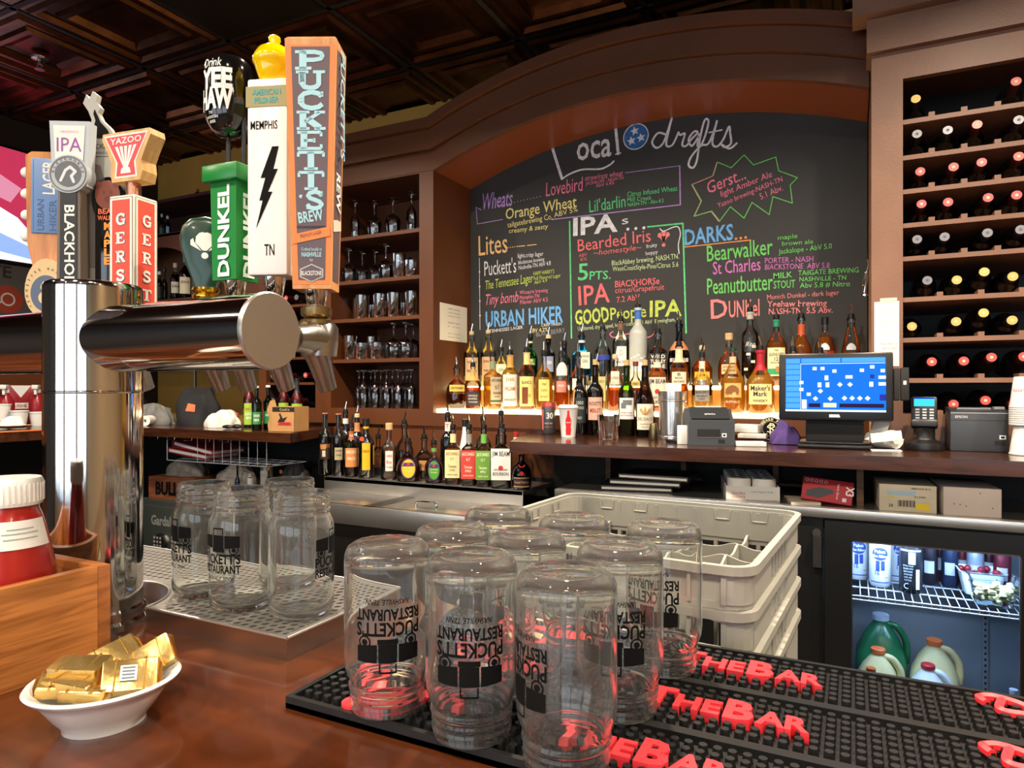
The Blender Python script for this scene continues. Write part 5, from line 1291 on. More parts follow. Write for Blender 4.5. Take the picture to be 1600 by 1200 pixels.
def slantlab(c, t1, bl):
    def f(m, R, H):
        m.use(C(c)); vs = []
        for i in range(11):
            x = -R * .95 + 1.9 * R * i / 10; a = x / R; zz = H * (.42 + .10 * i / 10)
            vs += [((R + .0014) * math.sin(a), -(R + .0014) * math.cos(a), zz - H * .10), ((R + .0014) * math.sin(a), -(R + .0014) * math.cos(a), zz)]
        m.add(vs, [(2 * i, 2 * i + 2, 2 * i + 3, 2 * i + 1) for i in range(10)], None, True)
        m.use(C('e8d8c0')); m.text(t1, (R * .25, H * .405, 0), H * .035, R * 1.1, bend=R + .002)
        m.use(C('cfd8e4')); m.patch(R + .0012, R * .9, H * .52, H * .62, 0, 8, top=lambda s: H * (.62 - .06 * s * s))
    return f
u('square-shouldered scotch bottle with slanted red label above the register', 1289, S2, ZB_, 33, 497, 'stout', 'clear', AMBER, .72, None, extra=slantlab('b8282c', 'RED LABEL', 0), cap=('141414', .028))
u('scotch bottle with slanted black label, rightmost on the upper lit step', 1330, S2, ZB_, 34, 497, 'cone', 'clear', AMBER, .5, None, extra=slantlab('17181a', 'BLACK LABEL', 0), cap='pour', lean=.001)
# lower (front) lit step
f_ = lambda *a, **k: bottle(*a, group=gT1, **k)
f_('round-shouldered amber bottle with gold arched label, leftmost on the lower step', 714, S1 + .03, ZA_, 34, 575, 'orb', 'clear', BROWNL, .36, (.75, .42, .58, 'e2c25a', [('CENTENARIO', .5, .35, .8, K)]), lean=-.004)
f_('amber whiskey bottle with black oval label, second on the lower step', 739, S1 - .02, ZA_, 27, 572, 'stout', 'clear', AMBERD, .5, (.78, .08, .40, '3b3632', [('SINGLE', .72, .13, .7, 'd8d0c4'), ('BARREL', .5, .13, .7, 'd8d0c4'), ('TENNESSEE', .26, .1, .7, 'd8d0c4')]), neck=(.66, .95, 'd8a860'), lean=-.003)
f_('square rye bottle with tan label and green band on the lower step', 770, S1, ZA_, 24, 556, 'square', 'clear', GOLD, .6, (.95, .10, .60, 'd9cba8', [('JACK DANIELS', .88, .1, .85, K), ('N 7', .62, .16, .3, K), ('TENNESSEE', .4, .07, .6, K), ('RYE', .27, .06, .3, K)]), neck=(.75, .93, '8a9a7a'), rz=.55, extra=lambda m, R, H: (m.use(C('55705a')), m.add([(-R * .95, -R - .0012, H * .13), (R * .95, -R - .0012, H * .13), (R * .95, -R - .0012, H * .17), (-R * .95, -R - .0012, H * .17)], [(0, 1, 2, 3)])), lean=.0)
f_('whiskey bottle with white oval label and gold neck, right of the rye', 797, S1, ZA_, 28, 552, 'round', 'clear', GOLD, .7, (.9, .06, .62, 'f4ecd8', [('EVAN', .84, .12, .5, 'a08030'), ('WILLIAMS', .55, .12, .7, 'b0402c'), ('WHISKEY', .2, .08, .8, K)]), neck=(.74, .97, 'd0a050'), lean=-.004)
f_('bottle with yellow neck label and yellow-white label on the lower step', 823, S1, ZA_, 27, 548, 'round', 'clear', AMBERD, .5, (.95, .06, .56, 'f1dc86', [('BLANCO', .8, .1, .6, K), ('AGAVE', .35, .12, .5, 'b8761c')]), neck=(.76, .97, 'f0d890'), extra=lambda m, R, H: (m.use(C('7a3c14')), m.patch(R + .0014, R * .7, H * .10, H * .38, -.2, 6)), lean=.004)
f_('pale gold tequila bottle with yellow label, middle of the lower step', 850, S1, ZA_, 29, 553, 'stout', 'clear', GOLD, .58, (.6, .16, .54, 'f3da7c', [('del', .8, .14, .4, '8a6a20'), ('DUENO', .5, .12, .6, '8a6a20'), ('REPOSADO', .2, .1, .7, '8a6a20')]), lean=.0)
f_('tall bottle with white leaf tag and pink label behind the paper cup', 877, S1, ZA_, 23, 554, 'tall', 'clear', AMBER, .55, (.7, .32, .52, 'd88a7a', [('ROSA', .6, .2, .6, W_)]), extra=lambda m, R, H: (m.use(C('f4efe2')), m.patch(R + .0016, R * 1.6, H * .62, H * .86, .1, 8, top=lambda s: H * (.86 - .12 * s * s))), lean=-.003)
f_('bottle with small white square labels behind the dark wine', 903, S1, ZA_, 27, 556, 'round', 'clear', AMBER, .3, (.7, .38, .58, 'e8e2d4', [('R', .6, .4, .3, K)]), lean=.0)
f_('square bottle with yellow-green label behind the merlot', 932, S1, ZA_, 28, 572, 'square', 'clear', PALE, .5, (.8, .22, .76, 'd6cd86', [('MILAGRO', .8, .1, .8, '7a7a30'), ('SILVER', .5, .1, .6, '7a7a30')]), rz=.2, cap='pourw')
f_('round bottle with dark ball stopper and gold spirit, left of the green wine', 961, S1, ZA_, 27, 560, 'round', 'clear', AMBER, .45, (.5, .5, .75, 'f3ead0', [('PATRON', .5, .2, .8, '8a6a20')]), cap='pourw')
f_('small amber bottle with red-brown stopper behind the white-labelled wine', 993, S1, ZA_, 23, 566, 'orb', 'clear', BROWNL, .48, (.6, .5, .62, 'e7c46a', [('ANEJO', .5, .4, .7, K)]), cap=('7a3a24', .018))
def seal(m, R, H): m.use(C('c8342c')); F = FRONT(0, -R - .0022, H * .34); m.disc(R * .24, F, 18)
f_('bourbon bottle with white label and red seal on the lit step', 1027, S1, ZA_, 32, 551, 'round', 'clear', AMBER, .68, (.96, .10, .58, 'f3e8d2', [('JIM BEAM', .86, .16, .9, K), ('KENTUCKY', .28, .09, .7, K), ('BOURBON', .13, .12, .8, K)]), extra=seal, neck=(.74, .86, 'e8ddc4'), cap='pourb')
f_('tall bourbon bottle with cream label from neck to shoulder, right of the red seal', 1061, S1, ZA_, 29, 540, 'tall', 'clear', AMBER, .66, (.86, .42, .60, 'f1e4c0', [('B', .8, .25, .2, K), ('BASIL', .5, .18, .5, K), ('HAYDENS', .2, .18, .7, K)]), neck=(.74, .96, 'eed9ae'), cap='pourb')
f_('bourbon bottle with grey label and round badge, right of the steel shaker', 1097, S1, ZA_, 33, 557, 'buff', 'clear', PALE, .3, (.74, .20, .40, '8f8a84', [("BAKER'S", .8, .24, .9, K), ('BOURBON', .45, .14, .7, K), ('107', .2, .14, .4, K)]), neck=(.78, .94, 'efe2c4'), extra=lambda m, R, H: (m.use(C('7c8790')), m.disc(R * .28, FRONT(0, -R - .002, H * .52), 20), m.use(C(W_)), m.text('B', FRONT(0, -R - .0026, H * .49), H * .05)), cap='pour')
def buffalo(m, R, H):
    m.use(C('e9b66a')); m.patch(R + .0008, R * 1.5, H * .24, H * .46, 0, 10)
    m.use(C('8a5524')); F = FRONT(0, -R - .003, H * .35); s = R
    m.sheet([(-.62 * s, -.30 * s), (-.58 * s, .1 * s), (-.34 * s, .34 * s), (-.02 * s, .46 * s), (.26 * s, .36 * s), (.46 * s, .16 * s), (.52 * s, -.10 * s), (.44 * s, -.34 * s), (.30 * s, -.30 * s), (.22 * s, -.05 * s), (.0, -.14 * s), (-.12 * s, -.36 * s), (-.3 * s, -.2 * s), (-.44 * s, -.36 * s)], F)
    m.use(C('f0e0b4')); m.text('BUFFALO', (0, H * .155, 0), H * .035, R * 1.2, bend=R + .002)
f_('bourbon bottle with charging-animal emblem, left of the red-waxed bottle', 1145, S1, ZA_, 38, 545, 'buff', 'clear', GOLD, .55, None, extra=buffalo, neck=(.78, .90, 'd9c49a'), cap=('1f3a2c', .014))
f_('bourbon bottle with dripping red wax neck and cream label', 1188, S1, ZA_, 44, 547, 'buff', 'clear', GOLD, .6, (.92, .14, .46, 'f1dc9c', [("Maker's", .80, .24, .8, K), ('Mark', .52, .24, .55, K), ('WHISKY', .18, .12, .6, K)]), neck=(.66, 1.0, 'b3182c'), cap='pour', lean=-.008)
f_('amber bottle standing behind the left of the register screen', 1239, S1, ZA_, 34, 548, 'round', 'clear', AMBER, .6, None, cap='pour', lean=-.003)
f_('amber bottle standing behind the middle of the register screen', 1281, S1, ZA_, 34, 550, 'round', 'clear', AMBER, .6, None, cap='pour', lean=-.005)

# ------------------------------------------------------------------ ice bin with its bottle ledge
IB = thing('ice_bin', 'stainless ice bin with sliding lids and a bottle ledge', 'ice bin', (0, 0, 0))
BX0, BX1, BY0, BY1, BYB = -2.26, -1.205, 2.20, 2.50, 2.79
LZ, RZc = .925, .988
m = MB(STEEL); m.box(BX0, BX1, BY0, BY0 + .012, .845, LZ, bev=.003); m.build('front_apron', IB)
m = MB(STEEL); m.box(BX0, BX1, BY1, BYB, RZc - .02, RZc, bev=.002); m.box(BX0, BX1, BY1, BY1 + .01, LZ - .02, RZc); m.build('bottle_ledge', IB)
m = MB(STEELD); m.box(BX0, BX0 + .02, BY0 + .012, BY1, LZ - .02, LZ); m.box(BX1 - .02, BX1, BY0 + .012, BY1, LZ - .02, LZ); m.box(-1.80, -1.74, BY0 + .012, BY1, LZ - .02, LZ); m.box(BX0 + .02, BX1 - .02, BY0 + .012, BY0 + .03, LZ - .02, LZ); m.build('rim', IB)
for x0, x1 in ((BX0 + .022, -1.802), (-1.738, BX1 - .022)):
    m = MB(STEEL); m.box(x0, x1, BY0 + .032, BY1 - .004, LZ - .012, LZ - .004, bev=.002); lid = m.build('lid', IB)
    m = MB(BLACKM); m.box(x0, x1, BY0 + .03, BY1 - .002, LZ - .06, LZ - .03); m.build('inner_well', IB)
    if x0 > -1.75:
        m = MB(CHROME); c = (x0 + x1) / 2 - .06; m.tube([(c - .05, BY0 + .10, LZ - .004), (c - .05, BY0 + .10, LZ + .014), (c - .04, BY0 + .10, LZ + .022), (c + .04, BY0 + .10, LZ + .022), (c + .05, BY0 + .10, LZ + .014), (c + .05, BY0 + .10, LZ - .004)], .005, 8); h = m.build('lid_handle', lid)
m = MB(STEELD); m.box(BX0, BX1, BY0 + .02, BYB, FLOOR + .1, .84); m.build('cabinet_body', IB)
for x in (BX0 + .06, BX1 - .06):
    m = MB(STEELD); m.cyl(.02, FLOOR, FLOOR + .1, 14, T(x, BY0 + .1, 0)); m.build('leg', IB)
gS = 'liquor bottles on the ice bin ledge'
s_ = lambda *a, **k: bottle(*a, group=gS, **k)
YA_, YB_ = 2.555, 2.68; RZ_ = RZc + .0005
def badge(c1, c2, w=1.0, z0=.12, z1=.46):
    def f(m, R, H):
        m.use(C(c1)); m.patch(R + .0008, R * w, H * z0, H * z1, 0, 10, top=lambda s: H * (z1 - .1 * s * s)); m.use(C(c2)); m.patch(R + .0016, R * w * .8, H * (z0 + .03), H * (z1 - .06), 0, 10, top=lambda s: H * (z1 - .06 - .06 * s * s))
    return f
s_('black cream-liqueur bottle with orange label, leftmost on the ice bin ledge', 508, YA_, RZ_, 21, 646, 'wine', 'dark', None, .5, (.9, .26, .52, '2a1c14', [('BAILEYS', .82, .2, .9, 'd08a4a')]), extra=lambda m, R, H: (m.use(C('d08a4a')), m.patch(R + .001, R * .8, H * .42, H * .5, -.3, 6), m.use(C('d9d0b0')), m.patch(R + .0012, R * .5, H * .30, H * .40, -.2, 6)), cap=('b07060', .004))
s_('black cream-liqueur bottle with square tan label, second on the ice bin ledge', 529, YA_, RZ_, 21, 647, 'wine', 'dark', None, .5, (.62, .26, .46, 'b0a27c', [('STRAWBERRY', .75, .14, .8, K), ('CREAM', .4, .14, .6, K)]), cap=('b07060', .004))
s_('dark green bottle with white neck label behind the cream liqueurs', 540, YB_, RZ_, 22, 645, 'wine', 'dark', None, .5, (.8, .2, .5, '2f6a3a', [('HERBAL', .6, .2, .7, W_)]), neck=(.80, .93, 'e8e4dc'))
s_('whiskey bottle with orange label and numbered neck label', 549, YA_ + .0, RZ_, 23, 667, 'round', 'clear', BROWNL, .55, (.92, .2, .58, 'd88a4c', [('BIRD DOG', .8, .16, .8, W_), ('PEACH', .45, .16, .6, W_)]), neck=(.74, .92, 'b05a34'), cap='pourb', extra=lambda m, R, H: (m.use(C('f0e8dc')), m.text('50', FRONT(0, -R * .45, H * .80), H * .055)))
s_('bottle with orange neck label and tan spout behind the orange-label whiskey', 558, YB_, RZ_, 22, 652, 'wine', 'dark', None, .5, None, neck=(.74, .92, 'cf8a5a'), cap='pourw')
s_('black coffee-liqueur bottle with yellow arched label', 572, YA_, RZ_, 26, 655, 'round', 'dark', None, .5, (.5, .14, .60, 'e8b81c', [('KAHLUA', .7, .1, .8, '8a2a1c')]), neck=(.83, .90, 'e0a818'), extra=lambda m, R, H: (m.use(C('e8b81c')), m.patch(R + .001, R * .3, H * .22, H * .56, 1.1, 4), m.use(C('d84a34')), m.disc(R * .28, FRONT(-R * .5, -R * .9, H * .67), 14)), cap=('141414', .03))
s_('dark red bottle half hidden right of the yellow-labelled one', 591, YB_, RZ_, 20, 684, 'round', 'clear', REDD, .5, (.8, .2, .5, '5a2a20', []), cap='pourb')
s_('clear bottle with white label in red script and pale wooden stopper', 608, YA_, RZ_, 28, 671, 'stout', 'clear', None, .5, (.42, .18, .58, 'efe9dc', [('1800', .75, .12, .8, 'c23a34'), ('Rio', .45, .16, .7, 'c23a34'), ('Vodka', .2, .1, .8, 'c23a34')]), cap='bigcork')
s_('dark amber bottle with black pourer behind the purple-edged yellow label', 632, YB_, RZ_, 30, 662, 'orb', 'clear', BROWNL, .5, None, cap='pourb')
def crown(c1):
    def f(m, R, H):
        m.use(C('4a2a70')); F = FRONT(0, -R - .0012, H * .34); n = 20
        m.disc(R * .62, F, 24, ry=H * .26); m.use(C(c1)); m.disc(R * .54, F @ T(0, 0, .0005), 24, ry=H * .235); m.use(C('4a2a70')); m.sheet([(-R * .5, H * .06), (R * .5, H * .06), (R * .36, H * .15), (-R * .36, H * .15)], F @ T(0, 0, .001))
        m.use(C('c8403a')); m.sheet([(-R * .14, H * .09), (R * .14, H * .09), (R * .10, H * .14), (0, H * .16), (-R * .10, H * .14)], F @ T(0, 0, .0015)); m.use(C('f4e8b0')); m.text('Crown', F @ T(0, 0, .0012), H * .045, R * .8); m.text('Royal', F @ T(0, -H * .07, .0012), H * .04, R * .6)
    return f
s_('cut-glass whisky bottle with yellow oval label edged in purple', 638, YA_, RZ_, 38, 690, 'squat', 'clear', BROWNL, .58, None, extra=crown('e6c22c'), lean=-.004)
s_('amber bottle with pale spout between the two oval-labelled whiskies', 663, YB_, RZ_, 34, 684, 'squat', 'clear', REDD, .5, (.5, .2, .45, 'c48a50', [('RUM', .5, .3, .7, K)]), lean=-.002)
s_('cut-glass apple whisky bottle with green oval label', 678, YA_, RZ_, 30, 693, 'squat', 'clear', BROWNL, .42, None, extra=crown('4a9a2c'), neck=(.76, .93, '6a9a48'), lean=-.004)
s_('bottle with black neck and white label with red cross, behind the honey whiskey', 700, YB_, RZ_, 24, 650, 'wine', 'dark', None, .5, None, neck=(.76, .92, 'efe6d6'), extra=lambda m, R, H: (m.use(C('c83a30')), m.text('T', FRONT(-.004, -R * .45, H * .81), H * .07)), lean=-.003)
def jd(c, tc, sub, label, px, base_dx=0, capn=None):
    s_(label, px, YA_, RZ_, 23.4, 669, 'square', 'clear', BROWNL if sub != 'HONEY' else AMBERD, .64, (.98, .12, .62, c, [('JACK DANIELS', .87, .11, .85, tc), ('N 7', .68, .10, .25, tc), ('Tennessee', .42, .10, .55, tc), (sub, .28, .08, .4, tc), ('WHISKEY LIQUEUR', .12, .05, .7, tc)]), neck=(.74, .92, capn or c), lean=-.004, rz=-.12)
jd('ead9a0', '7a6a34', 'HONEY', 'square whiskey bottle with cream honey label', 708)
s_('white coconut-rum bottle with black cap behind the square bottles', 727, YB_, RZ_, 22, 656, 'malibu', 'white', None, .5, None, cap=('161616', .03))
jd('cf4034', 'f3d8c8', 'FIRE', 'square whiskey bottle with red label', 733, capn='8f8a84')
s_('large clear domed bottle behind the green-labelled square bottle', 755, YB_, RZ_, 27, 656, 'stout', 'clear', None, .5, None, lean=-.003)
jd('6a9a34', 'e3eec8', 'APPLE', 'square whiskey bottle with green apple label', 756, capn='6fae54')
s_('tall narrow clear bottle behind the bourbon at the ledge\'s right end', 783, YB_, RZ_, 18, 648, 'tall', 'clear', None, .5, None)
s_('square bourbon bottle with white label and red seal on the ice bin ledge', 784, YA_, RZ_, 31, 668, 'square', 'clear', REDD, .66, (.98, .14, .66, 'f0ece4', [('JIM BEAM', .84, .15, .9, K), ('KENTUCKY STRAIGHT', .33, .05, .7, K), ('BOURBON', .2, .10, .8, K)]), extra=seal, rz=-.1, cap='pourb', lean=.002)
def gm(m, R, H):
    m.use(C('3a2018')); m.patch(R + .001, R * 1.8, H * .06, H * .34, 0, 10); m.use(C('d9b890')); m.patch(R + .0014, R * 1.8, H * .31, H * .33, 0, 10); m.patch(R + .0014, R * 1.8, H * .08, H * .10, 0, 10); m.text('Grand Marnier', (0, H * .18, 0), H * .06, R * 1.6, bend=R + .002)
    m.use(C('c02a24')); m.ribbon([(-R * .3, H * .66), (0, H * .58), (R * .3, H * .66)], R * .14, FRONT(0, -R * .75, 0)); m.disc(R * .22, FRONT(0, -R - .001, H * .44), 14)
s_('round orange-liqueur bottle with red ribbon and brown label under the counter end', 815, YA_ + .0, RZ_, 31, 706, 'orb', 'brown', BROWNL, .6, None, extra=gm, cap=('b8241e', .01))
s_('bottle with red cap and white neck behind the counter\'s left end', 806, YB_ + .06, RZ_, 18, 676, 'wine', 'clear', None, .5, None, neck=(.8, .95, 'e8e4dc'), cap=('a82a24', .02))

# ------------------------------------------------------------------ wine bottles lying in the rack
DARKG = GLS['dark']
CAPS = {'g': pm('gold_capsule', 'd8b162', .4, .2), 'r': pm('red_capsule', 'c8504c', .35), 's': pm('silver_capsule', '808086', .4, .3), 'p': pm('pink_capsule', 'c05a60', .4)}
NAMES = {'g': 'gold', 'r': 'red', 's': 'silver', 'p': 'pink-red'}
rows = [[(1431, 157, 'g'), (1588, 130, 'r')], [(1433, 212, 's'), (1481, 206, 's'), (1527, 196, 'r'), (1592, 190, 's')], [(1438, 270, 'p'), (1490, 263, 'p'), (1534, 256, 'p'), (1592, 247, 'r')],
        [(1440, 321, 'p'), (1481, 318, 'p'), (1544, 311, 'p'), (1579, 308, 'p')], [(1433, 376, 's'), (1476, 372, 's'), (1543, 366, 's'), (1595, 361, 's')],
        [(1449, 440, 's'), (1495, 439, 'g'), (1535, 428, 'g'), (1576, 434, 'g')], [(1425, 509, 'g'), (1494, 504, 'g'), (1530, 490, 'g'), (1574, 502, 'g')],
        [(1456, 567, 'r'), (1506, 566, 'r'), (1548, 561, 'r'), (1600, 560, 'r')], [(1490, 632, 'r'), (1540, 627, 'r'), (1573, 632, 'r')]]
WINE0 = {}
ROWN = ['top row', 'second row from the top', 'third row', 'fourth row', 'fifth row', 'sixth row', 'seventh row', 'eighth row, beside the register', 'bottom row behind the printer']
for ri, row in enumerate(rows):
    for ci, (px, py, c) in enumerate(row):
        q = at_y(px, py, YR + .02)
        z = max(RZT[ri] + .0395, 0) + .001
        lab = '%s-capped wine bottle in the rack\'s %s, %s from the left' % (NAMES[c], ROWN[ri], ORD[ci])
        tilt = (q.z - z)                                        # neck a little higher or lower than the body
        if c not in WINE0:
            t = thing('wine_bottle', lab, 'wine bottle', (0, 0, 0), 0, 'wine bottles lying in the rack')
            m = MB(DARKG); R = .0385; H = .29
            m.lathe([(p[0] * R, p[1] * H) for p in BP['wine']], 28, RX(PI / 2)); m.build('glass_body', t, sharp=55)
            m = MB({'g': BLACK, 's': BLACK, 'r': pm('dark_red_capsule', '3a0c10', .35), 'p': pm('dark_red_capsule', '3a0c10', .35)}[c]); m.lathe([(.0150, .205), (.0152, .245), (.0158, .276), (.0165, .280), (.0165, .292), (.0145, .2945), (0, .2945)], 24, RX(PI / 2)); m.use(CAPS[c]); m.disc(.0148, FRONT(0, -.2948, 0), 20); m.use(flat('e8c890' if c != 's' else '5a5a60')); m.disc(.005, FRONT(0, -.2952, 0), 14)
            m.build('capsule', t)
            WINE0[c] = t
        else:
            t = dup(WINE0[c], label=lab)
        zc = z if z - RZT[ri] < .06 else z
        # body end rests on the shelf deep in the rack, mouth toward the room
        px_ = q.x if ci == 0 else max(q.x, lastx + .0778)
        lastx = px_
        t.location = (px_, YR + .02 + .2945, zc)
        t.rotation_euler = (0, 0, 0)
        if abs(tilt) > .004: t.rotation_euler = (-math.atan2(max(-.012, min(.03, tilt)), .25), 0, 0); t.location.z += .002

# wine bottles in the narrow cubby behind the taps
c0 = None
USED = {}
cub = [(428, 588, 's'), (452, 585, 'p'), (482, 584, 'p'), (470, 625, 'r'), (488, 628, 'r'), (430, 622, 's'), (468, 458, 's'), (484, 462, 'p'), (478, 497, 's'), (474, 536, 'p'), (486, 542, 's'), (432, 548, 's')]
for i, (px, py, c) in enumerate(cub):
    q = at_y(px, py, YFACE + .03)
    zs = max([z for z in CSH if z < q.z + .01] or [CSH[0]])
    t = dup(WINE0[c], label='dark wine bottle lying in the narrow cubby, number %s from its bottom left' % ORD[i] if False else None)
    row = CSH.index(zs)
    t['label'] = '%s-capped wine bottle in the narrow cubby, %s compartment from the bottom, %s' % (NAMES[c], ORD[row], 'left' if q.x < WXM - .03 else ('right' if q.x > WXM + .05 else 'centre'))
    t['group'] = 'wine bottles in the narrow cubby'
    px_ = max(WX0 + .042, min(WX1 - .045, q.x))
    while any(abs(px_ - o_) < .0775 for o_ in USED.setdefault(zs, [])) and px_ > WX0 + .042: px_ -= .005
    USED[zs].append(px_)
    t.location = (px_, YFACE + .30, zs + .0395)
    t.rotation_euler = (0, 0, 0)
# ================================================================== glasses in the cabinet
def g_wine(m): m.lathe([(.033, 0), (.040, .03), (.043, .055), (.040, .080), (.026, .098), (.008, .106), (.0045, .112), (.004, .172), (.008, .178), (.036, .183), (.036, .185), (0, .186)], 24)
def g_flute(m): m.lathe([(.021, 0), (.026, .03), (.028, .065), (.025, .105), (.012, .130), (.005, .140), (.0045, .190), (.008, .196), (.031, .201), (.031, .203), (0, .204)], 24)
def g_tall(m): m.lathe([(0, .012), (.026, .012), (.031, .02), (.036, .13), (.0375, .13), (.0325, .004), (.030, 0), (0, 0)], 24)
def g_rocks(m): m.lathe([(0, .014), (.030, .014), (.034, .02), (.0385, .088), (.040, .088), (.0365, .004), (.034, 0), (0, 0)], 24)
PROTO = {}
GN = {'wine': ('wine_glass', 'upside-down wine glass', g_wine), 'flute': ('champagne_flute', 'upside-down flute', g_flute), 'tall': ('tall_tumbler', 'tall clear tumbler', g_tall), 'rocks': ('tumbler', 'short clear tumbler', g_rocks)}
SHN = ['bottom shelf', 'second shelf up', 'third shelf up', 'fourth shelf up', 'top shelf']
lay = {4: [('flute', 555, 0), ('wine', 585, 0), ('wine', 614, 0), ('flute', 643, 0)],
       3: [('wine', 545, 0), ('wine', 566, 1), ('wine', 586, 1), ('wine', 603, 0), ('tall', 624, 0), ('rocks', 645, 0), ('tall', 634, 1)],
       2: [('tall', 549, 1), ('tall', 566, 0), ('rocks', 583, 1), ('tall', 594, 0), ('tall', 616, 0), ('rocks', 631, 1), ('tall', 644, 0)],
       1: [('tall', 548, 0), ('rocks', 567, 0), ('tall', 582, 1), ('rocks', 590, 0), ('rocks', 603, 1), ('wine', 615, 0), ('wine', 634, 0), ('wine', 646, 1)],
       0: [('flute', 561, 1), ('flute', 568, 0), ('flute', 577, 2), ('flute', 586, 0), ('flute', 595, 1), ('flute', 604, 0), ('flute', 613, 1), ('flute', 622, 0), ('flute', 630, 2), ('flute', 636, 1), ('flute', 642, 0)]}
for sh, items in lay.items():
    cnt = {}
    for kind, px, dep in items:
        Y = 2.925 + .105 * dep
        r = ray(px, 500); X = max(GX0 + .045, min(GX1 - .045, r.x * Y / r.y))
        nm, txt, fn = GN[kind]
        cnt[(kind)] = cnt.get(kind, 0) + 1
        tot = sum(1 for k in items if k[0] == kind)
        lab = '%s on the glass cabinet\'s %s' % (txt, SHN[sh]) + ('' if tot == 1 else ', %s from the left' % ORD[cnt[kind] - 1])
        if kind not in PROTO:
            m = MB(BARGLASS); fn(m); o = m.build(nm, sharp=50); PROTO[kind] = o
        else:
            o = PROTO[kind].copy(); COL.objects.link(o)
        o.location = (X, Y, GSH[sh] + .0005); tag(o, lab, 'glass', 'glasses in the brown cabinet')

# ================================================================== things on the long back counter
def cz(px, py): return at_z(px, py, ZC)
def put(name, label, cat, px, py, group=None, rz=0.0):
    q = cz(px, py); return thing(name, label, cat, (q.x, q.y, ZC + .0005), math.atan2(-q.x, q.y) + rz, group)
t = put('beer_can', 'tall grey drink can with red rim on the counter below the lit shelf', 'can', 857, 678)
m = MB(pm('grey_can', '5d5f62', .3, .6)); m.lathe([(0, .004), (.024, .004), (.027, 0), (.0325, .008), (.0325, .128), (.027, .139), (0, .139)], 32); m.build('body', t)
m = MB(pm('red_can_rim', 'b8504a', .3, .5)); m.lathe([(.0326, .120), (.0326, .129), (.0272, .1395), (.0272, .142), (.0262, .142), (.0255, .138), (0, .138)], 32); m.build('rim', t)
m = MB(C('d8d4cc')); m.text('30', (.006, .070, 0), .026, .030, bold=.03, bend=.033); m.text('HAZY IPA', (0, .045, 0), .007, .036, bend=.033); m.use(C('c8605a')); m.text('BREWING CO', (0, .03, 0), .006, .036, bend=.033); m.patch(.0329, .012, .02, .11, -.9, 4); m.build('print', t)
t = put('paper_cup', 'white paper cup with red bottle print, lid and straw', 'cup', 888, 683)
m = MB(WHITE); m.lathe([(0, .002), (.028, .002), (.029, 0), (.040, .122), (.0415, .124), (.0405, .126), (0, .120)], 36); m.build('cup', t)
m = MB(WHITE); m.lathe([(.0405, .120), (.043, .122), (.043, .127), (.039, .130), (.037, .135), (0, .135)], 36); m.build('lid', t)
m = MB(C('f0a060')); m.cyl(.003, .13, .20, 10, T(.006, .0, 0) @ RY(.1)); m.build('straw', t)
m = MB(C('d8202a'))
pr = [(.010, .010), (.0115, .03), (.010, .045), (.0125, .060), (.0115, .075), (.006, .088), (.0045, .104), (.0045, .112)]
def cupR(z): return .029 + (.040 - .029) * z / .122 + .0006
m.grid(lambda u, v: (lambda x, z: (cupR(z) * math.sin(x / cupR(z)), -cupR(z) * math.cos(x / cupR(z)), z))(pr[int(round(v * 7))][0] * (2 * u - 1), pr[int(round(v * 7))][1]), 6, 7)
m.use(C('f4efe8')); m.text('Coca-Cola', T(0, -cupR(.06) - .0016, .060) @ RX(PI / 2 - .09), .006, .019, shear=.2); m.build('print', t)
gW = 'wine bottles on the counter'
def cbottle(label, px, by, wpx, topy, *a, **k):
    q = cz(px, by); return bottle(label, px, q.y, ZC + .0005, wpx, topy, *a, group=gW, name='wine_bottle', **k)
cbottle('dark wine bottle with black label right of the paper cup', 906, 679, 25, 576, 'wine', 'dark', None, .5, (.9, .18, .56, '22282a', [('1000', .8, .14, .5, 'a8b0a8'), ('STORIES', .6, .1, .6, 'a8b0a8'), ('RED', .2, .1, .3, 'a8b0a8')]), cap=('101012', .03))
cbottle('corked wine bottle with pinkish merlot label', 930, 680, 26, 570, 'wine', 'brown', REDD, .4, (.95, .22, .54, 'd9a994', [("PUCKETT'S", .72, .16, .85, '4a2a2a'), ('MERLOT', .42, .18, .7, '8a1f2c')]), cap='cork')
cbottle('corked green wine bottle with white label and grey flag shape', 979, 681, 27, 571, 'wine', 'lime', AMBER, .56, (.95, .24, .54, 'e6e4e0', [('VINEYARD', .3, .06, .8, 'a0605a'), ('SAUVIGNON', .18, .06, .8, 'a0605a')]), cap='cork',
        extra=lambda m, R, H: (m.use(C('6f7274')), m.patch(R + .0015, R * 1.1, H * .44, H * .51, .1, 6), m.patch(R + .0015, R * .6, H * .39, H * .47, -.35, 5)))
cbottle('corked dark wine bottle with cream label and gold fleur-de-lis', 1008, 682, 30, 571, 'burg', 'brown', None, .5, (.98, .10, .46, 'efe6cf', [('DELOACH', .42, .12, .85, '8a7a5a'), ('CALIFORNIA', .22, .06, .6, '8a7a5a'), ('PINOT', .1, .05, .4, '8a7a5a')]), cap='cork',
        extra=lambda m, R, H: (m.use(C('c9974a')), m.sheet([(0, H * .31), (R * .16, H * .36), (0, H * .43), (-R * .16, H * .36)], FRONT(0, -R - .0016, 0)), [m.ribbon([(0, H * .315), (s * R * .3, H * .35), (s * R * .42, H * .39), (s * R * .5, H * .37)], R * .13, FRONT(0, -R - .002, 0)) for s in (-1, 1)], m.ribbon([(-R * .3, H * .325), (R * .3, H * .325)], R * .08, FRONT(0, -R - .0024, 0))))
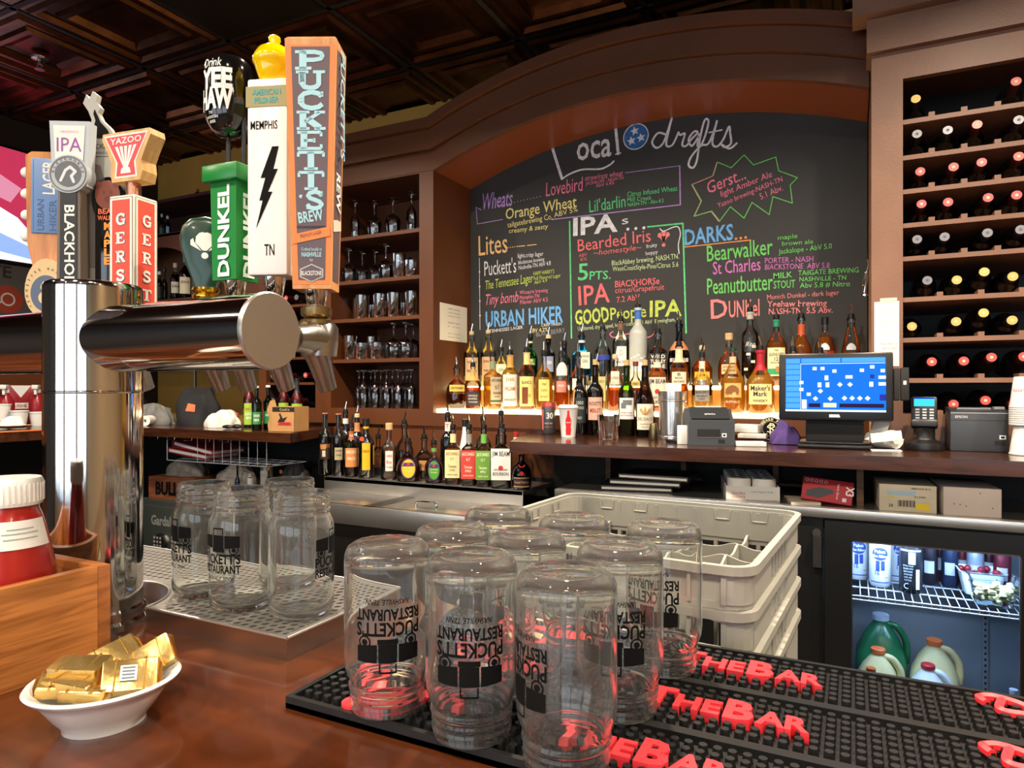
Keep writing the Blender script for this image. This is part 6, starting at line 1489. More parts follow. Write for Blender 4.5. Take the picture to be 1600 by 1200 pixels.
q = cz(951, 686); m = MB(BARGLASS); m.lathe([(0, .016), (.031, .016), (.036, .024), (.0435, .098), (.0455, .098), (.0395, .005), (.037, 0), (0, 0)], 36); o = m.build('tumbler', loc=(q.x, q.y, ZC + .0005), sharp=50); tag(o, 'clear heavy-based tumbler on the counter between merlot and green wine', 'glass')
t = put('jigger', 'small brownish metal jigger upside down before the cream-labelled wine', 'jigger', 1021, 688)
m = MB(pm('bronze_metal', '8a7c5c', .3, 1.0)); m.lathe([(.019, 0), (.020, .002), (.0165, .05), (.012, .066), (0, .067)], 28); m.build('cup', t)
t = put('cocktail_shaker', 'polished steel shaker tin holding a white card', 'shaker', 1051, 686)
m = MB(pm('shaker_steel', 'd6d4d0', .2, .9)); m.lathe([(0, .002), (.044, .002), (.046, 0), (.0465, .012), (.0455, .014), (.0465, .016), (.0465, .02), (.049, .146), (.049, .150), (.0505, .152), (.0505, .156), (.049, .158), (.0505, .188), (.0505, .192), (.049, .192), (.048, .16), (0, .15)], 48, RZ(0) @ Matrix.Diagonal((1.13, 1.13, 1, 1))); m.build('tin', t)
m = MB(PAPER); m.box(-.028, .034, -.001, .0, .1, .225, T(0, .005, 0)); m.build('card', t)
q = cz(1066, 694); m = MB(PAPER); m.box(-.018, .018, -.02, .02, 0, .068, bev=.002); o = m.build('paper_box', loc=(q.x, q.y, ZC + .0005), rot=(0, 0, math.atan2(-q.x, q.y))); tag(o, 'white paper box between the steel shaker and the left receipt printer', 'box')
q = cz(1051, 692); m = MB(BLACK); m.box(-.03, .03, -.008, .008, 0, .012, bev=.004); o = m.build('bottle_opener', loc=(q.x, q.y, ZC + .0005), rot=(0, 0, -.5)); tag(o, 'black opener lying before the steel shaker', 'opener')
# left receipt printer
t = put('receipt_printer', 'dark grey receipt printer with sloping lid left of the register', 'printer', 1106, 693)
t.rotation_euler[2] += .12
DG = pm('printer_charcoal', '3a3d41', .42, bump=.1, bscale=300)
m = MB(DG); pr = [(-.10, 0), (.12, 0), (.12, .105), (.06, .128), (-.01, .128), (-.075, .092), (-.10, .086)]
m.prism(pr, -.080, .080, Matrix(((0, 0, 1, 0), (1, 0, 0, 0), (0, 1, 0, 0), (0, 0, 0, 1)))); m.build('housing', t)
m = MB(pm('printer_lid', '2d3034', .35)); m.prism([(-.078, .0925), (-.012, .1288), (.05, .1288), (.05, .133), (-.010, .134), (-.082, .095)], -.066, .066, Matrix(((0, 0, 1, 0), (1, 0, 0, 0), (0, 1, 0, 0), (0, 0, 0, 1)))); m.build('lid', t)
m = MB(BLACKM); m.box(-.048, .030, -.1012, -.098, .028, .058); m.use(C('5a5c60')); m.box(-.048, .030, -.1016, -.1005, .0275, .030); m.build('paper_slot', t)
m = MB(C('d8d8d8')); m.box(.036, .052, -.1013, -.1, .030, .044); m.use(INK); m.box(.040, .048, -.1016, -.1012, .034, .040); m.use(BLACKM); m.box(.024, .046, -.1016, -.1, .010, .022); m.build('switch', t)
m = MB(C('c9cacc')); m.text('EPSON', T(0, -.060, .1085) @ RX(.505), .008, .036, bold=.03); m.build('lettering', t)
m = MB(PAPER); m.box(-.045, .045, -.012, .012, .132, .136, T(0, .01, .001)); m.build('paper', t)
# paper slips, coaster, cloth, wood box
for i, (px, py, z, a, lb) in enumerate([(1172, 697, 0, .3, 'bottom sheaf of white receipt slips right of the left printer'), (1176, 692, .018, .0, 'middle sheaf of white receipt slips right of the left printer'), (1168, 690, .036, -.25, 'top white slip bundle with faint print right of the left printer')]):
    q = cz(px, py); m = MB(PAPER); m.box(-.05, .05, -.028, .028, 0, .016 if i < 2 else .030, bev=.002); m.use(C('b8b4aa')); 
    for k in range(3): m.box(-.03, .03, -.0284, -.028, .004 + .004 * k, .005 + .004 * k)
    o = m.build('receipt_bundle', loc=(q.x, q.y, ZC + z + .0005), rot=(.0, 0, a)); tag(o, lb, 'paper', 'receipt slips by the printer')
q = cz(1202, 690); t = thing('coaster', 'round black coaster with cream lettering standing behind the slips', 'coaster', (q.x, q.y + .05, ZC), math.atan2(-q.x, q.y))
F = FRONT(0, 0, .047) @ RX(-.15)
m = MB(INK); m.cyl(.046, -.0025, 0, 40, F); m.build('disc', t)
m = MB(C('d9cfa8')); m.disc(.0435, F @ T(0, 0, .0004), 40, r0=.0425); m.disc(.030, F @ T(0, 0, .0004), 40, r0=.029)
for k, ch in enumerate('STANDARD PROOF'): a = PI * 1.12 - PI * 1.24 * (k + .5) / 14; m.text(ch, F @ RZ(a - PI / 2) @ T(0, .0325, .0005), .008, bold=.04)
m.ribbon([(.010, .012), (-.006, .014), (-.012, .006), (.010, -.004), (.006, -.014), (-.012, -.012)], .004, F @ T(0, 0, .0005)); m.ribbon([(-.002, -.022), (-.002, .020), (.010, .018), (.014, .008), (.004, .002)], .004, F @ T(0, 0, .0007)); m.build('lettering', t)
q = cz(1192, 683); t = thing('wooden_box', 'small orange-brown wooden box lettered dark behind the coaster', 'box', (q.x, q.y + .06, ZC), math.atan2(-q.x, q.y))
m = MB(wood('stamped_box_wood', '9a5a30', '7c4424', 8, (1, 8, 8), .6)); m.box(-.055, .075, 0, .08, 0, .085, bev=.002); m.use(C('3a1c10')); m.text('ER', FRONT(0.01, -.0008, .02), .045, .07, bold=.03); m.build('box', t)
q = cz(1226, 695); m = MB(pm('purple_cloth', '5a4484', .9, noise=.15, nscale=40))
def clth(u, v):
    x = (u - .5) * .095; y = (v - .5) * .09
    e = max(0, 1 - (2 * u - 1) ** 2) * max(0, 1 - (2 * v - 1) ** 2)
    return (x + .01 * math.sin(9 * v), y, .002 + .075 * e ** .6 + .012 * math.sin(14 * u + 4 * v) * e)
m.grid(clth, 22, 18); o = m.build('purple_cloth', loc=(q.x, q.y + .04, ZC + .0005), sharp=180); tag(o, 'crumpled purple cloth at the left of the register base', 'cloth')
# point-of-sale register
qq = cz(1308, 699.5); px0 = at_y(1218, 600, qq.y).x; px1 = at_y(1395, 600, qq.y).x
t = thing('touchscreen_register', 'black touchscreen register with lit blue seating plan', 'register', ((px0 + px1) / 2, qq.y, ZC + .0005), .03)
zt, zb = at_y(1306, 552, qq.y).z - ZC, at_y(1306, 657, qq.y).z - ZC
Wm = (px1 - px0) / 2
m = MB(pm('register_black', '101012', .3)); m.box(-.115, .115, -.07, .09, 0, .014, bev=.006); m.box(-.11, .11, -.05, .08, .014, .022, bev=.004); m.build('base', t)
m = MB(BLACKM); m.box(-.09, .09, -.01, .05, .02, zb + .04, bev=.006); m.build('stand', t)
tilt = -.10
Sm = T(0, -.02, (zt + zb) / 2) @ RX(tilt); hh = (zt - zb) / 2
m = MB(pm('register_black', '101012', .3)); m.box(-Wm, Wm, -.012, .030, -hh, hh, Sm, bev=.006); m.use(C('c9cacc')); m.sheet([(-.016, 0), (.014, 0), (.018, -.010), (-.016, -.010)], Sm @ FRONT(0, -.0125, -hh + .020)); m.build('bezel', t)
SB = emis('screen_blue', (30, 110, 220), 1.5); SW = emis('screen_white', (225, 240, 255), 1.5); SL_ = emis('screen_light_blue', (80, 160, 232), 1.5); SP = emis('screen_purple', (52, 60, 170), 1.1); SD = emis('screen_dark', (58, 44, 84), .8); SY = emis('screen_yellow', (245, 240, 190), 1.4)
sx, sz = Wm * .875, hh * .80
m = MB(SB); F = Sm @ FRONT(0, -.0128, .006)
def uv(u, v): return (-sx + 2 * sx * u, sz - 2 * sz * v)
def rc(u0, v0, u1, v1, mat, l=1): m.use(mat); a, b = uv(u0, v1), uv(u1, v0); m.sheet([(a[0], a[1], 1e-4 * l), (b[0], a[1], 1e-4 * l), (b[0], b[1], 1e-4 * l), (a[0], b[1], 1e-4 * l)], F)
rc(0, 0, 1, 1, SB, 1)
for i in range(9): rc(.005, .01 + .105 * i, .15, .10 + .105 * i, SL_, 2)
rc(.165, .01, .56, .09, SL_, 2); rc(.575, .01, .995, .09, SL_, 2); rc(.155, .105, .995, .115, SW, 2); rc(.155, .105, .16, .97, SW, 2); rc(0, .965, 1, 1, SW, 2)
for u, v in ((.30, .17), (.38, .17), (.50, .22), (.77, .21), (.87, .15), (.99 - .02, .22), (.165, .43), (.165, .56), (.24, .65)): rc(u - .02, v, u + .022, v + .06, SW, 3)
for u, v in ((.42, .33), (.35, .46), (.43, .46), (.86, .45)): rc(u - .018, v, u + .02, v + .09, SW, 3)
rc(.61, .33, .68, .39, SW, 3); rc(.93, .34, 1, .40, SW, 3); rc(.93, .46, 1, .52, SW, 3); rc(.85, .32, .89, .39, SP, 3); rc(.94, .68, 1, .79, SP, 3); rc(.17, .78, .22, .95, SW, 3)
rc(.24, .85, .36, .92, SD, 3); rc(.39, .84, .52, .92, SY, 3); rc(.55, .85, .98, .92, SD, 3)
m.use(SW)
for u, v in ((.555, .50), (.655, .50), (.36, .62), (.31, .76), (.46, .76), (.60, .75), (.675, .75), (.75, .75), (.825, .75)):
    c = uv(u, v); d = .0085; m.sheet([(c[0] - d, c[1], 4e-4), (c[0], c[1] - d, 4e-4), (c[0] + d, c[1], 4e-4), (c[0], c[1] + d, 4e-4)], F)
m.build('screen', t)
m = MB(BLACKM); m.box(Wm + .002, Wm + .018, -.01, .02, -.045, .06, Sm, bev=.002); m.box(Wm + .021, Wm + .045, -.012, .02, -.045, .062, Sm, bev=.002); m.use(C('c9cacc')); m.box(Wm + .028, Wm + .037, -.0128, -.012, .005, .018, Sm); m.build('card_reader', t)
# curled receipt paper
m = MB(PAPER); q = cz(1385, 702)
sp = [(.006 * (1 + .22 * k) * math.cos(k * .5), .006 * (1 + .22 * k) * math.sin(k * .5)) for k in range(26)]
m.grid(lambda u, v: ((v - .5) * .07, sp[min(25, int(u * 25))][0], .038 + sp[min(25, int(u * 25))][1]), 25, 4)
m.grid(lambda u, v: (-.05 + .06 * v, -.02 + .1 * (u - .5) * .5, .03 + .055 * u + .008 * math.sin(7 * u)), 12, 4)
o = m.build('receipt_paper', loc=(q.x, q.y, ZC + .0005), rot=(0, 0, -.7), sharp=180); tag(o, 'curled white receipt paper between register and card terminal', 'paper')
m = MB(PAPER); q = cz(1358, 700); m.grid(lambda u, v: (-.045 + .09 * u, -.02 + .04 * v, .026 + .028 * math.sin(PI * v) + .012 * u), 8, 10); m.grid(lambda u, v: (-.045 + .09 * u, -.02 + .04 * v, .0 + .026 * (v if v < .5 else 1 - v) * .3), 4, 4)
o = m.build('receipt_paper', loc=(q.x + .045, q.y - .09, ZC + .0005), rot=(.0, 0, .2), sharp=180); tag(o, 'folded printed receipt before the register\'s right base corner', 'paper')
# card terminal
t = put('card_terminal', 'black card terminal with lit cyan screen on a round stand', 'card terminal', 1444, 703)
m = MB(BLACK); m.lathe([(0, 0), (.058, 0), (.060, .006), (.056, .024), (.034, .034), (.031, .038), (.031, .070), (.034, .074), (0, .074)], 40); m.build('stand', t)
Sm2 = T(0, 0, .075) @ RX(-.22)
m = MB(pm('terminal_black', '141416', .35)); m.box(-.038, .038, -.030, .020, -.004, .022, Sm2, bev=.006); m.box(-.037, .037, -.020, .020, .012, .100, Sm2, bev=.006); m.build('body', t)
F = Sm2 @ FRONT(0, -.0206, 0)
m = MB(emis('terminal_screen', (70, 215, 235), 1.3)); m.sheet([(-.029, .066), (.029, .066), (.029, .094), (-.029, .094)], F); m.use(emis('terminal_screen_blue', (30, 60, 190), 1.2)); m.sheet([(-.029, .091, 2e-4), (.029, .091, 2e-4), (.029, .096, 2e-4), (-.029, .096, 2e-4)], F); m.build('screen', t)
m = MB(C('b8babd'))
for r_ in range(4):
    for c_ in range(3): m.box(-.025 + .020 * c_, -.013 + .020 * c_, -.0222, -.0205, .024 + .0095 * r_, .029 + .0095 * r_, Sm2)
m.build('keypad', t)
# right receipt printer
t = put('receipt_printer', 'boxy dark grey receipt printer right of the card terminal', 'printer', 1530, 706)
t.rotation_euler[2] = .05
wq = (at_z(1573, 706, ZC).x - at_z(1487, 706, ZC).x) / 2
m = MB(DG); m.box(-wq, wq, 0.0, .095, 0, .128, bev=.003); m.use(pm('printer_lid', '2d3034', .35)); m.prism([(0, .128), (.095, .128), (.095, .141), (.02, .135)], -wq, wq, Matrix(((0, 0, 1, 0), (1, 0, 0, 0), (0, 1, 0, 0), (0, 0, 0, 1)))); m.build('housing', t)
m = MB(C('8a8c90', .3)); m.box(-wq + .001, wq - .001, -.0012, .002, .1215, .1255); m.box(-wq * .72, wq * .45, .02, .024, .1355, .140); m.box(wq * .55, wq * .9, .015, .045, .1355, .144); m.build('paper_cutter', t)
m = MB(BLACKM); m.box(-wq, wq, -.0006, .0, .1, .1008); m.box(wq * .52, wq * .88, -.0012, 0, .022, .036); m.use(C('d8d8d8')); m.box(wq * .68, wq * .90, -.0014, 0, .041, .054); m.use(INK); m.box(wq * .73, wq * .85, -.0017, -.0013, .0445, .0505); m.build('switch', t)
m = MB(C('b9babd')); m.text('EPSON', FRONT(-wq * .62, -.0012, .107), .008, .034, bold=.03); m.build('lettering', t)
# cups at the right edge
q = cz(1606, 711)
def cup_down(z, label, H=.092, mark=False):
    t = thing('paper_cup', label, 'cup', (q.x, q.y, ZC + .0005 + z), 0, 'paper cups stacked upside down at the right edge')
    m = MB(WHITE)
    if H == .0066: m.lathe([(.0430, .0004), (.047, 0), (.048, .0012), (.048, .0042), (.0462, .0055), (.0455, .0062), (.0430, .0062)], 40, closed=True)
    else: m.lathe([(.0455, .0005), (.047, 0), (.048, .0012), (.048, .0042), (.0462, .0055), (.0355, H - .002), (.034, H), (0, H), (0, H - .0015), (.0345, H - .003), (.0445, .004)], 40)
    m.build('cup', t)
    if mark: m = MB(C('e07a74')); m.text("PUCKETT'S", (0, H * .52, -.65), .008, .045, bold=.02, bend=.0418); m.build('print', t)
WHICH = ['lowest paper cup of the stack, standing on the counter', 'paper cup just above the lowest one in the stack'] + ['nested paper cup in the stack, %s rim from the bottom' % ORD[k + 1] for k in range(1, 8)] + ['top paper cup of the stack, red print on its side']
cup_down(0, WHICH[0], .0895)
for k in range(8): cup_down(.0905 + .0066 * k, WHICH[k + 1], .0066)
cup_down(.0905 + .0066 * 8, WHICH[9], .095, True)
# papers and the hanging tool
PL = at_y(1366, 472, YR - .001); PR = at_y(1405, 572, YR - .001)
t = thing('taped_note', 'long white receipt note taped to the rack\'s left post', 'note', (0, 0, 0))
m = MB(PAPER); m.box(PL.x, PR.x, YR - .0012, YR - .0002, PR.z, PL.z); m.use(C('9a9890'))
for i in range(9): m.box(PL.x + .015, PL.x + .05 + .02 * (i % 3), YR - .0015, YR - .0012, PL.z - .02 - .012 * i, PL.z - .0195 - .012 * i)
m.text('Not Ray is', FRONT(PL.x + .045, YR - .0016, PR.z + .075), .008, .05, shear=.3); m.text('Serving', FRONT(PL.x + .045, YR - .0016, PR.z + .060), .008, .04, shear=.3); m.build('paper', t)
m = MB(C('d9d2c0')); m.box(PL.x + .018, PL.x + .07, YR - .0018, YR - .0003, PL.z - .004, PL.z + .012); m.build('tape', t)
a_, b_ = at_x(692, 473, NX0 + .002), at_x(735, 527, NX0 + .002)
t = thing('price_list', 'white printed list stuck to the niche\'s left side', 'note', (0, 0, 0))
y0, y1 = YFACE + .06, YCH - .04
m = MB(PAPER); m.box(NX0, NX0 + .0012, y0, y1, a_.z - .19, a_.z + .0); F = RIGHT(NX0 + .0016, (y0 + y1) / 2, 0); m.use(C('6a6660'))
for i, s_t in enumerate(('HAPPY HOUR', 'well drinks', 'house wine', '', 'EVERY DAY', '3 - 6 pm', '', 'ask for specials', 'domestic drafts')):
    if s_t: m.text(s_t, F @ T(0, a_.z - .028 - .018 * i, 0), .008 if s_t.isupper() else .006, .12)
m.build('paper', t)
hp = at_y(1353, 405, YR + .05); 
t = thing('hanging_corkscrew', 'steel bottle tool hanging on a cord beside the wine rack', 'corkscrew', (RX0 - .012, YR + .06, hp.z))
m = MB(STEELD); m.tube([(0, 0, 0), (.004, 0, -.02), (-.003, 0, -.05)], .0025); m.build('cord', t)
m = MB(CHROME); m.tube([(-.003, 0, -.045), (-.006, 0, -.075), (-.010, 0, -.12)], [.006, .008, .007], 10)
for k in range(5): m.lathe([(.006, 0), (.0095, .002), (.006, .004)], 12, T(-.004 - .0012 * k, 0, -.058 - .009 * k))
m.lathe([(0, 0), (.014, 0), (.012, .006), (0, .008)], 16, T(-.010, 0, -.132)); m.build('tool', t)
# ================================================================== under the counter and the glass-door cooler
YC0 = 2.36; CT = 1.03
CX0, CX1 = -1.0, 1.3
DX_0, DX_1 = -.078, .50
co = thing('bottle_cooler', 'black under-counter cooler with lit glass door', 'cooler', (0, 0, 0))
CB = pm('cooler_black', '121314', .35)
m = MB(CB); m.box(CX0, -.083, YC0 + .002, 2.80, .22, CT - .005); m.box(.52, CX1, YC0 + .002, 2.80, .22, CT - .005); m.box(-.083, .52, YC0 + .03, 2.80, .96, CT - .005); m.box(-.083, .52, YC0 + .03, 2.80, .22, .305); m.build('cabinet', co)
IN = pm('cooler_grey_lining', '8c929c', .4, .3)
m = MB(IN); m.box(-.083, -.06, YC0 + .03, 2.77, .305, .96); m.box(.50, .52, YC0 + .03, 2.77, .305, .96); m.box(-.083, .52, 2.765, 2.785, .305, .96); m.box(-.06, .50, YC0 + .03, 2.765, .305, .31); m.build('lining', co)
m = MB(IN)
for x in (-.01, .40):
    m.box(x - .008, x + .008, 2.757, 2.765, .32, .95)
    m.use(BLACKM)
    for k in range(30): m.box(x - .003, x + .003, 2.7555, 2.757, .33 + .02 * k, .338 + .02 * k)
    m.use(IN)
m.build('shelf_rail', co)
m = MB(STEEL); m.box(CX0, CX1, YC0 - .012, YC0 + .02, CT - .03, CT, bev=.002); m.box(CX0, CX1, YC0 + .02, 2.80, CT - .005, CT); m.build('steel_top', co)
wx0, wx1, wz0, wz1 = -.004, .424, .30, .938
m = MB(CB); ys = (YC0 - .02, YC0)
m.box(DX_0, wx0, *ys, .24, .992); m.box(wx1, DX_1, *ys, .24, .992); m.box(wx0, wx1, *ys, wz1, .992); m.box(wx0, wx1, *ys, .24, wz0); dr = m.build('glass_door', co)
m = MB(PANE); m.box(wx0 + .0005, wx1 - .0005, YC0 - .012, YC0 - .008, wz0, wz1); m.build('door_pane', dr)
m = MB(STEELD)
for a, b, c, d in ((wx0, wx0 + .004, wz0, wz1), (wx1 - .004, wx1, wz0, wz1), (wx0, wx1, wz1 - .004, wz1)): m.box(a, b, YC0 - .021, YC0 - .007, c, d)
m.build('pane_trim', dr)
m = MB(STEELD); m.cyl(.012, .0, .02, 16, T(-.10, YC0 - .02, .955) @ RX(PI / 2)); m.box(-.112, -.088, YC0 - .008, YC0 + .003, .84, .94); m.build('hinge', co)
m = MB(pm('wire_white', 'd9dde2', .35, .2))
SZ = .753
for k in range(23):
    x = -.05 + .53 * k / 22; m.tube([(x, 2.41, SZ - .012), (x, 2.412, SZ), (x, 2.74, SZ)], .0016, 6)
for y in (2.412, 2.52, 2.63, 2.74): m.tube([(-.055, y, SZ - .003), (.485, y, SZ - .003)], .0026, 6)
m.tube([(-.055, 2.41, SZ - .014), (.485, 2.41, SZ - .014)], .0026, 6); m.build('wire_shelf', co)
m = MB(emis('cooler_lamp', (200, 225, 255), 5)); m.box(-.04, .46, YC0 + .045, YC0 + .075, .945, .955); m.build('lamp', co)
area('cooler_lamp_light', (.21, YC0 + .06, .942), .48, 9, (.50, .70, 1.0), rot=(.35, 0, 0), size_y=.03, shape='RECTANGLE')
def sz_(px, py, z): return at_z(px, py, z)
NC = [0]
def can(px, py, label, body, fn, r=.033, H=.157, rz=0.0, tilt=0.0):
    q = at_z(px, py, SZ + .002); y = max(2.455, min(2.70, q.y))
    if H < .15: y = 2.71 if NC[0] % 2 else 2.645; NC[0] += 1
    x = ray(px, py).x * y / ray(px, py).y
    t = thing('beer_can', label, 'can', (x, y, SZ + .003), math.atan2(-x, y) + rz, 'cans on the cooler shelf')
    m = MB(body); m.lathe([(0, .004), (r * .74, .004), (r * .82, 0), (r, .012), (r, H - .02), (r * .80, H - .003), (r * .80, H), (r * .75, H), (r * .73, H - .004), (0, H - .005)], 32); m.build('body', t)
    m = MB(); fn(m, r + .0005, H); m.build('print', t)
    return t
WC = pm('white_can', 'e4e6ea', .3, .2); BC = pm('black_can', '23252b', .25, .5)
def pbr(m, r, H):
    m.use(C('27408f')); F = FRONT(0, -r * 1.0, H * .72)
    n = 14; vs = []
    for k in range(n + 1):
        x = -.024 + .048 * k / n; h = .021 * math.sqrt(max(0, 1 - (x / .0245) ** 2)); vs += [(r * math.sin(x / r), -r * math.cos(x / r), H * .70 - h), (r * math.sin(x / r), -r * math.cos(x / r), H * .70 + h)]
    m.add(vs, [(2 * k, 2 * k + 2, 2 * k + 3, 2 * k + 1) for k in range(n)])
    m.use(C('f2f4f8')); m.text('Pabst', (0, H * .72, 0), .010, .032, bold=.02, bend=r + .0005); m.text('Blue Ribbon', (0, H * .63, 0), .0085, .042, bold=.02, bend=r + .0005)
    m.use(C('27408f')); m.patch(r, .012, H * .34, H * .56, -.2, 3); m.patch(r, .012, H * .36, H * .56, .25, 3)
    m.use(C('c8323a')); 
    vs = [(r * math.sin(a), -r * math.cos(a), z) for a, z in ((-.1, H * .52), (.15, H * .52), (.8, H * .22), (.5, H * .2))]; m.add(vs, [(0, 1, 2, 3)])
    m.use(C('4a62a8')); m.text('16', (-.008, H * .26, 0), .014, .013, bold=.02, bend=r + .0005); m.patch(r, r * 1.8, H * .10, H * .125, 0, 8)
def blk(m, r, H):
    m.use(C('c9ccd2'))
    for k in range(6): m.text(('EXTRA COLD', 'BREWED WITH', 'PURE WATER', 'CONTAINS', '16 FL OZ', 'RECYCLE')[k], (-.008, H * .55 - k * .009, 0), .0045, .03 - .002 * k, bend=r)
    m.patch(r, .012, H * .1, H * .5, .62, 3); m.patch(r + .0002, r * 1.9, H * .86, H * .89, 0, 10)
    m.disc(.009, FRONT(-.010, -r * .96, H * .16), 18, r0=.007); m.use(C('9aa4c8')); m.patch(r, .02, H * .6, H * .84, .1, 6)
can(1340, 903, 'white and blue beer can cut by the cooler door\'s left edge', WC, pbr, rz=.1)
can(1375, 915, 'white and blue beer can second from the left, ribbon facing out', WC, pbr)
can(1400, 905, 'white and blue beer can half hidden behind the black can', WC, pbr, rz=.5)
can(1423, 925, 'black and silver beer can at the front of the cooler shelf', BC, blk)
for i, (px, py, c_) in enumerate([(1452, 903, '2a2430'), (1468, 905, '5a2a2c'), (1484, 908, '24304c'), (1503, 905, '7a3038'), (1524, 908, '8c98a8'), (1545, 905, '4a2a34'), (1566, 908, '6a2430')]):
    m_ = pm('dark_can_%d' % i, c_, .3, .4)
    can(px, py, 'dark can at the back of the cooler shelf, %s from the black can' % ORD[i], m_, lambda m, r, H: (m.use(C('b8bcc6')), m.patch(r, .03, H * .3, H * .6, 0, 6)), .024, .135)
def tub(px, py, y, label, w, d, h, bits, col, group='tubs of fruit in the cooler'):
    q = ray(px, py); x = q.x * y / q.y
    t = thing('fruit_tub', label, 'tub', (x, y, SZ + .003), .05, group)
    m = MB(pm('frosted_tub', 'dfe6ee', .3)) if bits != 'pine' else MB(thin('clear_tub', 'e6eef4', .8))
    def rr(s, z): return [(px_ * s * w, py_ * s * d, z) for px_, py_ in rrect(1, .35, 4)]
    lo, hi, rim = rr(.72, 0.001), rr(.97, h), rr(1.05, h)
    n = len(lo); m.add(lo + hi + rim, [(k, (k + 1) % n, n + (k + 1) % n, n + k) for k in range(n)] + [(n + k, n + (k + 1) % n, 2 * n + (k + 1) % n, 2 * n + k) for k in range(n)] + [tuple(range(n - 1, -1, -1))], None, True); m.build('tub', t)
    m = MB(pm('fruit_' + bits, col, .35)); rg = random.Random(5)
    for k in range(60 if bits == 'pine' else 40):
        zz = rg.uniform(.014, h * .72 if bits == 'pine' else h * .98); s = .72 + .22 * zz / h - .12
        x_, y_ = rg.uniform(-w, w) * s, rg.uniform(-d, d) * s
        if bits == 'pine': m.box(-.009, .009, -.007, .007, -.006, .006, T(x_, y_, zz) @ RZ(rg.uniform(0, 3)) @ RX(rg.uniform(-.5, .5)), bev=.002, seg=1)
        else: m.ball(.010, .010, .010, T(x_, y_, zz), 10, 6)
    o = m.build('pineapple_chunks' if bits == 'pine' else 'cherries', t); o['kind'] = 'stuff'
tub(1532, 912, 2.60, 'white tub of dark cherries behind the clear fruit tub', .062, .055, .075, 'cherry', '8a1c2c')
tub(1552, 940, 2.475, 'clear tub of pale yellow fruit chunks at the shelf front', .062, .055, .085, 'pine', 'ecdca4')
# jugs at the bottom
def jug(px, y, H, W, label, mat, cap, rz=0.0, ribs=False, lab=None):
    r = ray(px, 1000); x = r.x * y / r.y
    t = thing('jug', label, 'jug', (x, y, .3105), rz, 'jugs at the bottom of the cooler')
    b = W / 2
    m = MB(mat); m.lathe([(0, .0, 5), (b * .92, 0, 5), (b, .012, 5), (b, H * .52, 5), (b * .96, H * .60, 4), (b * .70, H * .76, 3), (b * .40, H * .88, 2), (b * .28, H * .92, 2), (b * .28, H * .965, 2), (0, H * .965, 2)], 36); m.build('body', t, sharp=50)
    m = MB(mat); m.tube(curve3([(b * .25, 0, H * .90), (b * .62, 0, H * .88), (b * .95, 0, H * .76), (b * 1.02, 0, H * .62), (b * .98, 0, H * .50)]), .011, 10); m.build('handle', t)
    m = MB(cap); m.cyl(b * .33, H * .935, H, 24, bev=.002); m.build('cap', t)
    if lab: m = MB(); lab(m, b, H); m.build('label', t)
    return t
def curve3(P, n=6):
    a = curve([(p[0], p[2]) for p in P], n); return [(x, 0, z) for x, z in a]
GJ = thin('green_jug_plastic', '2f8a54', .6); GJ = pm('green_jug', '1f6a42', .25); YJ = pm('juice_jug', 'd9cc98', .3); WJ = pm('milk_jug', 'e9eef4', .35); OC = pm('orange_cap', 'd96a34', .4); RC = pm('red_cap', 'c02a34', .4); BCp = pm('pale_cap', 'c4d4ea', .4)
jug(1376, 2.68, .315, .155, 'large green jug with pale cap at the cooler\'s bottom left', GJ, BCp)
jug(1372, 2.53, .245, .130, 'juice jug with orange cap standing before the green jug', YJ, OC)
jug(1361, 2.425, .215, .085, 'front jug with orange cap at the cooler door\'s lower left', WJ, OC)
jug(1460, 2.65, .262, .14, 'juice jug with orange cap in the middle of the cooler floor', YJ, OC, rz=-.1)
jug(1450, 2.51, .225, .12, 'white jug with red cap and red apple label', WJ, RC, lab=lambda m, b, H: (m.use(C('c8303a')), m.disc(.022, FRONT(-.02, -b - .001, H * .42), 20), m.use(C('4a8a4a')), m.disc(.006, FRONT(-.012, -b - .0012, H * .54), 10)))
jug(1584, 2.48, .20, .07, 'white jug cut by the cooler door\'s right edge', WJ, BCp)
for k in range(4):
    r = ray(1478, 1060); y = 2.415; x = r.x * y / r.y
    m = MB(C('e3d2a8')); m.box(-.045, .045, -.02, .02, 0, .009, bev=.002); o = m.build('cheese_slab', loc=(x + .002 * k, y, .3105 + .13 + .0095 * k), rot=(0, .08, .05 * k)); tag(o, 'pale cream slab stacked before the red-capped jug, %s from the bottom' % ORD[k], 'food', 'cream slabs in the cooler')
m = MB(C('c9cdd4')); r = ray(1478, 1060); x = r.x * 2.415 / r.y; m.box(x - .05, x + .055, 2.392, 2.438, .311, .4385, bev=.004); tag(m.build('food_tub'), 'grey-white tub under the cream slabs in the cooler', 'tub')

# --- under the counter, on top of the cooler
def oncool(px, py): p = at_y(px, py, 2.385); p.z = CT; return p
q = oncool(1176, 778)
t = thing('paper_roll_tray', 'shrink-wrapped white paper rolls in a low printed carton', 'carton', (q.x, q.y + .0, CT), .22)
m = MB(pm('white_card', 'e2ded6', .7)); m.box(-.085, .085, -.002, .30, 0, .006); m.box(-.085, .085, -.002, 0, 0, .05); m.box(-.085, -.082, 0, .30, 0, .05); m.box(.082, .085, 0, .30, 0, .05); m.use(C('c05a50')); m.text('Gordon', FRONT(-.045, -.0028, .022), .011, .042); m.text('CHOICE', FRONT(-.045, -.0028, .010), .008, .042); m.use(C('6a9a6a')); m.text('Cash Register Rolls', FRONT(.03, -.0028, .030), .006, .07); m.build('carton', t)
for i in range(2):
    for j in range(5):
        m = MB(PAPER); m.lathe([(.008, .0), (.036, 0), (.038, .002), (.038, .064), (.036, .066), (.008, .066)], 24, T(-.04 + .08 * i, .045 + .058 * j, .007), closed=True); m.build('paper_roll', t)
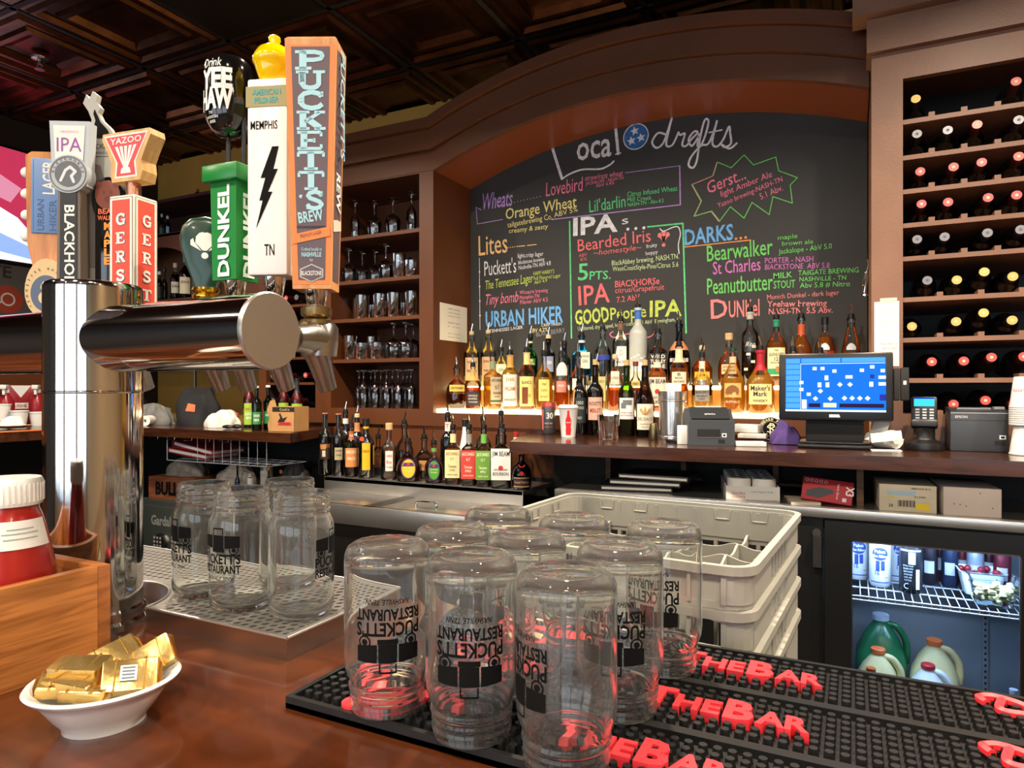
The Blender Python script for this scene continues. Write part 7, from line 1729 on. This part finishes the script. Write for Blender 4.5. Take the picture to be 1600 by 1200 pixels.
q = oncool(1290, 778); q.z += .004
t = thing('glove_box', 'tilted red glove box lettered X3 under the counter', 'box', (q.x, q.y + .02, CT + .012), .0)
M0 = RY(.10) @ RX(-.35)
m = MB(C('b3222c')); m.box(-.075, .075, 0, .06, 0, .075, M0, bev=.002); F = M0 @ FRONT(0, -.0008, 0)
m.use(C('f2ece8')); m.text('X3', F @ T(.055, .044, 0) @ RZ(-PI / 2), .022, .03, bold=.03); m.text('Nitrile Gloves', F @ T(.028, .038, 0) @ RZ(-PI / 2), .007, .05)
for k in range(5): m.disc(.005, F @ T(-.062 + .014 * k, .064, 0), 12, r0=.004)
m.use(C('3a3a40')); m.prism([(-.06, .012), (-.02, .010), (.02, .032), (.015, .042), (-.025, .045), (-.06, .03)], 0, .0008, F); m.use(C('e0e0e4')); m.sheet([(.046, .008), (.058, .008), (.058, .02), (.046, .02)], F); m.build('carton', t)
q = oncool(1262, 776); m = MB(C('d8cfb8')); m.box(-.05, .04, 0, .14, 0, .009); tag(m.build('notepad', loc=(q.x, q.y + .0, CT + .0005), rot=(0, 0, .25)), 'cream notepad lying left of the red glove box', 'notepad')
q = oncool(1418, 797)
t = thing('shoe_box', 'worn cream cardboard box with barcode and yellow label', 'box', (q.x, q.y, CT + .0005), .05)
m = MB(pm('worn_cream_card', 'd6c9ad', .8, noise=.1, nscale=12)); m.box(-.076, .076, 0, .25, 0, .082, bev=.001); F = FRONT(0, -.0008, 0)
m.use(C('a9c8d8')); m.sheet([(-.055, .052), (.02, .052), (.02, .064), (-.055, .064)], F); m.use(C('e6c92c')); m.sheet([(.022, .008), (.058, .008), (.058, .028), (.022, .028)], F @ T(0, 0, .0001)); m.sheet([(-.052, .044), (-.036, .044), (-.036, .050), (-.052, .050)], F)
m.use(INK)
for k in range(16): m.sheet([(-.026 + .003 * k, .016), (-.026 + .003 * k + (.0008 + .0007 * (k * 7 % 3)), .016), (-.026 + .003 * k + (.0008 + .0007 * (k * 7 % 3)), .036), (-.026 + .003 * k, .036)], F)
m.text('MENS SHOE 28 10', F @ T(.035, .070, .0002), .005, .05); m.text('28', F @ T(-.045, .014, .0002), .009, .012); m.text('71390', F @ T(.032, .044, .0002), .006, .03); m.build('carton', t)
q = oncool(1519, 801)
t = thing('cardboard_box', 'plain pinkish-white box right of the barcoded box', 'box', (q.x, q.y, CT + .0005), .06)
m = MB(pm('stained_white_card', 'd8c6b8', .8, noise=.06)); m.box(-.072, .072, 0, .24, 0, .084, bev=.001); m.use(C('8a5a44'))
for x, z in ((-.045, .035), (-.03, .034), (-.015, .03), (.02, .07), (.05, .028)): m.disc(.002, FRONT(x, -.0007, z), 8)
m.build('carton', t)
q = oncool(990, 768)
for k, (dx, dz, lb) in enumerate(((0, 0, 'bottom black binder lying under the counter by the raw wood cubby'), (.03, .022, 'middle black binder in the pile under the counter'), (.06, .044, 'top black binder in the pile under the counter'))):
    m = MB(pm('black_binder', '161618', .5)); m.box(-.13, .13, 0, .20, 0, .020, bev=.003); m.use(PAPER); m.box(-.125, .125, -.0004, .002, .006, .014); tag(m.build('binder', loc=(q.x + dx, q.y + .03, CT + .0005 + dz), rot=(0, 0, .2 - .12 * k)), lb, 'binder', 'binders under the counter')

# ================================================================== the corner at the left
def on(px, py, z): return at_z(px, py, z)
def heap(name, label, cat, loc, rx, ry, h, mat, seed=1, fold=.25, group=None, rz=0.0, logo=None):
    """crumpled cloth or bag"""
    rg = random.Random(seed); ph = [rg.uniform(0, 6.28) for _ in range(8)]
    def fn(u, v):
        a = 2 * PI * u; s = math.sin(PI / 2 * v); c = math.cos(PI / 2 * v)
        k = 1 + fold * .5 * math.sin(3 * a + ph[0] + 3 * v) + fold * .35 * math.sin(7 * a + ph[1] - 4 * v) + fold * .2 * math.sin(13 * a + ph[2] + 6 * v)
        top = 1 + fold * .6 * math.sin(2 * a + ph[3]) * c + fold * .4 * math.sin(9 * c * math.cos(a) + ph[4]) * s
        return (rx * c ** .6 * k * math.cos(a), ry * c ** .6 * k * math.sin(a), max(0.0005, h * s * top) if v > 0 else 0.0005)
    m = MB(mat); m.grid(fn, 48, 16); o = m.build(name, loc=loc, rot=(0, 0, rz), sharp=180)
    tag(o, label, cat, group); return o
p_ = at_y(240, 655, 2.55)
heap('cloth_pile', 'pile of grey rags on the corner counter behind the tower', 'cloth', (p_.x, 2.55, ZC + .0005), .13, .10, .11, pm('grey_rags', '7c7c78', .95, noise=.2, nscale=25), 3, .3)
p_ = at_y(306, 652, 2.56)
t = thing('black_bag', 'black cloth bag with small orange patch on the corner counter', 'bag', (p_.x, 2.58, ZC + .0005), .5)
rg = random.Random(4)
m = MB(pm('black_fabric', '17181a', .85, bump=.3, bscale=40))
def bag(u, v):
    a = 2 * PI * u; s = v; r = (1 - .45 * s ** 2) * (1 + .10 * math.sin(3 * a + 5 * s) + .06 * math.sin(8 * a - 3 * s))
    return (.125 * r * math.cos(a), .085 * r * math.sin(a), .19 * s * (1 + .12 * math.sin(2 * a + 1)))
m.grid(bag, 40, 14); m.sheet([bag(u / 40, 1) for u in range(40)]); m.build('bag', t, sharp=180)
m = MB(C('e2622c')); vs = [bag(.70, .45), bag(.76, .45), bag(.76, .68), bag(.70, .68)]; m.add([(x * 1.04, y * 1.04, z) for x, y, z in vs], [(0, 1, 2, 3)]); m.build('orange_patch', t)
p_ = at_y(342, 650, 2.62); m = MB(C('c8502c')); m.box(-.03, .03, -.02, .02, 0, .07, bev=.01); tag(m.build('orange_pouch', loc=(p_.x + .02, 2.70, ZC + .0005)), 'orange-red pouch between the black bag and white cloth', 'pouch')
p_ = at_y(345, 660, 2.50)
heap('white_cloth', 'crumpled white cloth on the corner counter right of the black bag', 'cloth', (p_.x, 2.52, ZC + .0005), .095, .07, .085, pm('white_rag', 'e4dfd2', .95), 8, .25)
p_ = at_y(231, 655, 2.42); m = MB(PAPER); m.lathe([(.009, -.04), (.028, -.04), (.028, .04), (.009, .04)], 28, RY(PI / 2) @ RX(0), closed=True); o = m.build('paper_roll', loc=(p_.x, 2.42, ZC + .029), rot=(0, 0, -1.0)); tag(o, 'white paper roll lying before the grey rags', 'paper roll')
p_ = at_y(362, 668, 2.42); m = MB(BLACK); m.ball(.035, .016, .010, T(-.03, 0, .0105), 14, 8); m.ball(.03, .018, .012, T(.03, .005, .0125), 14, 8); m.box(-.05, .05, -.004, .004, .006, .011, bev=.002); tag(m.build('sunglasses', loc=(p_.x, 2.42, ZC + .0005)), 'black sunglasses lying on the corner counter edge', 'sunglasses')
gM = 'mixer bottles on the corner counter'
def mix(px, Y, w, topy, label, by=None):
    bottle(label, px, Y, ZC + .0005, w, topy, 'round', 'clear', pm('red_mixer', '7e1418', .25), .95, (.98, .06, .50, '9ac43c', [('Finest Call', .75, .14, .8, 'c8302c'), ('BLOODY', .5, .12, .7, 'f0f0e8'), ('MARY', .32, .12, .5, 'f0f0e8')]), neck=(.72, .99, '2a2a2c'), cap=('1a1a1c', .01), group=gM)
mix(389, 2.56, 18, 592, 'red mixer bottle with lime label left of the ginger beer'); mix(443, 2.60, 18, 590, 'red mixer bottle with lime label behind the carton'); mix(464, 2.60, 19, 592, 'red mixer bottle with lime label at the carton\'s right end')
bottle('green ginger-beer bottle with white cap before the red mixer', 401, 2.40, ZC + .0005, 16, 604, 'wine', 'green', None, .5, (.9, .14, .42, '2f8a4a', [('GINGER', .7, .2, .7, W_), ('BEER', .35, .2, .6, W_)]), cap=('e8e6e0', .008), group=gM)
bottle('green ginger-beer bottle with white cap behind the open carton', 419, 2.47, ZC + .0005, 16, 603, 'wine', 'green', None, .5, (.9, .14, .42, '2f8a4a', [('GINGER', .7, .2, .7, W_)]), cap=('e8e6e0', .008), group=gM)
p_ = at_y(438, 676, 2.36)
t = thing('cardboard_carton', 'torn brown cardboard carton printed with black rooster and red banner', 'carton', (p_.x, 2.365, ZC + .0005), .12)
m = MB(CARD); m.box(-.055, .075, 0, .003, 0, .118); m.box(-.055, .075, .105, .108, 0, .118); m.box(.072, .075, 0, .105, 0, .118); m.box(-.055, .075, 0, .105, 0, .003)
m.prism([(-.055, 0), (-.095, .0), (-.10, .03), (-.09, .06), (-.105, .10), (-.085, .145), (-.06, .150), (-.05, .12)], 0, .003, FRONT(0, .03, 0)); F = FRONT(0, -.0008, 0)
m.use(C('1d1a18')); m.sheet([(-.05, .094), (.075, .094), (.075, .116), (-.05, .116)], F); m.prism([(-.02, .045), (.015, .045), (.035, .070), (.02, .066), (.01, .062), (-.005, .088), (-.012, .082), (-.004, .066)], 0, .0005, F); m.use(C('d8b888')); m.text("Cock'n", F @ T(.02, .099, .0004), .012, .055); m.use(C('c83a34')); m.sheet([(-.02, .030), (.06, .030), (.055, .046), (-.012, .046)], F); m.use(C('1d1a18')); m.text('GINGER BEER', F @ T(.02, .034, .0004), .008, .06); m.build('carton', t)
# shelf below the counter with safe, crate, bags
m = MB(STEELD); m.box(-3.12, -2.52, 2.40, 2.80, .785, .80); m.build('lower_shelf', cl)
t = thing('safe', 'dark green-black steel safe with round keypad under the corner counter', 'safe', (-3.33, 2.42, FLOOR + .16), 0)
SFm = pm('safe_dark_green', '2c332f', .45, bump=.1); m = MB(SFm); m.box(-.19, .19, 0, .34, 0, .525, bev=.006); m.build('body', t)
m = MB(SFm); m.box(-.165, .165, -.012, 0, .03, .495, bev=.004); dr = m.build('door', t)
m = MB(C('7a7e7c')); m.text('Gardall', FRONT(.02, -.0128, .395), .05, .17, bold=.03); m.build('lettering', dr)
m = MB(CHROME); m.cyl(.055, 0, .014, 36, FRONT(.03, -.012, .30)); m.use(BLACK); m.cyl(.046, .014, .02, 36, FRONT(.03, -.012, .30)); m.use(C('8a8c8a'))
for a in range(3):
    for b in range(4): m.box(-.012 + .024 * a + .003 - .008, -.012 + .024 * a + .003 + .004, -.0335, -.031, .262 + .021 * b, .274 + .021 * b)
m.build('keypad', dr)
zs = FLOOR + .16 + .5255
t = thing('wooden_crate', 'small brown wooden crate stamped in black on top of the safe', 'crate', (-3.30, 2.44, zs), .12)
m = MB(wood('crate_wood', '8a4f2e', '6a3820', 9, (1, 9, 9), .6)); m.box(-.14, .18, 0, .20, 0, .125, bev=.002); m.use(INK); m.text('BULLEIT', FRONT(.04, -.0008, .03), .065, .26, bold=.05); m.build('crate', t)
heap('plastic_bag', 'grey-brown bag lying on the wooden crate', 'bag', (-3.29, 2.56, zs + .126), .13, .09, .09, pm('grey_bag', '7f7a72', .6, noise=.15, nscale=15), 11, .2)
heap('plastic_bag', 'big pale crumpled bag on the lower shelf behind the upright jars', 'bag', (-2.93, 2.58, .8005), .14, .11, .20, pm('pale_bag', 'a8a096', .55, noise=.15, nscale=15), 21, .18)
heap('plastic_bag', 'dark translucent bag on the lower shelf right of the pale bag', 'bag', (-2.64, 2.70, .8005), .085, .07, .21, pm('dark_bag', '4c4c4a', .45, noise=.15, nscale=15), 22, .18)
gU = 'small bottles on the lower shelf'
bottle('small dark bottle with blue label on the lower shelf', 371, 2.46, .8005, 9, 728, 'wine', 'dark', None, .5, (.9, .3, .6, '2a4a9a', []), cap=('141414', .01), group=gU)
bottle('small bottle with pinkish-white cap on the lower shelf', 391, 2.46, .8005, 11, 741, 'tall', 'dark', None, .5, (.9, .6, .9, 'e4e0d8', []), cap=('e8d4cc', .015), group=gU)
t = thing('spray_can', 'grey spray can with pointed top on the lower shelf', 'can', (at_y(417, 720, 2.6).x, 2.6, .8005))
m = MB(pm('spray_can_grey', '8a8880', .35, .5)); m.lathe([(0, 0), (.032, 0), (.032, .20), (.024, .215), (.012, .225), (.012, .24), (.004, .243), (.004, .27), (0, .27)], 24); m.use(C('c9c4b8')); m.patch(.0325, .05, .1, .18, 0, 8); m.build('body', t)
bottle('small orange-topped bottle before the spray can', 420, 2.48, .8005, 8, 729, 'tall', 'dark', None, .5, None, cap=('b8742c', .02), group=gU)
bottle('small brown-topped bottle at the lower shelf\'s right', 439, 2.50, .8005, 9, 735, 'tall', 'dark', None, .5, None, cap=('9a5a34', .015), group=gU)
# red folders on a wire rack under the counter
t = thing('wire_rack', 'thin white wire rack hung under the corner counter', 'rack', (0, 0, 0))
m = MB(pm('wire_white', 'd9dde2', .35, .2)); z0, z1 = 1.035, ZC - .046
for k in range(9): x = -2.97 + .06 * k; m.tube([(x, 2.36, z1), (x, 2.36, z0), (x, 2.62, z0)], .0018, 6)
for y in (2.36, 2.45, 2.54, 2.62): m.tube([(-3.2, y, z0), (-2.49, y, z0)], .0024, 6)
m.tube([(-3.2, 2.36, z0), (-3.2, 2.36, z1)], .0024, 6); m.build('wire_frame', t)
for k in range(5):
    x = -3.30 + .13 * k; m = MB(CHROME); m.tube([(x, 2.335, z1), (x, 2.335, z1 - .012), (x + .06, 2.335, z1 - .012), (x + .06, 2.335, z1)], .002, 6); m.build('hook', t)
for k in range(2):
    m = MB(pm('red_folder', 'b8323c', .4)); m.box(-.15, .15, 0, .006, -.002, .0, RY(.10)); m.box(-.15, .15, 0, .22, 0, .002, RY(.14 - .05 * k)); m.box(-.15, .15, 0, .22, .022, .024, RY(.14 - .05 * k)); m.box(-.152, -.149, 0, .22, 0, .024, RY(.14 - .05 * k)); m.use(PAPER); m.box(-.14, .14, .004, .21, .004, .018, RY(.14 - .05 * k))
    tag(m.build('red_folder', loc=(-3.04 - .04 * k, 2.38, z0 + .055 - .030 * k)), ['upper red folder stuffed with papers on the wire rack', 'lower red folder stuffed with papers on the wire rack'][k], 'folder', 'red folders under the counter')
m = MB(pm('grey_conduit', '9a9484', .4, .5)); p_ = at_y(304, 620, YB - .012); m.tube([(p_.x, YB - .012, ZC), (p_.x, YB - .012, 1.56)], .008, 10); tag(m.build('conduit'), 'thin grey conduit on the yellow wall behind the black bag', 'conduit')
# bottles in the far hutch
gH = 'bottles in the far hutch'
hb = lambda l, px, Y, z, w, ty, *a, **k: bottle(l, px, Y, z, w, ty, *a, group=gH, **k)
hb('dark bottle with white cap, leftmost in the hutch arch', 249, 3.05, 2.001, 12, 425, 'round', 'dark', None, .5, (.9, .1, .5, '1a1a1c', []), cap=('e4e0d8', .02))
hb('dark bottle with pourer second in the hutch arch', 257, 3.10, 2.001, 11, 424, 'stout', 'dark', None, .5, None, cap='pourb')
hb('amber bottle with cream label and pinkish cap in the hutch arch', 274, 3.08, 2.001, 16, 412, 'round', 'clear', REDD, .7, (.95, .2, .5, 'e4dcc0', [('BOURBON', .6, .2, .7, K)]), cap=('d8b0a0', .03))
hb('dark red bottle with teal cap and cream label in the hutch arch', 289, 3.02, 2.001, 20, 402, 'stout', 'clear', REDD, .8, (.98, .1, .5, 'e8dcb8', [('RESERVE', .7, .15, .7, K)]), cap=('2f7a80', .035))
hb('bottle with green-grey label at the arch\'s right end', 301, 3.10, 2.001, 16, 412, 'round', 'clear', REDD, .7, (.95, .1, .6, 'c9cdb4', []), cap=('c8a090', .02))
hb('small clear bottle with green label on the hutch top shelf', 253, 3.02, 2.4255, 10, 335, 'stout', 'smoke', None, .5, (.9, .08, .4, '2f5a3c', []), cap=('c9ccd0', .02))
hb('dark bottle with pale blue label on the hutch top shelf', 262, 3.05, 2.4255, 10, 338, 'round', 'dark', None, .5, (.5, .1, .5, 'b4c4e4', []), cap=('d8d8dc', .02))
hb('bottle with red foil top, left of two on the hutch', 309, 3.05, 2.6505, 9, 296, 'wine', 'dark', None, .5, None, neck=(.7, .99, '8a3a34'), cap=('9a4438', .01))
hb('bottle with red foil top, right of two on the hutch', 320, 3.05, 2.6505, 9, 301, 'wine', 'dark', None, .5, None, neck=(.7, .99, '8a3a34'), cap=('9a4438', .01))
# television, sign and cleaning things at the left wall
xw = XL + .03
A = at_x(64, 243, xw); B_ = at_x(64, 418, xw)
t = thing('television', 'wall television glowing pink and white at the left edge', 'television', (0, 0, 0))
y0, y1 = A.y - 1.15, A.y
m = MB(BLACK); m.box(XL + .001, xw, y0, y1, B_.z, A.z, bev=.006); m.build('bezel', t)
zr = lambda f: B_.z + (A.z - B_.z) * f
m = MB(emis('tv_pink', (214, 60, 96), .9)); F = RIGHT(xw + .001, 0, 0)
ya = y1 - .012; yb = y0 + .012
m.sheet([(yb, zr(.02)), (ya, zr(.02)), (ya, zr(.98)), (yb, zr(.98))], F)
m.use(emis('tv_white', (228, 236, 255), 1.4)); m.sheet([(yb, zr(.02), .001), (ya, zr(.02), .001), (ya, zr(.22), .001), (ya - .12, zr(.40), .001), (ya - .35, zr(.55), .001), (yb, zr(.55), .001)], F)
m.use(emis('tv_light_pink', (236, 150, 178), 1.0)); m.sheet([(ya - .40, zr(.62), .0015), (ya - .16, zr(.52), .0015), (ya - .10, zr(.66), .0015), (ya - .30, zr(.80), .0015), (ya - .6, zr(.75), .0015)], F)
m.use(emis('tv_blue', (150, 180, 240), 1.2)); m.sheet([(ya - .30, zr(.10), .0015), (ya, zr(.05), .0015), (ya, zr(.14), .0015), (ya - .25, zr(.26), .0015)], F); m.build('screen', t)
A2 = at_x(64, 421, xw); B2 = at_x(64, 500, xw)
t = thing('wall_sign', 'dark wall sign with red guitar under the television', 'sign', (0, 0, 0))
m = MB(C('4a4644')); m.box(XL + .001, XL + .02, A2.y - 1.0, A2.y - .01, B2.z - .1, A2.z); m.build('panel', t)
F = RIGHT(XL + .0208, A2.y - .2, (A2.z + B2.z) / 2 - .02)
m = MB(C('8a3220')); m.disc(.085, F @ T(.02, -.03, 0), 24); m.disc(.065, F @ T(-.07, .0, .0002), 24); m.use(C('b9b4ac')); m.disc(.04, F @ T(.02, -.03, .0006), 20, r0=.03); m.ribbon([(-.02, -.05), (-.12, -.075)], .012, F @ T(0, 0, .0006)); m.use(C('1a1a1a')); m.text('TE', F @ T(-.02, .10, .0004), .07, .12, bold=.02); m.build('guitar_print', t)
m = MB(BROWN); m.box(XL + .001, XL + .012, .2, 2.9, ZC + .001, 1.62); struct(m, 'trim_6')
def lx(px, py, X=-4.22): r = ray(px, py); return r.y * X / r.x
gSp = 'red cleaning bottles at the left edge'
for i, (px, lb) in enumerate(((9, 'red spray bottle with white trigger at the extreme left'), (58, 'red spray bottle with white trigger nearest the beer tower'))):
    t = thing('spray_bottle', lb, 'bottle', (-4.25, lx(px, 640, -4.25), ZC + .0005), .9, gSp)
    m = MB(pm('red_plastic', '9a1c26', .3)); m.lathe([(0, 0), (.04, 0), (.042, .004), (.042, .12), (.03, .155), (.016, .175), (.016, .185), (0, .185)], 24); m.build('body', t)
    m = MB(WHITE); m.cyl(.018, .18, .2, 18); m.box(-.018, .014, -.06, .03, .2, .225, bev=.005); m.box(-.006, .006, -.05, -.042, .17, .205); m.build('trigger_head', t)
t = thing('red_pouch', 'large red pouch with white triangular top between the spray bottles', 'pouch', (-4.42, lx(33, 640, -4.42), ZC + .0005), 1.05, gSp)
m = MB(pm('red_plastic', '9a1c26', .3)); m.box(-.085, .085, -.03, .03, 0, .225, bev=.012); m.build('body', t)
m = MB(WHITE); m.sheet([(-.05, .222), (.05, .222), (0, .15)], FRONT(0, -.0306, 0)); m.sheet([(-.04, .085), (.04, .085), (.04, .12), (-.04, .12)], FRONT(0, -.0306, 0)); m.use(C('9a1c26')); m.text('UISHE', FRONT(0, -.031, .093), .018, .06, bold=.02); m.build('label', t)
for i, (px, X, R, H, lb) in enumerate(((2, -4.12, .045, .12, 'white tub at the extreme left of the far counter'), (29, -4.02, .045, .085, 'white ribbed cup behind the plate on the far counter'), (60, -4.0, .045, .075, 'white square tub next to the beer tower on the far counter'))):
    m = MB(WHITE); m.lathe([(0, .002), (R * .72, .002), (R * .75, 0), (R, H - .006), (R * 1.06, H - .005), (R * 1.06, H), (R * .96, H), (R * .7, .008), (0, .008)], 28); tag(m.build('white_tub', loc=(X, lx(px, 650, X), ZC + .0005)), lb, 'tub', 'white tubs on the far counter')
t = thing('plate', 'small plate with folded white napkins on the far counter', 'plate', (-3.80, lx(20, 662, -3.80), ZC + .0005))
m = MB(C('c9a488', .3)); m.lathe([(0, .004), (.05, .004), (.08, .016), (.082, .018), (.05, .009), (0, .009)], 32); m.build('dish', t)
heap('napkins', 'folded white napkins heaped on the small far plate', 'napkins', (-3.80, lx(20, 662, -3.80), ZC + .0105), .055, .05, .05, PAPER, 31, .2)
